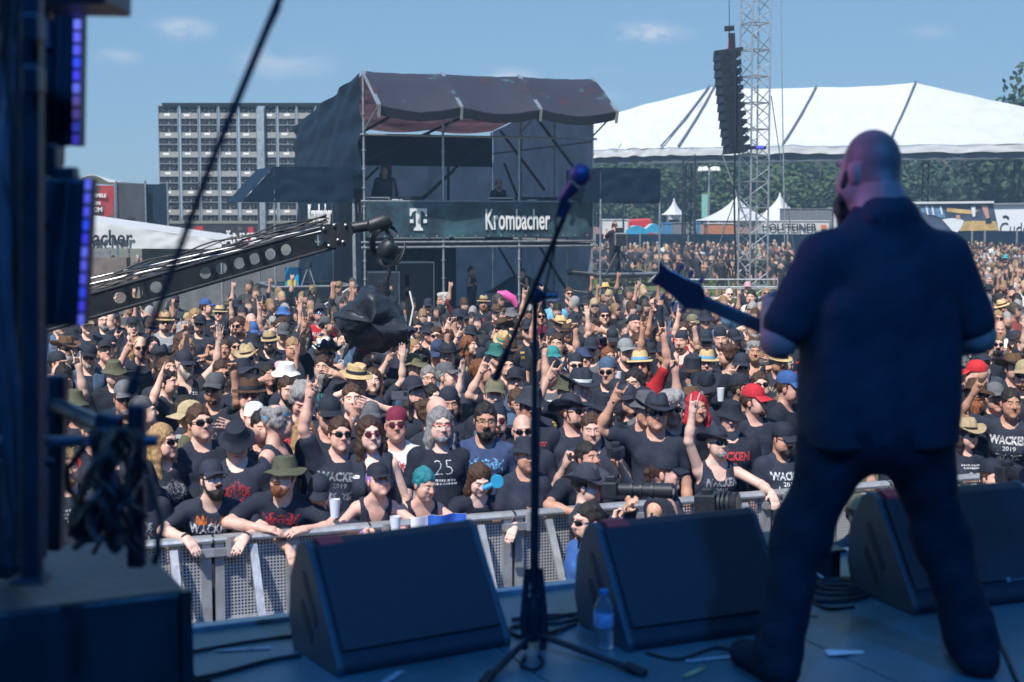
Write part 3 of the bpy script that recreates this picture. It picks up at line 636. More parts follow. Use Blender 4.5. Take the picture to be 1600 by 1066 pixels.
e_ = MB(); e_.sheet(lambda u, v: (2+45*u, 110+10*v, 3.1*math.sin(math.pi*v)**.7*(.75+.25*noise.noise(Vector((u*9, v*3, 0))))), 40, 8); tag(e_.build('earth_bank', M_brown, None, True), kind='structure')
def raised_car():
    c = at(994, 344, 104); o = thing('red_van', 'bright red van roof showing above the awnings behind the camera platform', 'van', (c.x, 104, 0)); P = Vector((c.x, 104, 0)); m = MB()
    m.prism([P+Vector(q) for q in ((-1.3, 0, .4), (-1.3, 0, 1.3), (-1.0, 0, 2.85), (1.1, 0, 2.95), (1.4, 0, 1.3), (1.4, 0, .4))], (0, 2., 0)); m.build('body', mat('red_paint', (.55, .03, .04), .4), o, bevel=.1)
    m = MB(); m.box(P+Vector((0, -.01, 1.9)), (1.6, .04, .6)); m.build('window', M_dark, o)
    for s in (-.9, .9): m = MB(); m.lathe([(0, -.1), (.35, -.1), (.35, .1), (0, .1)], P+Vector((s, .05, .35)), 12, M=Matrix.Rotation(math.pi/2, 3, 'X')); m.build('wheel', M_rubber, o)
raised_car()
# black hoarding behind the far crowd
for i, (x0, x1) in enumerate([(930, 1000), (1000, 1075), (1075, 1150), (1150, 1230), (1230, 1310)]):
    panel('hoarding', 'black fabric hoarding, %s section from the mixing tower, behind the far crowd' % ['first', 'second', 'third', 'fourth', 'fifth'][i], 'hoarding', x0, 366 if i < 4 else 366, x1, 400, 80, M_blackf, group='black hoardings behind the far crowd')
for i, (x0, x1) in enumerate([(1442, 1518), (1518, 1538), (1538, 1588), (1588, 1660)]):
    panel('hoarding', 'dark hoarding under the billboard, %s panel right of the guitarist' % ['first', 'second narrow', 'third', 'fourth'][i], 'hoarding', x0, 364, x1, 392, 78, M_blackf, group='dark hoardings under the billboard')
def billboard():
    Y = 79.; a = at(1436, 362, Y); b = at(1680, 319, Y); T = thing('billboard', 'wide billboard photo of legs on straw beside a white panel with script', 'billboard', (a.x, Y, 0)); S = b.x-a.x
    m = MB(); m.box(((a.x+b.x)/2, Y+.06, (a.z+b.z)/2), (b.x-a.x, .1, b.z-a.z)); m.build('board', mat('billboard_navy', (.05, .07, .12), .6, nscale=1, namp=.5), T)
    def poly(name, pts, mt, d): m = MB(); m.prism([at(x, y, Y-d) for x, y in pts], (0, .012, 0)); m.build(name, mt, T)
    st = mat('billboard_straw', (.52, .36, .14), .6, nscale=2.5, namp=.35); sk = mat('billboard_skin', (.55, .28, .2), .6); wh = mat('billboard_white', (.72, .75, .80), .6); je = mat('billboard_jeans', (.10, .2, .34), .6, nscale=5, namp=.6)
    poly('printed_ground', [(1500, 346), (1530, 345), (1556, 346), (1561, 360), (1496, 361), (1500, 354)], st, .02); poly('printed_ground', [(1479, 325), (1500, 327), (1522, 329), (1530, 328), (1520, 335), (1496, 333), (1480, 331)], st, .02)
    poly('printed_leg', [(1533, 321), (1543, 321), (1546, 340), (1541, 342)], sk, .035); poly('printed_boot', [(1540, 343), (1548, 341), (1550, 349), (1540, 350)], M_ink, .035); poly('printed_sock', [(1517, 322), (1524, 322), (1524, 338), (1520, 339)], wh, .035)
    poly('printed_sleeves', [(1436, 322), (1470, 322), (1478, 338), (1476, 342), (1455, 336), (1440, 332)], je, .03)
    for x in (1446, 1455, 1468): poly('printed_stripe', [(x, 322), (x+3, 322), (x+5, 336), (x+3, 336)], wh, .05)
    poly('printed_bowl', [(1472, 343), (1486, 341), (1500, 342), (1506, 345), (1502, 356), (1496, 363), (1488, 361), (1480, 352)], wh, .045); poly('printed_face', [(1494, 336), (1500, 336), (1500, 343), (1494, 342)], sk, .06)
    poly('white_panel', [(1552, 321), (1680, 319), (1680, 361), (1561, 361)], wh, .02)
    m = MB(); m.path([at(1567, 339, Y-.05), at(1571, 337.5, Y-.05), at(1576, 341, Y-.05)], .06, 5); m.build('drawn_stroke', M_ink, T)
    text_obj('Cudd', .95, facing(at(1585, 358, Y-.06), 0), M_ink, T, .8, -.005, .005)
    m = MB(); m.beam(at(1400, 317.5, Y-.1), at(1552, 316, Y-.1), .2, .12); m.build('top_rail', M_white, T); m = MB(); m.beam(at(1552, 319, Y-.1), at(1680, 317, Y-.1), .2, .1); m.build('top_rail', M_steel, T)
    for px in (1442, 1520, 1600, 1676): m = MB(); p = at(px, 360, Y+.2); m.tube((p.x, Y+.2, 0), (p.x, Y+.2, b.z), .07, 6); m.build('post', M_steel, T)
billboard()

# ---------------------------------------------------------------- trees: trunk, limbs and crowns of leaf clumps
M_bark = mat('bark', (.10, .075, .055), .9, nscale=6, namp=.3, bump=.8)
def leafmat(n, c): return mat(n, c, .75, nscale=.55, namp=.45, spec=.2)
LEAF = [leafmat('leaves_dark', (.040, .072, .034)), leafmat('leaves_green', (.060, .098, .038)), leafmat('leaves_olive', (.078, .108, .045)), leafmat('leaves_blue_green', (.038, .072, .048))]
def crown_mesh(seed, n=3800):
    r = np.random.RandomState(seed); nb = 26; C = r.normal(size=(nb, 3)); C /= np.linalg.norm(C, axis=1)[:, None]; C *= (r.uniform(.25, 1, nb)**.5)[:, None]*np.array([.85, .85, .95]); C[:, 2] *= .95
    rad = r.uniform(.20, .42, nb); k = r.randint(0, nb, n); d = r.normal(size=(n, 3)); d /= np.linalg.norm(d, axis=1)[:, None]
    P = C[k]+d*(rad[k]*r.uniform(.55, 1.05, n))[:, None]; s = r.uniform(.022, .05, n)
    nr = d+r.normal(size=(n, 3))*.6; nr /= np.linalg.norm(nr, axis=1)[:, None]; a = np.cross(nr, r.normal(size=(n, 3))); a /= np.linalg.norm(a, axis=1)[:, None]; b = np.cross(nr, a)
    V = np.stack([P-a*s[:, None]-b*s[:, None]*.7, P+a*s[:, None]-b*s[:, None]*.5, P+a*s[:, None]*.8+b*s[:, None], P-a*s[:, None]*.7+b*s[:, None]*.8], 1).reshape(-1, 3)
    return mesh_np('crown', V, Q=np.arange(n*4).reshape(-1, 4), smooth=False)
CROWN = {(s, i): None for s in range(4) for i in range(4)}
def trunk_mesh(seed):
    r = random.Random(seed); m = MB(); m.path([(0, 0, 0), (.02, 0, .25), (r.uniform(-.05, .05), .02, .6), (0, 0, .95)], [.05, .04, .028, .012], 7)
    for k in range(6):
        a = r.uniform(0, 6.28); z = r.uniform(.3, .7); m.path([(0, 0, z), (math.cos(a)*.15, math.sin(a)*.15, z+.12), (math.cos(a)*.33, math.sin(a)*.33, z+.25)], [.022, .014, .006], 5)
    me = m.mesh('trunk', True); me.materials.append(M_bark); return me
TRK = [trunk_mesh(i) for i in range(3)]; base_cr = [crown_mesh(s) for s in range(4)]
def tree(X, Y, h, w, i, label, tone):
    T = thing('tree', label, 'tree', (X, Y, 0), random.uniform(0, 6.28), group='trees of the wood behind the festival ground')
    k = (i % 4, tone)
    if CROWN[k] is None: me = base_cr[i % 4].copy(); me.materials.append(LEAF[tone]); CROWN[k] = me
    t = link('trunk', TRK[i % 3], T); t.scale = (h, h, h)
    c = link('crown', CROWN[k], T, (0, 0, h*.57)); c.scale = (w/2, w/2, h*.46)
ORD = ['leftmost', 'second', 'third', 'fourth', 'fifth', 'sixth', 'seventh', 'eighth', 'ninth', 'tenth', 'eleventh', 'twelfth', 'thirteenth', 'fourteenth', 'fifteenth', 'sixteenth', 'seventeenth']
rt = random.Random(5); tones = ['dark green', 'mid green', 'olive green', 'blue-green']
ti = 0
for row, (Y, n) in enumerate(((124, 15), (139, 17), (160, 17))):
    for k in range(n):
        px = 880+(1760-880)*(k+.5*(row % 2)+rt.uniform(-.2, .2))/n; p = at(px, rt.uniform(247, 266) if row == 0 else rt.uniform(232, 250), Y+rt.uniform(-4, 4)); tone = rt.choice([0, 1, 1, 2, 3])
        near = 'behind the truss tower' if 1140 < px < 1210 else 'left of the light mast' if px < 1100 else 'behind the guitarist' if 1290 < px < 1480 else 'between truss tower and guitarist' if px < 1290 and px > 1200 else 'right of the guitarist' if px >= 1480 else 'by the light mast'
        tree(p.x, p.y, p.z*rt.uniform(.94, 1.04), rt.uniform(8, 11.5)*(1.05+.1*row), ti, '%s tree, %s from the left in the %s row, %s' % (tones[tone], ORD[k], ['front', 'middle', 'back'][row], near), tone); ti += 1
p = at(1640, 112, 105); tree(p.x+.6, 105, p.z, 12, 1, 'tallest dark tree rising above the white tent at the right edge', 0)
T_ = None
for k in range(3): p = at(1500+90*k, 215, 112); tree(p.x, 112, p.z, 9, k, 'tree rising behind the right end of the white roof, %s' % ['first', 'second', 'third'][k], 3)

# ---------------------------------------------------------------- crowd barrier
BA = math.atan(.385); BU = Vector((math.cos(BA), math.sin(BA), 0)); BN = Vector((math.sin(BA), -math.cos(BA), 0))   # BN points to the stage
def mesh_mat():
    m = bpy.data.materials.new('perforated_sheet'); m.use_nodes = True; nt = m.node_tree; L = nt.links.new; b = nt.nodes['Principled BSDF']; b.inputs['Base Color'].default_value = (.46, .47, .49, 1); b.inputs['Metallic'].default_value = .4; b.inputs['Roughness'].default_value = .45
    tc = N(nt, 'ShaderNodeTexCoord'); mp = N(nt, 'ShaderNodeMapping'); mp.inputs['Scale'].default_value = (1/.022, 1, 1/.022); L(tc.outputs['Object'], mp.inputs[0])
    sp = N(nt, 'ShaderNodeSeparateXYZ'); L(mp.outputs[0], sp.inputs[0]); outs = []
    for ax in (0, 2):
        f = N(nt, 'ShaderNodeMath', operation='FRACT'); L(sp.outputs[ax], f.inputs[0]); s = N(nt, 'ShaderNodeMath', operation='SUBTRACT'); s.inputs[1].default_value = .5; L(f.outputs[0], s.inputs[0])
        a = N(nt, 'ShaderNodeMath', operation='ABSOLUTE'); L(s.outputs[0], a.inputs[0]); outs.append(a.outputs[0])
    mx = N(nt, 'ShaderNodeMath', operation='MAXIMUM'); L(outs[0], mx.inputs[0]); L(outs[1], mx.inputs[1]); lt = N(nt, 'ShaderNodeMath', operation='GREATER_THAN'); lt.inputs[1].default_value = .29; L(mx.outputs[0], lt.inputs[0])
    L(lt.outputs[0], b.inputs['Alpha']); return m
def barrier():
    M_al = mat('worn_aluminium', (.44, .45, .465), .42, .55, 7, .2, .25, 30, wear=((.35, .34, .33), 3, .5, .7)); MM = mesh_mat()
    w = 1.04; M = Matrix.Rotation(BA, 4, 'Z')
    rail = MB(); rail.sheet(lambda u, v: (w*u, math.cos(2*math.pi*v)*.055-.01, 1.13+math.sin(2*math.pi*v)*.028), 2, 12)
    parts = [('top_rail', rail.mesh('rail', True), M_al)]
    for x in (.035, .52, w-.035): m = MB(); m.box((x, -.005, .56), (.06 if x != .52 else .085, .05, 1.10)); parts.append(('post', m.mesh('post'), M_al))
    for z in (.04, .56): m = MB(); m.box((w/2, -.004, z), (w-.13, .038, .055)); parts.append(('cross_rail', m.mesh('rail'), M_al))
    m = MB(); m.box((w/2, .018, .57), (w-.08, .003, 1.06)); parts.append(('mesh_sheet', m.mesh('sheet'), MM))
    for x in (.25, .79): m = MB(); m.beam((x, -.05, 1.08), (x, -.72, .06), .052, .03, (0, 1, 1)); parts.append(('strut', m.mesh('strut'), M_al))
    m = MB(); m.box((w/2, -.40, .02), (w-.01, .85, .012)); parts.append(('foot_plate', m.mesh('plate'), M_al))
    for x in (.035, w-.035):
        for z in (1.05, .5): m = MB(); m.box((x, -.045, z), (.09, .05, .05)); parts.append(('coupler', m.mesh('coupler'), M_al))
    for _, me, mm in parts: me.materials.append(mm)
    m = MB(); m.tube((.10, -.055, 1.15), (.10, -.055, 1.02), .03, 8); capm = m.mesh('knob'); capm.materials.append(M_al)
    n0 = -3; cr_ = [0]; cl_ = [0]
    def nr_(): cr_[0] += 1; return cr_[0]-1
    def nl_(): cl_[0] += 1; return cl_[0]-1
    for i in range(n0, 13):
        o = Vector((-2.24, 9.0, 0))+BU*(i*1.055+.30)
        px = 800+F*(o.x+.5)/o.y
        lab = 'aluminium crowd barrier panel with mesh, %s' % (['furthest left', 'second from the left', 'third from the left, beside the big case', 'fourth from left'][nl_()] if px < 260 else 'under the man in the WACKEN 2024 tee' if px < 340 else 'under the ginger-bearded man in the olive hat' if px < 450 else 'under the woman with purple-blond hair' if px < 600 else 'at the blue and white flag' if px < 690 else 'right of the first stage monitor' if px < 800 else
              'behind the microphone stand' if px < 900 else 'behind the photographer in the leather hat' if px < 990 else 'behind the woman with the video camera' if px < 1080 else 'under the man in the WACKEN 2019 top' if px < 1170 else 'behind the guitarist\'s legs' if px < 1430 else '%s beyond the guitarist on the right' % ['first', 'second', 'third', 'fourth', 'fifth', 'sixth', 'seventh', 'eighth', 'ninth'][nr_()])
        T = thing('crowd_barrier', lab, 'crowd barrier', o, BA, 'crowd barrier panels along the pit')
        for nm, me, mm in parts: link(nm, me, T)
        link('coupler', capm, T)
barrier()
# railings in front of the far crowd
def railing(x0, x1, y, Y, label):
    a = at(x0, y, Y); b = at(x1, y, Y); T = thing('steel_railing', label, 'railing', (a.x, Y, 0)); z1 = a.z
    for z in (z1, z1-.28, .25): m = MB(); m.tube((a.x, Y, z), (b.x, Y, z), .03, 8); m.build('rail', M_steel, T, True)
    x = a.x
    while x <= b.x+.01: m = MB(); m.tube((x, Y, 0), (x, Y, z1+.04), .03, 8); m.build('post', M_steel, T, True); x += (b.x-a.x)/max(1, round((b.x-a.x)/1.6))
railing(1062, 1215, 437, 43, 'upper galvanised pipe railing before the seated far crowd'); railing(1062, 1215, 449, 37.5, 'lower galvanised pipe railing just behind the main crowd')
# ---------------------------------------------------------------- implicit-surface engine (bodies, hair, cloth are smooth unions of tapered limbs)
class Field:
    def __init__(s, xs, ys, zs):
        s.x = np.asarray(xs, np.float32); s.y = np.asarray(ys, np.float32); s.z = np.asarray(zs, np.float32)
        s.D = np.full((len(s.x), len(s.y), len(s.z)), .2, np.float32)
    def sl(s, lo, hi, m):
        r = []
        for ax, l, h in zip((s.x, s.y, s.z), lo, hi):
            a = max(np.searchsorted(ax, l-m)-1, 0); b = min(np.searchsorted(ax, h+m)+1, len(ax)); r.append(slice(a, b))
        return tuple(r)
    def P(s, sl): return s.x[sl[0]][:, None, None], s.y[sl[1]][None, :, None], s.z[sl[2]][None, None, :]
    def apply(s, prim, k=.02, op='u', inflate=0.):
        f, lo, hi = prim; m = k+.03+max(inflate, 0); sl = s.sl(lo, hi, m)
        if any(q.stop <= q.start for q in sl): return
        d = f(*s.P(sl))-inflate; A = s.D[sl]
        if op == 'u':
            h = np.maximum(k-np.abs(A-d), 0)/k; s.D[sl] = np.minimum(A, d)-h*h*k*.25
        elif op == 's':
            d = -d; h = np.maximum(k-np.abs(A-d), 0)/k; s.D[sl] = np.maximum(A, d)+h*h*k*.25
    def mesh(s):
        D = s.D; B = D < 0; nx, ny, nz = D.shape
        c = np.zeros((nx-1, ny-1, nz-1), np.int8)
        for i in (0, 1):
            for j in (0, 1):
                for k in (0, 1): c += B[i:nx-1+i, j:ny-1+j, k:nz-1+k]
        I = np.argwhere((c > 0) & (c < 8)).astype(np.int32)
        idx = np.full(c.shape, -1, np.int32); idx[I[:, 0], I[:, 1], I[:, 2]] = np.arange(len(I))
        cr = {}
        for i in (0, 1):
            for j in (0, 1):
                for k in (0, 1): cr[i, j, k] = D[I[:, 0]+i, I[:, 1]+j, I[:, 2]+k]
        acc = np.zeros((len(I), 3), np.float32); cnt = np.zeros(len(I), np.float32)
        for ax in range(3):
            for p in (0, 1):
                for q in (0, 1):
                    o0 = [p, q]; o0.insert(ax, 0); o1 = [p, q]; o1.insert(ax, 1)
                    a = cr[tuple(o0)]; b = cr[tuple(o1)]; m = (a < 0) != (b < 0)
                    t = np.where(m, a/np.where(m, a-b, 1), 0)
                    pt = np.zeros((len(I), 3), np.float32); pt[:] = o0; pt[:, ax] = t
                    acc += pt*m[:, None]; cnt += m
        acc /= cnt[:, None]
        V = np.empty_like(acc)
        for ax, co in enumerate((s.x, s.y, s.z)):
            a = co[I[:, ax]]; b = co[I[:, ax]+1]; V[:, ax] = a+(b-a)*acc[:, ax]
        Q = []
        for ax in range(3):
            sh = [slice(1, -1)]*3; sh[ax] = slice(0, -1); sh2 = [slice(1, -1)]*3; sh2[ax] = slice(1, None)
            a = B[tuple(sh)]; b = B[tuple(sh2)]
            E = np.argwhere(a != b)
            if not len(E): continue
            off = np.ones(3, int); off[ax] = 0; E = E+off
            u, w = [(1, 2), (2, 0), (0, 1)][ax]
            def g(du, dw):
                e = E.copy(); e[:, u] += du; e[:, w] += dw; return idx[e[:, 0], e[:, 1], e[:, 2]]
            q = np.stack([g(-1, -1), g(0, -1), g(0, 0), g(-1, 0)], 1)
            fl = B[E[:, 0], E[:, 1], E[:, 2]]
            q[~fl] = q[~fl][:, ::-1]; Q.append(q)
        Q = np.concatenate(Q); Q = Q[(Q >= 0).all(1)]
        return V, Q
def V3(p): return np.array(p, np.float32)
def cone(a, b, r1, r2=None):
    a = V3(a); b = V3(b); r2 = r1 if r2 is None else r2; ba = b-a; L2 = max(float(ba@ba), 1e-9); r = max(r1, r2)
    def f(x, y, z):
        X = x-a[0]; Y = y-a[1]; Z = z-a[2]; h = np.clip((X*ba[0]+Y*ba[1]+Z*ba[2])/L2, 0, 1)
        return np.sqrt((X-h*ba[0])**2+(Y-h*ba[1])**2+(Z-h*ba[2])**2)-(r1+(r2-r1)*h)
    return f, np.minimum(a, b)-r, np.maximum(a, b)+r
def ell(c, r, M=None):
    c = V3(c); r = V3(r); R = float(max(r))
    m = None if M is None else np.array([list(q) for q in M.to_3x3()], np.float32)
    def f(x, y, z):
        X = x-c[0]; Y = y-c[1]; Z = z-c[2]
        if m is not None: X, Y, Z = (m[0, i]*X+m[1, i]*Y+m[2, i]*Z for i in range(3))
        k0 = np.sqrt((X/r[0])**2+(Y/r[1])**2+(Z/r[2])**2); k1 = np.sqrt((X/r[0]**2)**2+(Y/r[1]**2)**2+(Z/r[2]**2)**2)+1e-6
        return k0*(k0-1)/k1
    if m is None: return f, c-r, c+r
    e = np.sqrt((m**2)@(r**2)); return f, c-e, c+e
def rbox(c, h, r, M):
    c = V3(c); h = V3(h); m = np.array([list(q) for q in M.to_3x3()], np.float32)
    def f(x, y, z):
        X = x-c[0]; Y = y-c[1]; Z = z-c[2]; X, Y, Z = (m[0, i]*X+m[1, i]*Y+m[2, i]*Z for i in range(3))
        qx = np.abs(X)-h[0]; qy = np.abs(Y)-h[1]; qz = np.abs(Z)-h[2]
        return np.sqrt(np.maximum(qx, 0)**2+np.maximum(qy, 0)**2+np.maximum(qz, 0)**2)+np.minimum(np.maximum(qx, np.maximum(qy, qz)), 0)-r
    e = np.abs(m)@h+r; return f, c-e, c+e
def grid_for(prims, step, pad=.04, fine=None):
    lo = np.min([p[1] for p in prims], 0)-pad; hi = np.max([p[2] for p in prims], 0)+pad; ax = []
    for i in range(3):
        if fine is None: ax.append(np.arange(lo[i], hi[i]+step, step)); continue
        fl, fh, fs = fine[0][i], fine[1][i], fine[2]; out = [lo[i]]
        while out[-1] < hi[i]: out.append(out[-1]+(fs if fl <= out[-1] < fh else step))
        ax.append(np.array(out))
    return Field(*ax)

# ---- head and hand primitives (head local: origin mid-skull, face to -Y)
def tp(M, p): return tuple(M @ Vector(p))
def head_prims(H, fem=False, fat=0.):
    j = .94 if fem else 1.0
    A = [(ell(tp(H, (0, .018, .03)), (.076, .096, .10), H), .02), (ell(tp(H, (0, -.03, -.03)), (.060*j+fat*.01, .066, .088), H), .03),
         (ell(tp(H, (0, -.045, -.088)), (.040*j+fat*.018, .043, .032), H), .03)]
    for s in (-1, 1):
        A += [(ell(tp(H, (s*.05*j, -.035, -.05)), (.022+fat*.012, .045, .04), H), .03), (ell(tp(H, (s*.038, -.072, -.018)), (.018, .016, .014), H), .02),
              (cone(tp(H, (s*.012, -.088, .034)), tp(H, (s*.045, -.075, .036)), .009 if not fem else .006), .014),
              (ell(tp(H, (s*.080, .012, -.006)), (.009, .020, .033), H @ Matrix.Rotation(R_(12)*s, 4, 'Z').to_4x4()), .008)]
    A += [(cone(tp(H, (0, -.090, .018)), tp(H, (0, -.113, -.022)), .009, .0135*j), .012), (cone(tp(H, (-.013, -.098, -.026)), tp(H, (.013, -.098, -.026)), .009*j), .008),
          (ell(tp(H, (0, -.082, -.102)), (.018, .014, .014), H), .02)]
    S = [(ell(tp(H, (s*.031, -.097, .010)), (.017, .014, .011), H), .010) for s in (-1, 1)]
    B = [(ell(tp(H, (s*.031, -.079, .009)), (.0125, .0125, .0115), H), .004) for s in (-1, 1)]
    B += [(cone(tp(H, (-.020, -.089, -.054)), tp(H, (.020, -.089, -.054)), .0065), .006), (cone(tp(H, (-.016, -.088, -.064)), tp(H, (.016, -.088, -.064)), .007), .006)]
    S2 = [(cone(tp(H, (-.021, -.098, -.0590)), tp(H, (.021, -.098, -.0590)), .003), .004)]
    return A, S, B, S2
def hand_prims(w, d, n, side, shape, sc=1.):
    """w wrist, d finger direction, n palm normal, side: vector towards the thumb"""
    w = Vector(w); d = Vector(d).normalized(); s = Vector(side); s = (s-d*s.dot(d)).normalized(); n = Vector(n); n = d.cross(s)*(1 if d.cross(s).dot(n) > 0 else -1)
    M = Matrix((s, d, n)).transposed(); A = [(rbox(w+d*.045*sc, (.026*sc, .034*sc, .004), .011, M), .012), (cone(w-d*.02, w+d*.02, .026, .027), .02)]
    ext = {'horns': (1, 0, 0, 1), 'open': (1, 1, 1, 1), 'fist': (0, 0, 0, 0), 'relax': (2, 2, 2, 2), 'grip': (3, 3, 3, 3), 'point': (1, 0, 0, 0)}[shape]
    for i, e in enumerate(ext):
        b = w+d*.088*sc+s*(.031-.0205*i)*sc; l = (.074, .082, .077, .06)[i]*sc; fan = s*(.10-.07*i)
        if e == 1: p1 = b+(d+fan+n*.05)*l*.5; p2 = p1+(d+fan+n*.18)*l*.5
        elif e == 2: p1 = b+(d+n*.35)*l*.5; p2 = p1+(d*.7+n*.75)*l*.48
        elif e == 3: p1 = b+(d*.55+n*.85)*l*.5; p2 = p1+(n*.85-d*.5)*l*.45
        else: p1 = b+(n*.95+d*.25)*l*.48; p2 = p1+(-d*.95-n*.1)*l*.42
        A += [(cone(b-d*.02, p1, .0098, .0090), .006), (cone(p1, p2, .0090, .0075), .003)]
    t0 = w+d*.022*sc+s*.022*sc
    if shape in ('open', 'relax'): t1 = t0+(s*.8+d*.55+n*.3)*.038; t2 = t1+(s*.35+d*.9+n*.2)*.03
    elif shape == 'grip': t1 = t0+(s*.5+d*.5+n*.7)*.04; t2 = t1+(d*.5+n*.8-s*.1)*.03
    else: t1 = t0+(s*.35+d*.65+n*.6)*.04; t2 = t1+(-s*.8+d*.5+n*.25)*.034
    A += [(cone(t0, t1, .0135, .0115), .010), (cone(t1, t2, .011, .009), .003)]
    return A

ARM = {  # side-symmetric directions: x is outward
 'down':  ((.24, .02, -1), (.06, -.25, -1), 'relax', (-1, 0, 0)),
 'pocket': ((.32, .10, -1), (-.25, -.30, -1), 'relax', (-1, 0, 0)),
 'high':  ((.42, -.22, .88), (-.10, -.10, 1), 'horns', (0, -1, 0)),
 'high2': ((.55, -.30, .75), (-.02, -.15, 1), 'open', (0, -1, 0)),
 'bent':  ((.92, -.15, .30), (-.42, -.20, .90), 'horns', (0, -1, 0)),
 'brow':  ((.80, -.42, .22), (-.92, -.32, .42), 'open', (0, 0, -1)),
 'cross': ((.30, -.12, -1), (-.92, -.55, .22), 'relax', (0, 1, 0)),
 'cup':   ((.26, -.05, -1), (-.25, -.85, .42), 'grip', (-1, 0, 0)),
 'cam':   ((.40, -.62, -.62), (-.36, -.42, .86), 'grip', (0, -.5, .3)),
 'point': ((.45, -.70, .30), (-.10, -.75, .62), 'point', (0, 0, -1)),
 'fist':  ((.30, -.75, .50), (-.1, -.2, 1), 'fist', (0, -1, 0)),
 'lean':  ((.62, -.62, -.34), (-.62, -.80, -.10), 'relax', (0, 0, -1)),
 'lean2': ((.50, -.70, -.34), (-.15, -1.0, -.12), 'relax', (0, 0, -1)),
 'leanx': ((.72, -.55, -.36), (-1.0, -.48, -.04), 'relax', (0, 0, -1)),
 'clasp': ((.60, -.60, -.40), (-.80, -.75, .02), 'grip', (0, 0, -1)),
}
def build_body(arms=('down', 'down'), hy=0, hp=0, hr=0, lean=0, fem=False, fat=0., step=.0095, hstep=.0058, sleeve=.62, lowres=False, legs=True, twist=0):
    PV = Vector((0, 0, .95)); T = Matrix.Translation(PV) @ Matrix.Rotation(R_(twist), 4, 'Z') @ Matrix.Rotation(R_(lean), 4, 'X') @ Matrix.Translation(-PV)
    if lean > 10: T = Matrix.Translation((0, .10, 0)) @ T
    w = .88 if fem else 1.0
    neck = T @ Vector((0, .02, 1.50)); hc = neck+Vector((0, -.025-.0009*lean, .165))
    H = Matrix.Translation(hc) @ Matrix.Rotation(R_(hy), 4, 'Z') @ Matrix.Rotation(R_(hp), 4, 'X') @ Matrix.Rotation(R_(hr), 4, 'Y')
    tors = [(ell(T @ Vector((0, .005, 1.29)), (.170*w+.02*fat, .112+.02*fat, .20), T), .05), (ell(T @ Vector((0, -.012-.03*fat, 1.10)), (.150*w+.035*fat, .108+.06*fat, .16), T), .06),
            (ell((0, lean*.005, .945), (.168+.015*fat, .118+.02*fat, .14)), .06), (cone(T @ Vector((-.15*w, .012, 1.425)), T @ Vector((.15*w, .012, 1.425)), .058), .05)]
    for s in (-1, 1): tors.append((cone(T @ Vector((s*.12*w, .02, 1.44)), T @ Vector((s*.035, .02, 1.53)), .042, .036), .04))
    if fem:
        for s in (-1, 1): tors.append((ell(T @ Vector((s*.072, -.095, 1.28)), (.062, .06, .062), T), .04))
    else:
        for s in (-1, 1): tors.append((ell(T @ Vector((s*.075, -.075, 1.335)), (.075, .04, .06), T), .04))
    nk = [(cone(neck+Vector((0, .01, -.03)), hc+(H.to_3x3() @ Vector((0, .022, -.06))), .060*w+fat*.008, .054*w+fat*.01), .03)]
    sl = []; am = []; hands = []; sll = []
    for s, a in zip((-1, 1), arms):
        u, f, shp, pn = ARM[a]; g = lambda q: Vector((q[0]*s, q[1], q[2]))
        sh = T @ Vector((s*.175*w, .012, 1.425)); ud = g(u).normalized(); fd = g(f).normalized()
        if lean and a.startswith(('lean', 'clasp')) is False: pass
        if ud.z > .2: sh = sh+Vector((-s*.012, 0, .03))
        el = sh+ud*.285; wr = el+fd*.255
        ar = .88 if fem else 1.0
        sll += [(cone(sh, el, .062*ar+.008*fat, .053*ar), .03), (cone(el, wr, .052*ar, .038*ar), .03)]
        sl.append((cone(sh, sh+ud*.285*sleeve, .060*ar+.008*fat, .052*ar+.006*fat), .03))
        am += [(cone(sh, el, .050*ar+.006*fat, .040*ar), .03), (cone(el, el+fd*.10, .040*ar, .041*ar), .02), (cone(el+fd*.08, wr, .041*ar, .026*ar), .02)]
        side = Vector((-s*.2, -.3, 1)) if abs(fd.z) < .6 else Vector((-s, 0, 0))
        if a in ('lean', 'lean2', 'leanx'): side = Vector((-s, .3, .2))
        hd = fd+Vector((0, 0, -.55)) if a in ('lean', 'lean2') else fd
        if a in ('brow',): side = Vector((0, -.3, -1)); pn = (0, 1, 0)
        if a == 'cam': hd = Vector((-s*.35, -.15, 1)); side = Vector((-s, 0, 0)); pn = (0, -1, 0)
        if a == 'cup': side = Vector((0, 0, 1)); pn = (-s, 0, 0)
        am += hand_prims(wr, hd, g(pn), side, shp, .92 if fem else 1.03); hands.append((wr, hd.normalized()))
    hA, hS, hB, hS2 = head_prims(H, fem, fat)
    lg = [(cone((s*.09, 0, .90), (s*.105, -.012, .50), .092+.01*fat, .058), .03) for s in (-1, 1)]+[(cone((s*.105, -.012, .50), (s*.115, .02, .09), .060, .040), .02) for s in (-1, 1)]
    ft = [(cone((s*.115, .03, .045), (s*.135, -.13, .035), .040, .034), .02) for s in (-1, 1)]
    base = tors+nk+am+hA+(lg if legs else [])
    allp = [p for p, _ in base]
    if lowres: Fd = grid_for(allp, step)
    else:
        Fd = grid_for(allp, step, fine=((hc.x-.085, hc.y-.11, hc.z-.12), (hc.x+.085, hc.y+.02, hc.z+.06), hstep))
        zs = [Fd.z[0]]; zt = Fd.z[-1]
        while zs[-1] < zt:
            z = zs[-1]; zs.append(z+(.022 if z < .66 else hstep if hc.z-.12 < z < hc.z+.06 else step))
        Fd = Field(Fd.x, Fd.y, zs)
    for p, k in base[:len(tors)+len(nk)+len(am)]: Fd.apply(p, k)
    for p, k in hA: Fd.apply(p, k)
    if legs:
        for p, k in lg: Fd.apply(p, k)
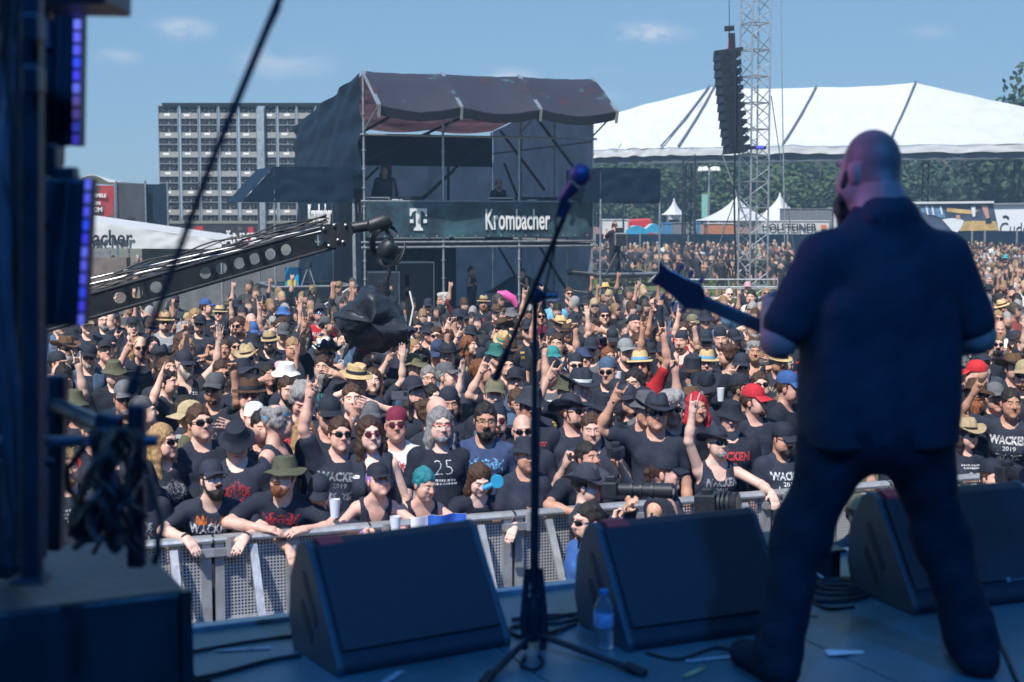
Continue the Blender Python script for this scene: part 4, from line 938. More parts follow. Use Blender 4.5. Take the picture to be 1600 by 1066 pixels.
    if not lowres:
        for p, k in hS: Fd.apply(p, k, 's')
        for p, k in hB: Fd.apply(p, k)
        for p, k in hS2: Fd.apply(p, k, 's')
    Vb, Qb = Fd.mesh()
    Hi = np.array([list(r) for r in H.inverted()], np.float32); q = Vb@Hi[:3, :3].T+Hi[:3, 3]
    return dict(V=Vb, Q=Qb, q=q, H=H, T=T, hands=hands, tors=tors, sl=sl, sl_long=sll, lg=lg, ft=ft, am=am, fem=fem, fat=fat, neck=neck, w=w)
def face_paint(q, light=False):
    P = np.ones((len(q), 4), np.float32); x = np.abs(q[:, 0]); y = q[:, 1]; z = q[:, 2]; fr = y < -.055
    def blend(m, c):
        m = np.clip(m, 0, 1)[:, None]; P[:, :3] = P[:, :3]*(1-m)+np.array(c, np.float32)*m
    hd = (np.abs(q[:, 0]) < .1) & (z > -.13) & (z < .15) & (np.abs(y) < .15)
    ck = np.exp(-(((x-.042)/.02)**2+((z+.03)/.022)**2))*fr; blend(ck*.45, (1.0, .72, .68))
    nsx = np.exp(-((x/.014)**2+((z+.022)/.016)**2))*(y < -.09); blend(nsx*.5, (1.0, .70, .66))
    ear = ((x > .076) & (np.abs(z) < .04) & hd)*.5; blend(ear, (1, .72, .68))
    lip = np.exp(-((x/.022)**4+((z+.059)/.0095)**2))*(y < -.083); blend(lip, (.82, .42, .42))
    br = (np.exp(-(((x-.03)/.02)**4+((z-.030)/.007)**2)))*(y < -.068); blend(br*.85, (.22, .17, .15))
    ey = (((x-.031)/.013)**2+((z-.009)/.0075)**2 < 1) & (y < -.074) & fr; blend(ey*.8, (1.05, 1.1, 1.2))
    ir = (((x-.031)/.0058)**2+((z-.008)/.0065)**2 < 1) & (y < -.082) & fr; blend(ir*1., (.12, .11, .12))
    return P
def cloth_folds(Fd, amp=.006, seed=0):
    x, y, z = Fd.x[:, None, None], Fd.y[None, :, None], Fd.z[None, None, :]
    a = seed*1.7
    w = np.sin(z*17+x*9+a)+.7*np.sin(z*29-x*23+y*11+a*2)+.5*np.sin(x*47+z*13+a)+.4*np.sin(z*61+x*31-y*27)
    Fd.D += (amp*w*.5).astype(np.float32)
def make_shirt(b, kind='tee', seed=0, step=.0165, inflate=.011, amp=.006):
    """tee, tank, vest (open front, no sleeves), long; cut from the same torso as the body"""
    T = b['T']; pr = list(b['tors'])
    if kind == 'tee': pr += b['sl']
    if kind == 'long': pr += b['sl_long']
    allp = [p for p, _ in pr]; Fd = grid_for(allp, step, pad=.05)
    for p, k in pr: Fd.apply(p, k+.012, inflate=inflate)
    # loose drape below the chest
    Fd.apply(ell(T @ Vector((0, -.01, 1.03)), (.172*b['w']+.035*b['fat'], .125+.05*b['fat'], .20), T), .05)
    if b['fem'] is False: Fd.apply(ell(T @ Vector((0, -.02, 1.15)), (.165+.03*b['fat'], .120+.045*b['fat'], .2), T), .05)
    cloth_folds(Fd, amp, seed)
    nk = b['neck']; up = T.to_3x3() @ Vector((0, .0, 1))
    rn = {'tee': .072, 'tank': .098, 'vest': .085, 'long': .070}[kind]
    Fd.apply(cone(nk+up*-.005+Vector((0, -.022, 0)), nk+up*.12, rn, rn), .008, 's')
    if kind == 'tank':
        Fd.apply(ell(T @ Vector((0, -.11, 1.47)), (.075, .09, .10), T), .01, 's')
        for s in (-1, 1): Fd.apply(ell(T @ Vector((s*.225*b['w'], 0, 1.42)), (.075, .2, .16), T), .01, 's')
    if kind == 'vest':
        for s in (-1, 1): Fd.apply(ell(T @ Vector((s*.235*b['w'], 0, 1.40)), (.06, .2, .14), T), .01, 's')
        Fd.apply(rbox(T @ Vector((0, -.2, 1.15)), (.038, .17, .5), .004, T), .008, 's')
    # hem
    Ti = T.inverted(); x, y, z = Fd.P((slice(None),)*3)
    zz = Ti[2][0]*x+Ti[2][1]*y+Ti[2][2]*z+Ti[2][3]
    Fd.D = np.maximum(Fd.D, (.86+.012*np.sin(x*25+seed)-zz).astype(np.float32))
    return Fd.mesh()

# ---------------------------------------------------------------- materials of the crowd (colour comes from each object's own colour)
M_skin = mat('skin', (1, 1, 1), .5, spec=.35, objcol=True, paint=True, nscale=30, namp=.10)
M_cloth = mat('cloth', (1, 1, 1), .85, spec=.2, objcol=True, nscale=14, namp=.22, bump=.35, bscale=55)
M_hat = mat('hat_fabric', (1, 1, 1), .75, spec=.25, objcol=True, nscale=30, namp=.2, bump=.3, bscale=120)
M_hair = mat('hair', (1, 1, 1), .5, spec=.35, objcol=True, nscale=90, namp=.5, bump=.8, bscale=160, stretch=(1, 1, .25))
M_print = mat('shirt_print', (.85, .85, .85), .7, objcol=True, nscale=60, namp=.3, wear=((.035, .037, .045), 55, .50, .60))
M_lens = mat('sunglass_lens', (1, 1, 1), .12, objcol=True, spec=.6)
SKIN = [(.72, .44, .34), (.66, .39, .30), (.78, .51, .41), (.60, .33, .25), (.70, .41, .32), (.52, .28, .19)]
CC = dict(k=(.025, .030, .046), d=(.044, .052, .072), g=(.12, .125, .14), G=(.30, .31, .33), w=(.74, .74, .76), b=(.05, .13, .36), B=(.04, .06, .13), r=(.55, .03, .04), m=(.16, .02, .045), o=(.10, .105, .065), t=(.42, .33, .20),
          s=(.58, .42, .22), n=(.10, .055, .03), c=(.17, .16, .10), y=(.75, .50, .06), q=(.04, .32, .34), l=(.16, .42, .68), v=(.07, .12, .20), u=(.30, .16, .50), p=(.70, .42, .48), e=(.03, .14, .13), a=(.022, .020, .024))
CN = dict(k='black', d='charcoal', g='grey', G='light grey', w='white', b='blue', B='navy', r='red', m='maroon', o='olive', t='tan', s='straw', n='brown', c='camouflage', y='yellow', q='teal', l='light blue', v='denim', u='purple', p='pink', e='dark green', a='black')
HAIRC = dict(k=(.018, .014, .012), n=(.065, .032, .018), b=(.34, .21, .10), g=(.26, .25, .25), w=(.60, .58, .56), r=(.55, .02, .04), q=(.03, .26, .30), u=(.26, .16, .42), i=(.22, .08, .03))
HAIRN = dict(k='dark', n='brown', b='blond', g='grey', w='white', r='red', q='teal', u='purple', i='ginger')

# ---- hats (head local)
def shell(prof, n=26, fn=None, c=(0, .012, 0)):
    m = MB(); m.lathe(prof, c, n, fn)
    return m
def _ov(x, y, z, t, r): return (x*.93, y*1.10, z)
def hat_meshes():
    H = {}; band = {}
    # baseball cap, brim to -Y
    m = shell([(.0, .149), (.03, .146), (.06, .132), (.082, .106), (.090, .07), (.091, .045), (.086, .045)], fn=_ov)
    def brim(u, v):
        t = R_(-62+124*u); r0 = .092; ex = .085*v*max(math.cos(t), 0)**.55
        return (math.sin(t)*(r0*.93)*(1+.06*v), .012-math.cos(t)*r0*1.08-ex, .052-.020*v-.022*abs(math.sin(t))**2*(v+.2))
    m.sheet(brim, 14, 5, .004); m.lathe([(0, .152), (.006, .151), (.007, .147)], (0, .012, 0), 8); H['cap'] = m.mesh('cap', True)
    me = H['cap'].copy(); me.transform(Matrix.Translation((0, .03, 0)) @ Matrix.Rotation(math.pi, 4, 'Z')); H['capb'] = me
    def bk(x, y, z, t, r):
        k = max(r-.096, 0)/.06; return (x*.95, y*1.08, z+k*(.012*math.sin(2*t+.5)+.008*math.sin(5*t)))
    H['bucket'] = shell([(0, .143), (.05, .142), (.074, .134), (.084, .10), (.093, .060), (.112, .042), (.138, .022), (.137, .018), (.108, .036), (.086, .05)], fn=bk).mesh('bucket', True)
    def cb(x, y, z, t, r):
        k = max(r-.092, 0)/.075; s2 = math.cos(t)**2
        z2 = z+k*k*.055*s2-k*.012*(1-s2)
        if z > .13: z2 -= .030*math.exp(-(x/.025)**2)*(1 if y > -.05 else 1.2)
        if z > .1: x *= 1-.10*(z-.1)/.06
        return (x*(1.0 if k <= 0 else 1-.06*k*s2), y*1.12, z2)
    H['cowboy'] = shell([(0, .165), (.03, .166), (.062, .160), (.076, .135), (.086, .09), (.092, .055), (.12, .050), (.150, .048), (.170, .046), (.169, .042), (.12, .045), (.088, .05)], 32, cb).mesh('cowboy', True)
    band['cowboy'] = shell([(.0905, .078), (.0945, .076), (.0955, .056), (.093, .055)], 26, _ov).mesh('band', True)
    def fd(x, y, z, t, r):
        k = max(r-.092, 0)/.05; z2 = z-.010*k*(1 if y < 0 else -.6)
        if z > .12: z2 -= .022*math.exp(-(x/.022)**2)
        return (x*.95, y*1.09, z2)
    H['straw'] = shell([(0, .152), (.035, .152), (.066, .146), (.078, .12), (.088, .075), (.092, .052), (.115, .048), (.140, .046), (.139, .042), (.110, .044), (.088, .05)], 28, fd).mesh('straw', True)
    band['straw'] = shell([(.089, .084), (.0935, .083), (.0965, .056), (.093, .055)], 26, _ov).mesh('band', True)
    H['boater'] = shell([(0, .138), (.07, .138), (.083, .130), (.088, .09), (.091, .055), (.12, .050), (.152, .046), (.151, .042), (.11, .046), (.088, .05)], 28, fd).mesh('boater', True)
    band['boater'] = shell([(.0885, .085), (.0925, .084), (.0955, .057), (.092, .056)], 26, _ov).mesh('band', True)
    H['fedora'] = H['straw'].copy(); band['fedora'] = band['straw']
    H['floppy'] = shell([(0, .150), (.05, .148), (.076, .138), (.086, .10), (.094, .058), (.125, .050), (.150, .038), (.165, .024), (.164, .020), (.12, .044), (.086, .05)], 30,
                        lambda x, y, z, t, r: (x*.97, y*1.05, z+max(r-.1, 0)/.08*(.018*math.sin(3*t+1)+.010*math.sin(5*t)))).mesh('floppy', True)
    H['top'] = shell([(0, .205), (.07, .205), (.088, .198), (.086, .13), (.092, .055), (.118, .050), (.142, .058), (.141, .054), (.11, .045), (.088, .05)], 28, _ov).mesh('top', True)
    band['top'] = band['boater']
    H['beanie'] = shell([(0, .152), (.04, .147), (.07, .128), (.086, .095), (.091, .06), (.090, .03), (.084, .03)], fn=_ov).mesh('beanie', True)
    m = shell([(0, .146), (.04, .142), (.07, .124), (.085, .095), (.089, .06), (.088, .038), (.083, .038)], fn=_ov)
    m.path([(0, .11, .05), (.012, .135, .03), (.02, .14, -.03)], [.014, .012, .004], 6); m.path([(0, .11, .05), (-.02, .13, .02), (-.018, .135, -.045)], [.012, .012, .004], 6)
    H['bandana'] = m.mesh('bandana', True)
    m = MB(); m.lathe([(.083, .062), (.089, .068), (.0905, .055), (.089, .042), (.083, .040)], (0, .012, 0), 26, _ov); H['headband'] = m.mesh('headband', True)
    m = MB()
    for s in (-1, 1): m.lathe([(0, .014), (.028, .012), (.033, 0), (.028, -.012), (0, -.014)], (s*.092, .01, .0), 12, M=Matrix.Rotation(math.pi/2, 3, 'Y'))
    m.path([(math.cos(t)*.092, .01, .01+math.sin(t)*.145) for t in [math.pi*i/14 for i in range(15)]], .008, 6); H['headphones'] = m.mesh('headphones', True)
    return H, band
HATM, BANDM = hat_meshes()
def glasses_mesh(round_=False):
    m = MB(); lens = MB()
    for s in (-1, 1):
        w, h = (.022, .021) if round_ else (.0265, .018)
        def f(u, v, s=s):
            a = 2*math.pi*u; q = .02+.98*v; e = .75 if not round_ else 1
            cx = math.copysign(abs(math.cos(a))**e, math.cos(a))*w*q; cz = math.copysign(abs(math.sin(a))**e, math.sin(a))*h*q
            return (s*.033+cx, -.105+.6*(.033+s*cx)**2*14-.004*(1-q*q), .008+cz)
        lens.sheet(f, 16, 2, .003)
        m.beam((s*.060, -.090, .014), (s*.080, -.0, .012), .003, .006); m.beam((s*.080, 0, .012), (s*.083, .03, -.005), .003, .005)
    m.beam((-.010, -.107, .014), (.010, -.107, .014), .004, .004)
    for s in (-1, 1): m.beam((s*.01, -.1065, .020), (s*.060, -.088, .020), .003, .004)
    return m.mesh('glasses_frame', False), lens.mesh('lens', True)
GFR, GLN = glasses_mesh(); GFR2, GLN2 = glasses_mesh(True)
I4 = Matrix.Identity(4)
def hairy(Fd, amp, f=1.):
    x, y, z = Fd.x[:, None, None], Fd.y[None, :, None], Fd.z[None, None, :]
    Fd.D += (amp*(np.sin(x*210*f+np.sin(z*38)*2)*.6+np.sin(y*190*f+np.sin(z*45+x*30)*2)*.6+.5*np.sin(z*150*f+x*110))).astype(np.float32)
def hair_mesh(kind):
    A = []; S = []
    if kind in ('s', 'l', 'p', 'c', 't'):
        A.append((ell((0, .022, .040), (.083, .101, .104)), .02))
        if kind == 'c': A += [(ell((.05*math.cos(a), .02+.06*math.sin(a), .09+.02*math.sin(3*a)), (.05, .05, .05)), .01) for a in [i*1.05 for i in range(6)]]+[(ell((s*.07, .02, .02), (.035, .06, .07)), .02) for s in (-1, 1)]
        if kind == 'l':
            for s in (-1, 1): A += [(cone((s*.055, .02, .06), (s*.083, .00, -.10), .04, .036), .03), (cone((s*.083, .00, -.10), (s*.090, -.02, -.25), .036, .022), .03)]
            A += [(cone((0, .06, .02), (0, .085, -.22), .075, .06), .03)]
        if kind in 'p': A += [(cone((0, .105, .04), (0, .135, .02), .022, .028), .02), (cone((0, .135, .02), (.01, .13, -.20), .028, .012), .02)]
        if kind in 't': A += [(ell((0, .06, .135), (.03, .03, .03)), .01)]
        S += [(ell((0, -.100, -.030), (.070 if kind != 'l' else .066, .090, .100)), .012)]
    if kind == 'S': A = [(ell((0, -.052, -.088), (.050, .048, .040)), .01)]+[(cone((s*.066, -.01, -.01), (s*.052, -.045, -.075), .010, .014), .01) for s in (-1, 1)]; S = [(ell((0, -.10, -.040), (.024, .03, .020)), .006), (ell((0, -.108, -.058), (.018, .02, .006)), .004)]
    if kind == 'F': A = [(ell((0, -.058, -.100), (.058, .055, .052)), .01)]+[(cone((s*.070, -.01, -.005), (s*.056, -.045, -.075), .012, .020), .02) for s in (-1, 1)]+[(cone((-.02, -.100, -.045), (.02, -.100, -.045), .009), .01)]; S = [(ell((0, -.115, -.060), (.018, .02, .006)), .004), (ell((0, -.11, -.018), (.03, .03, .018)), .006)]
    if kind == 'L': A = [(ell((0, -.058, -.100), (.058, .055, .052)), .01), (cone((0, -.075, -.11), (0, -.085, -.24), .045, .018), .03)]+[(cone((s*.070, -.01, -.005), (s*.056, -.045, -.075), .012, .020), .02) for s in (-1, 1)]+[(cone((-.02, -.100, -.045), (.02, -.100, -.045), .009), .01)]; S = [(ell((0, -.115, -.060), (.018, .02, .006)), .004), (ell((0, -.11, -.018), (.03, .03, .018)), .006)]
    Fd = grid_for([p for p, _ in A], .0055)
    for p, k in A: Fd.apply(p, k)
    if kind not in 'SFL':
        z = Fd.z[None, None, :]; 
        if kind in 'spct': Fd.D = np.maximum(Fd.D, (-.062-z+0*Fd.D).astype(np.float32))
    for p, k in S: Fd.apply(p, k, 's')
    hairy(Fd, dict(c=.004, s=.0042, F=.003, L=.003).get(kind, .0026), dict(c=.6, s=.5, F=.7, L=.7).get(kind, .8))
    V, Q = Fd.mesh(); me = mesh_np('hair_'+kind, V, Q); me.materials.append(M_hair); return me
HAIRM = {k: hair_mesh(k) for k in 'slpctSFL'}

# ---- prints: flat shapes laid onto the chest of each shirt
def text2d(s, size=1., xs=1., bold=0.):
    cu = bpy.data.curves.new('t', 'FONT'); cu.body = s; cu.size = size; cu.align_x = 'CENTER'; cu.align_y = 'CENTER'; cu.offset = bold; cu.resolution_u = 2
    ob = bpy.data.objects.new('t', cu); me = ob.to_mesh()
    V = [(v.co.x*xs, v.co.y) for v in me.vertices]; Fc = [tuple(p.vertices) for p in me.polygons]
    ob.to_mesh_clear(); bpy.data.objects.remove(ob); bpy.data.curves.remove(cu)
    return V, Fc
def scribble(seed, w, h, n=16):
    """spiky mirror-symmetric emblem"""
    r = random.Random(seed); V = []; Fc = []
    for i in range(n):
        x = r.uniform(0, w/2); y = r.uniform(-h/2, h/2)*(1-.5*x/(w/2)); a = r.uniform(0, 6.28); l = r.uniform(.012, .05); t = r.uniform(.003, .010)
        for s in (1, -1):
            b = len(V); d = (math.cos(a), math.sin(a))
            V += [(s*(x-d[1]*t), y+d[0]*t), (s*(x+d[1]*t), y-d[0]*t), (s*(x+d[0]*l), y+d[1]*l)]; Fc.append((b, b+1, b+2))
    return V, Fc
def strokes(seed, w, h, rows=3):
    """small lines of print too small to read in the picture: rows of short dashes"""
    r = random.Random(seed); V = []; Fc = []
    for k in range(rows):
        y = h/2-(k+.5)*h/rows; x = -w/2*(1-.15*k)
        while x < w/2*(1-.15*k):
            l = r.uniform(.008, .024); b = len(V); t = h/rows*.32; V += [(x, y-t), (x+l, y-t), (x+l, y+t), (x, y+t)]; Fc.append((b, b+1, b+2, b+3)); x += l+.007
    return V, Fc
def merge(*parts):
    V = []; Fc = []
    for (v, f), (dx, dy) in parts:
        b = len(V); V += [(x+dx, y+dy) for x, y in v]; Fc += [tuple(i+b for i in q) for q in f]
    return V, Fc
PR = {'W': merge((text2d('WACKEN', .088, .82, .004), (0, .02)), (text2d('2019', .05, 1.1, .001), (0, -.045)), (scribble(5, .2, .08), (0, -.115))),
      'V': merge((text2d('WACKEN', .095, .74, .004), (0, -.02)), (text2d('2024', .06, 1.1, .001), (0, -.09)), ),
      'D': merge((text2d('WACKEN', .075, .9, .003), (0, .03)), (text2d('2023', .045, 1.2, .001), (0, -.02)), (scribble(8, .2, .10, 22), (0, -.09))),
      'S': merge((scribble(1, .24, .09, 26), (0, .02)), (strokes(1, .16, .05), (0, -.07))),
      'E': merge((scribble(2, .18, .16, 34), (0, -.03)), ),
      'I': merge((strokes(3, .20, .15, 6), (0, -.02))),
      'O': merge((strokes(9, .2, .05, 2), (0, .03)), (scribble(4, .12, .14, 20), (0, -.07))),
      'Y': ([(.06*math.cos(i*.4488), .06*math.sin(i*.4488)) for i in range(14)], [tuple(range(14))]),
      'X': ([(-.09, -.10), (.09, -.10), (.09, .08), (-.09, .08)], [(0, 1, 2, 3)]),
      'Z': ([(-.11+.22*k/20, (.055+.03*math.sin(k*1.9)+.02*math.sin(k*4.1)) if i else .012) for i in (0, 1) for k in range(21)], [(k, k+1, 22+k, 21+k) for k in range(20)]),
      'c': merge((strokes(6, .07, .04, 2), (.085, .04))),
      '2': merge((text2d('25', .16, 1., -.004), (0, .02)), (strokes(2, .19, .05, 2), (0, -.08))),
      'M': merge((text2d('MOTÖRHEAD', .05, .85, .003), (0, .04)), (scribble(12, .14, .13, 26), (0, -.06))) if False else merge((scribble(12, .22, .06, 26), (0, .04)), (scribble(13, .14, .13, 26), (0, -.06)))}
# ---------------------------------------------------------------- body variants
VAR = {  # arms (-x side = viewer's left when facing us, +x side), head yaw (+ = towards +x), head pitch (+ = up?)
 'D':  dict(arms=('down', 'down')), 'Du': dict(arms=('down', 'pocket'), hp=-14), 'Dl': dict(arms=('down', 'down'), hy=-38), 'Dr': dict(arms=('pocket', 'down'), hy=38, hp=-4),
 'Db': dict(arms=('down', 'down'), hy=10, hp=4, fat=1.3),
 'R':  dict(arms=('high', 'down'), hp=-5, hy=6), 'L': dict(arms=('down', 'high'), hp=-5, hy=8), 'R2': dict(arms=('bent', 'down'), hp=-6), 'L2': dict(arms=('down', 'high2'), hy=14),
 'B':  dict(arms=('bent', 'high'), hp=-8), 'O': dict(arms=('brow', 'down'), hp=-4, hy=4), 'OL': dict(arms=('down', 'brow'), hp=-6), 'X': dict(arms=('cross', 'cross'), hy=12), 'C': dict(arms=('down', 'cup'), hy=-8),
 'K':  dict(arms=('cam', 'cam'), hy=4), 'P': dict(arms=('point', 'down'), hy=8), 'N': dict(arms=('down', 'fist'), hy=-6), 'H': dict(arms=('cup', 'down'), hp=28),
 'F':  dict(arms=('lean', 'lean'), lean=32, hy=20, hp=-10), 'Fl': dict(arms=('leanx', 'leanx'), lean=32, hy=-42, hp=-2, fat=.8), 'Fd': dict(arms=('lean2', 'lean'), lean=38, hp=28),
 'FR': dict(arms=('high', 'lean2'), lean=10, hp=-8, hy=4),
 'fD': dict(arms=('down', 'pocket'), fem=True, hy=14, hp=-4), 'fB': dict(arms=('brow', 'high2'), fem=True, hp=-4), 'fR': dict(arms=('bent', 'down'), fem=True, hp=-4, hy=14), 'fF': dict(arms=('clasp', 'clasp'), fem=True, lean=34, hy=16, hp=-14),
 'fFd': dict(arms=('clasp', 'lean2'), fem=True, lean=36, hy=26, hp=16), 'fX': dict(arms=('cross', 'cross'), fem=True, hy=10, fat=.5), 'fL': dict(arms=('down', 'bent'), fem=True, hy=-10, fat=.6),
}
HI = {'F', 'Fl', 'Fd', 'FR', 'fF', 'fFd'}
BODY = {}; SHIRT = {}; PRC = {}
def body(v):
    if v in BODY: return BODY[v]
    kw = VAR[v]; b = build_body(step=.0105 if v in HI else .0125, hstep=.0058 if v in HI else .0068, **kw)
    me = mesh_np('body_'+v, b['V'], b['Q']); ca = me.color_attributes.new('paint', 'FLOAT_COLOR', 'POINT'); ca.data.foreach_set('color', face_paint(b['q']).ravel()); me.materials.append(M_skin)
    b['me'] = me
    Fd = grid_for([p for p, _ in b['lg']]+[b['tors'][2][0]], .024)
    for p, k in b['lg']: Fd.apply(p, k+.01, inflate=.016)
    Fd.apply(b['tors'][2][0], .04, inflate=.012); cloth_folds(Fd, .006, 3)
    z = Fd.z[None, None, :]; Fd.D = np.maximum(Fd.D, np.maximum(z-.99, .06-z)+0*Fd.D)
    V, Q = Fd.mesh(); b['pants'] = mesh_np('trousers', V, Q); b['pants'].materials.append(M_cloth)
    Fd = grid_for([p for p, _ in b['ft']], .014)
    for p, k in b['ft']: Fd.apply(p, k, inflate=.012)
    Fd.D = np.maximum(Fd.D, (.004-Fd.z[None, None, :])+0*Fd.D)
    V, Q = Fd.mesh(); b['shoes'] = mesh_np('shoes', V, Q); b['shoes'].materials.append(M_hat)
    BODY[v] = b; return b
def shirt(v, kind):
    if (v, kind) in SHIRT: return SHIRT[v, kind]
    b = body(v); V, Q = make_shirt(b, kind, seed=len(SHIRT), inflate=.011 if kind != 'vest' else .024)
    me = mesh_np('shirt', V, Q); me.materials.append(M_cloth)
    SHIRT[v, kind] = (me, BVHTree.FromPolygons([tuple(p) for p in V.tolist()], Q.tolist())); return SHIRT[v, kind]
def print_mesh(v, kind, p):
    key = (v, kind, p)
    if key in PRC: return PRC[key]
    me0, bvh = shirt(v, kind); T = BODY[v]['T']; V, Fc = PR[p]; out = []; ok = []
    rot = T.to_3x3(); n = rot @ Vector((0, 1, 0))
    for x, y in V:
        o = T @ Vector((x, -.6, (1.385 if VAR[v].get('lean', 0) > 25 else 1.345)+y)); h = bvh.ray_cast(o, n, .62)
        if h[0] is None: out.append((0, 0, 0)); ok.append(False)
        else: out.append(tuple(h[0]-n*.004)); ok.append(True)
    F2 = [f for f in Fc if all(ok[i] for i in f)]
    me = bpy.data.meshes.new('print'); me.from_pydata(out, [], F2); me.materials.append(M_print); me.update(); PRC[key] = me; return me
def patch_mesh(v, k):
    key = (v, 'patch', k)
    if key in PRC: return PRC[key]
    bvh = shirt(v, 'vest')[1]; T = BODY[v]['T']; n = T.to_3x3() @ Vector((0, 1, 0)); x0, z0, w, h = [(-.115, 1.37, .05, .025), (.10, 1.36, .055, .03), (-.11, 1.30, .045, .04), (.105, 1.29, .06, .022), (.09, 1.23, .04, .04)][k]; out = []
    for i in range(5):
        for j in range(3):
            hp = bvh.ray_cast(T @ Vector((x0+w*(i/4-.5), -.6, z0+h*(j/2-.5))), n, .62)[0]; out.append(tuple(hp-n*.005) if hp else (0, 0, 1.2))
    me = bpy.data.meshes.new('patch'); me.from_pydata(out, [], [(i*3+j, i*3+3+j, i*3+4+j, i*3+1+j) for i in range(4) for j in range(2)]); me.materials.append(M_print); me.update(); PRC[key] = me; return me
band_m = MB(); band_m.lathe([(.026, -.012), (.031, -.010), (.0315, .010), (.026, .012)], (0, 0, 0), 14); BAND = band_m.mesh('wristband', True); BAND.materials.append(M_hat)
for d_ in (HATM, BANDM):
    for me_ in d_.values():
        if not me_.materials: me_.materials.append(M_hat)
for me_ in (GFR, GFR2): me_.materials.append(M_hat)
for me_ in (GLN, GLN2): me_.materials.append(M_lens)
def child(name, me, par, col, M=I4):
    o = bpy.data.objects.new(name, me); COL.objects.link(o); o.parent = par; o.matrix_local = M; o.color = (*col, 1); return o
rnd = random.Random(11)
def jit(c, a=.25):
    k = 1+rnd.uniform(-a, a); return tuple(min(x*k, .9) for x in c)
def make_person(loc, rz, s, v, hat='0', gl='0', beard='0', hair='sn', top='tee.k', pr='0', prc='w', skin=None, over=None, pants='k', wrist=None, shoes=False, hs=1.0, fire=False):
    b = body(v); o = bpy.data.objects.new('person', b['me']); COL.objects.link(o)
    o.location = loc; o.rotation_euler = (0, 0, rz); o.scale = (s, s, s); sk = jit(SKIN[skin] if skin is not None else rnd.choice(SKIN), .1); o.color = (*sk, 1)
    H = b['H'] @ Matrix.Scale(hs, 4)
    kind, _, col = top.partition('.')
    if kind != 'bare':
        me, _b = shirt(v, kind); so = child('shirt', me, o, jit(CC[col], .3))
        if pr != '0': po = child('shirt_print', print_mesh(v, kind, pr), so, jit(CC[prc], .2))
    if fire: child('flame_print', print_mesh(v, kind, 'Z'), so, (.75, .20, .03))
    if over:
        vo = child('vest', shirt(v, 'vest')[0], o, jit(CC[over], .2))
        for k_ in rnd.sample(range(5), 3): child('patch', patch_mesh(v, k_), vo, jit(CC[rnd.choice('wrkyGmb')], .2))
    child('trousers', b['pants'], o, jit(CC[pants], .2))
    if shoes: child('shoes', b['shoes'], o, (.02, .02, .02))
    hk, _, hcol = hat.partition('.')
    if hair[0] != '0':
        c = HAIRC[hair[1]]; k = hair[0]
        if hat != '0' and k in 'sct' and hk not in ('headband', 'headphones'): M = H @ Matrix.Translation((0, .004, -.002)) @ Matrix.Diagonal((.97, .93, .80, 1))
        elif hat != '0': M = H @ Matrix.Diagonal((.99, .95, .86, 1))
        else: M = H
        child('hair', HAIRM[k], o, jit(c, .25), M)
    if hk != '0' and hk:
        J = Matrix.Rotation(R_(rnd.gauss(0, 4.5)), 4, 'X') @ Matrix.Rotation(R_(rnd.gauss(0, 4)), 4, 'Y') @ Matrix.Rotation(R_(rnd.gauss(0, 8)), 4, 'Z') @ Matrix.Translation((0, 0, rnd.uniform(-.004, .010)))
        ho = child('hat', HATM[hk], o, jit(CC[hcol[0]], .25), H @ J)
        if hk in BANDM: child('hat_band', BANDM[hk], ho, CC[hcol[1]] if len(hcol) > 1 else (.02, .02, .02))
        if hk in ('cap', 'capb') and len(hcol) > 1:
            em = MB(); em.sheet(lambda u, w: (-.026+.052*u, -.080+.022*w*w-.0+.35*abs(u-.5)**2*.2, .082+.026*w), 4, 3, .003); me = em.mesh('cap_badge'); me.materials.append(M_hat)
            child('cap_badge', me, ho, CC[hcol[1]])
    if gl != '0':
        rm = {'1': ((.01, .01, .012), (.006, .006, .008)), '2': ((.03, .025, .03), None), '3': ((.5, .03, .03), None), '4': ((.01, .01, .01), (.02, .16, .40)), '5': ((.02, .02, .02), (.10, .015, .03))}[gl]
        rd = gl in '35'; go = child('sunglasses' if rm[1] else 'glasses', GFR2 if rd else GFR, o, rm[0], H)
        if rm[1]: child('lens', GLN2 if rd else GLN, go, rm[1])
    if beard != '0': child('beard', HAIRM[beard[0]], o, jit(HAIRC[beard[1]], .2), H)
    if wrist:
        for i, c in zip((0, 1), wrist):
            if c != '0':
                wr, hd = b['hands'][i]; q = hd.to_track_quat('Z', 'Y').to_matrix().to_4x4()
                child('wristband', BAND, o, CC[c], Matrix.Translation(wr-hd*.012) @ q)
    return o
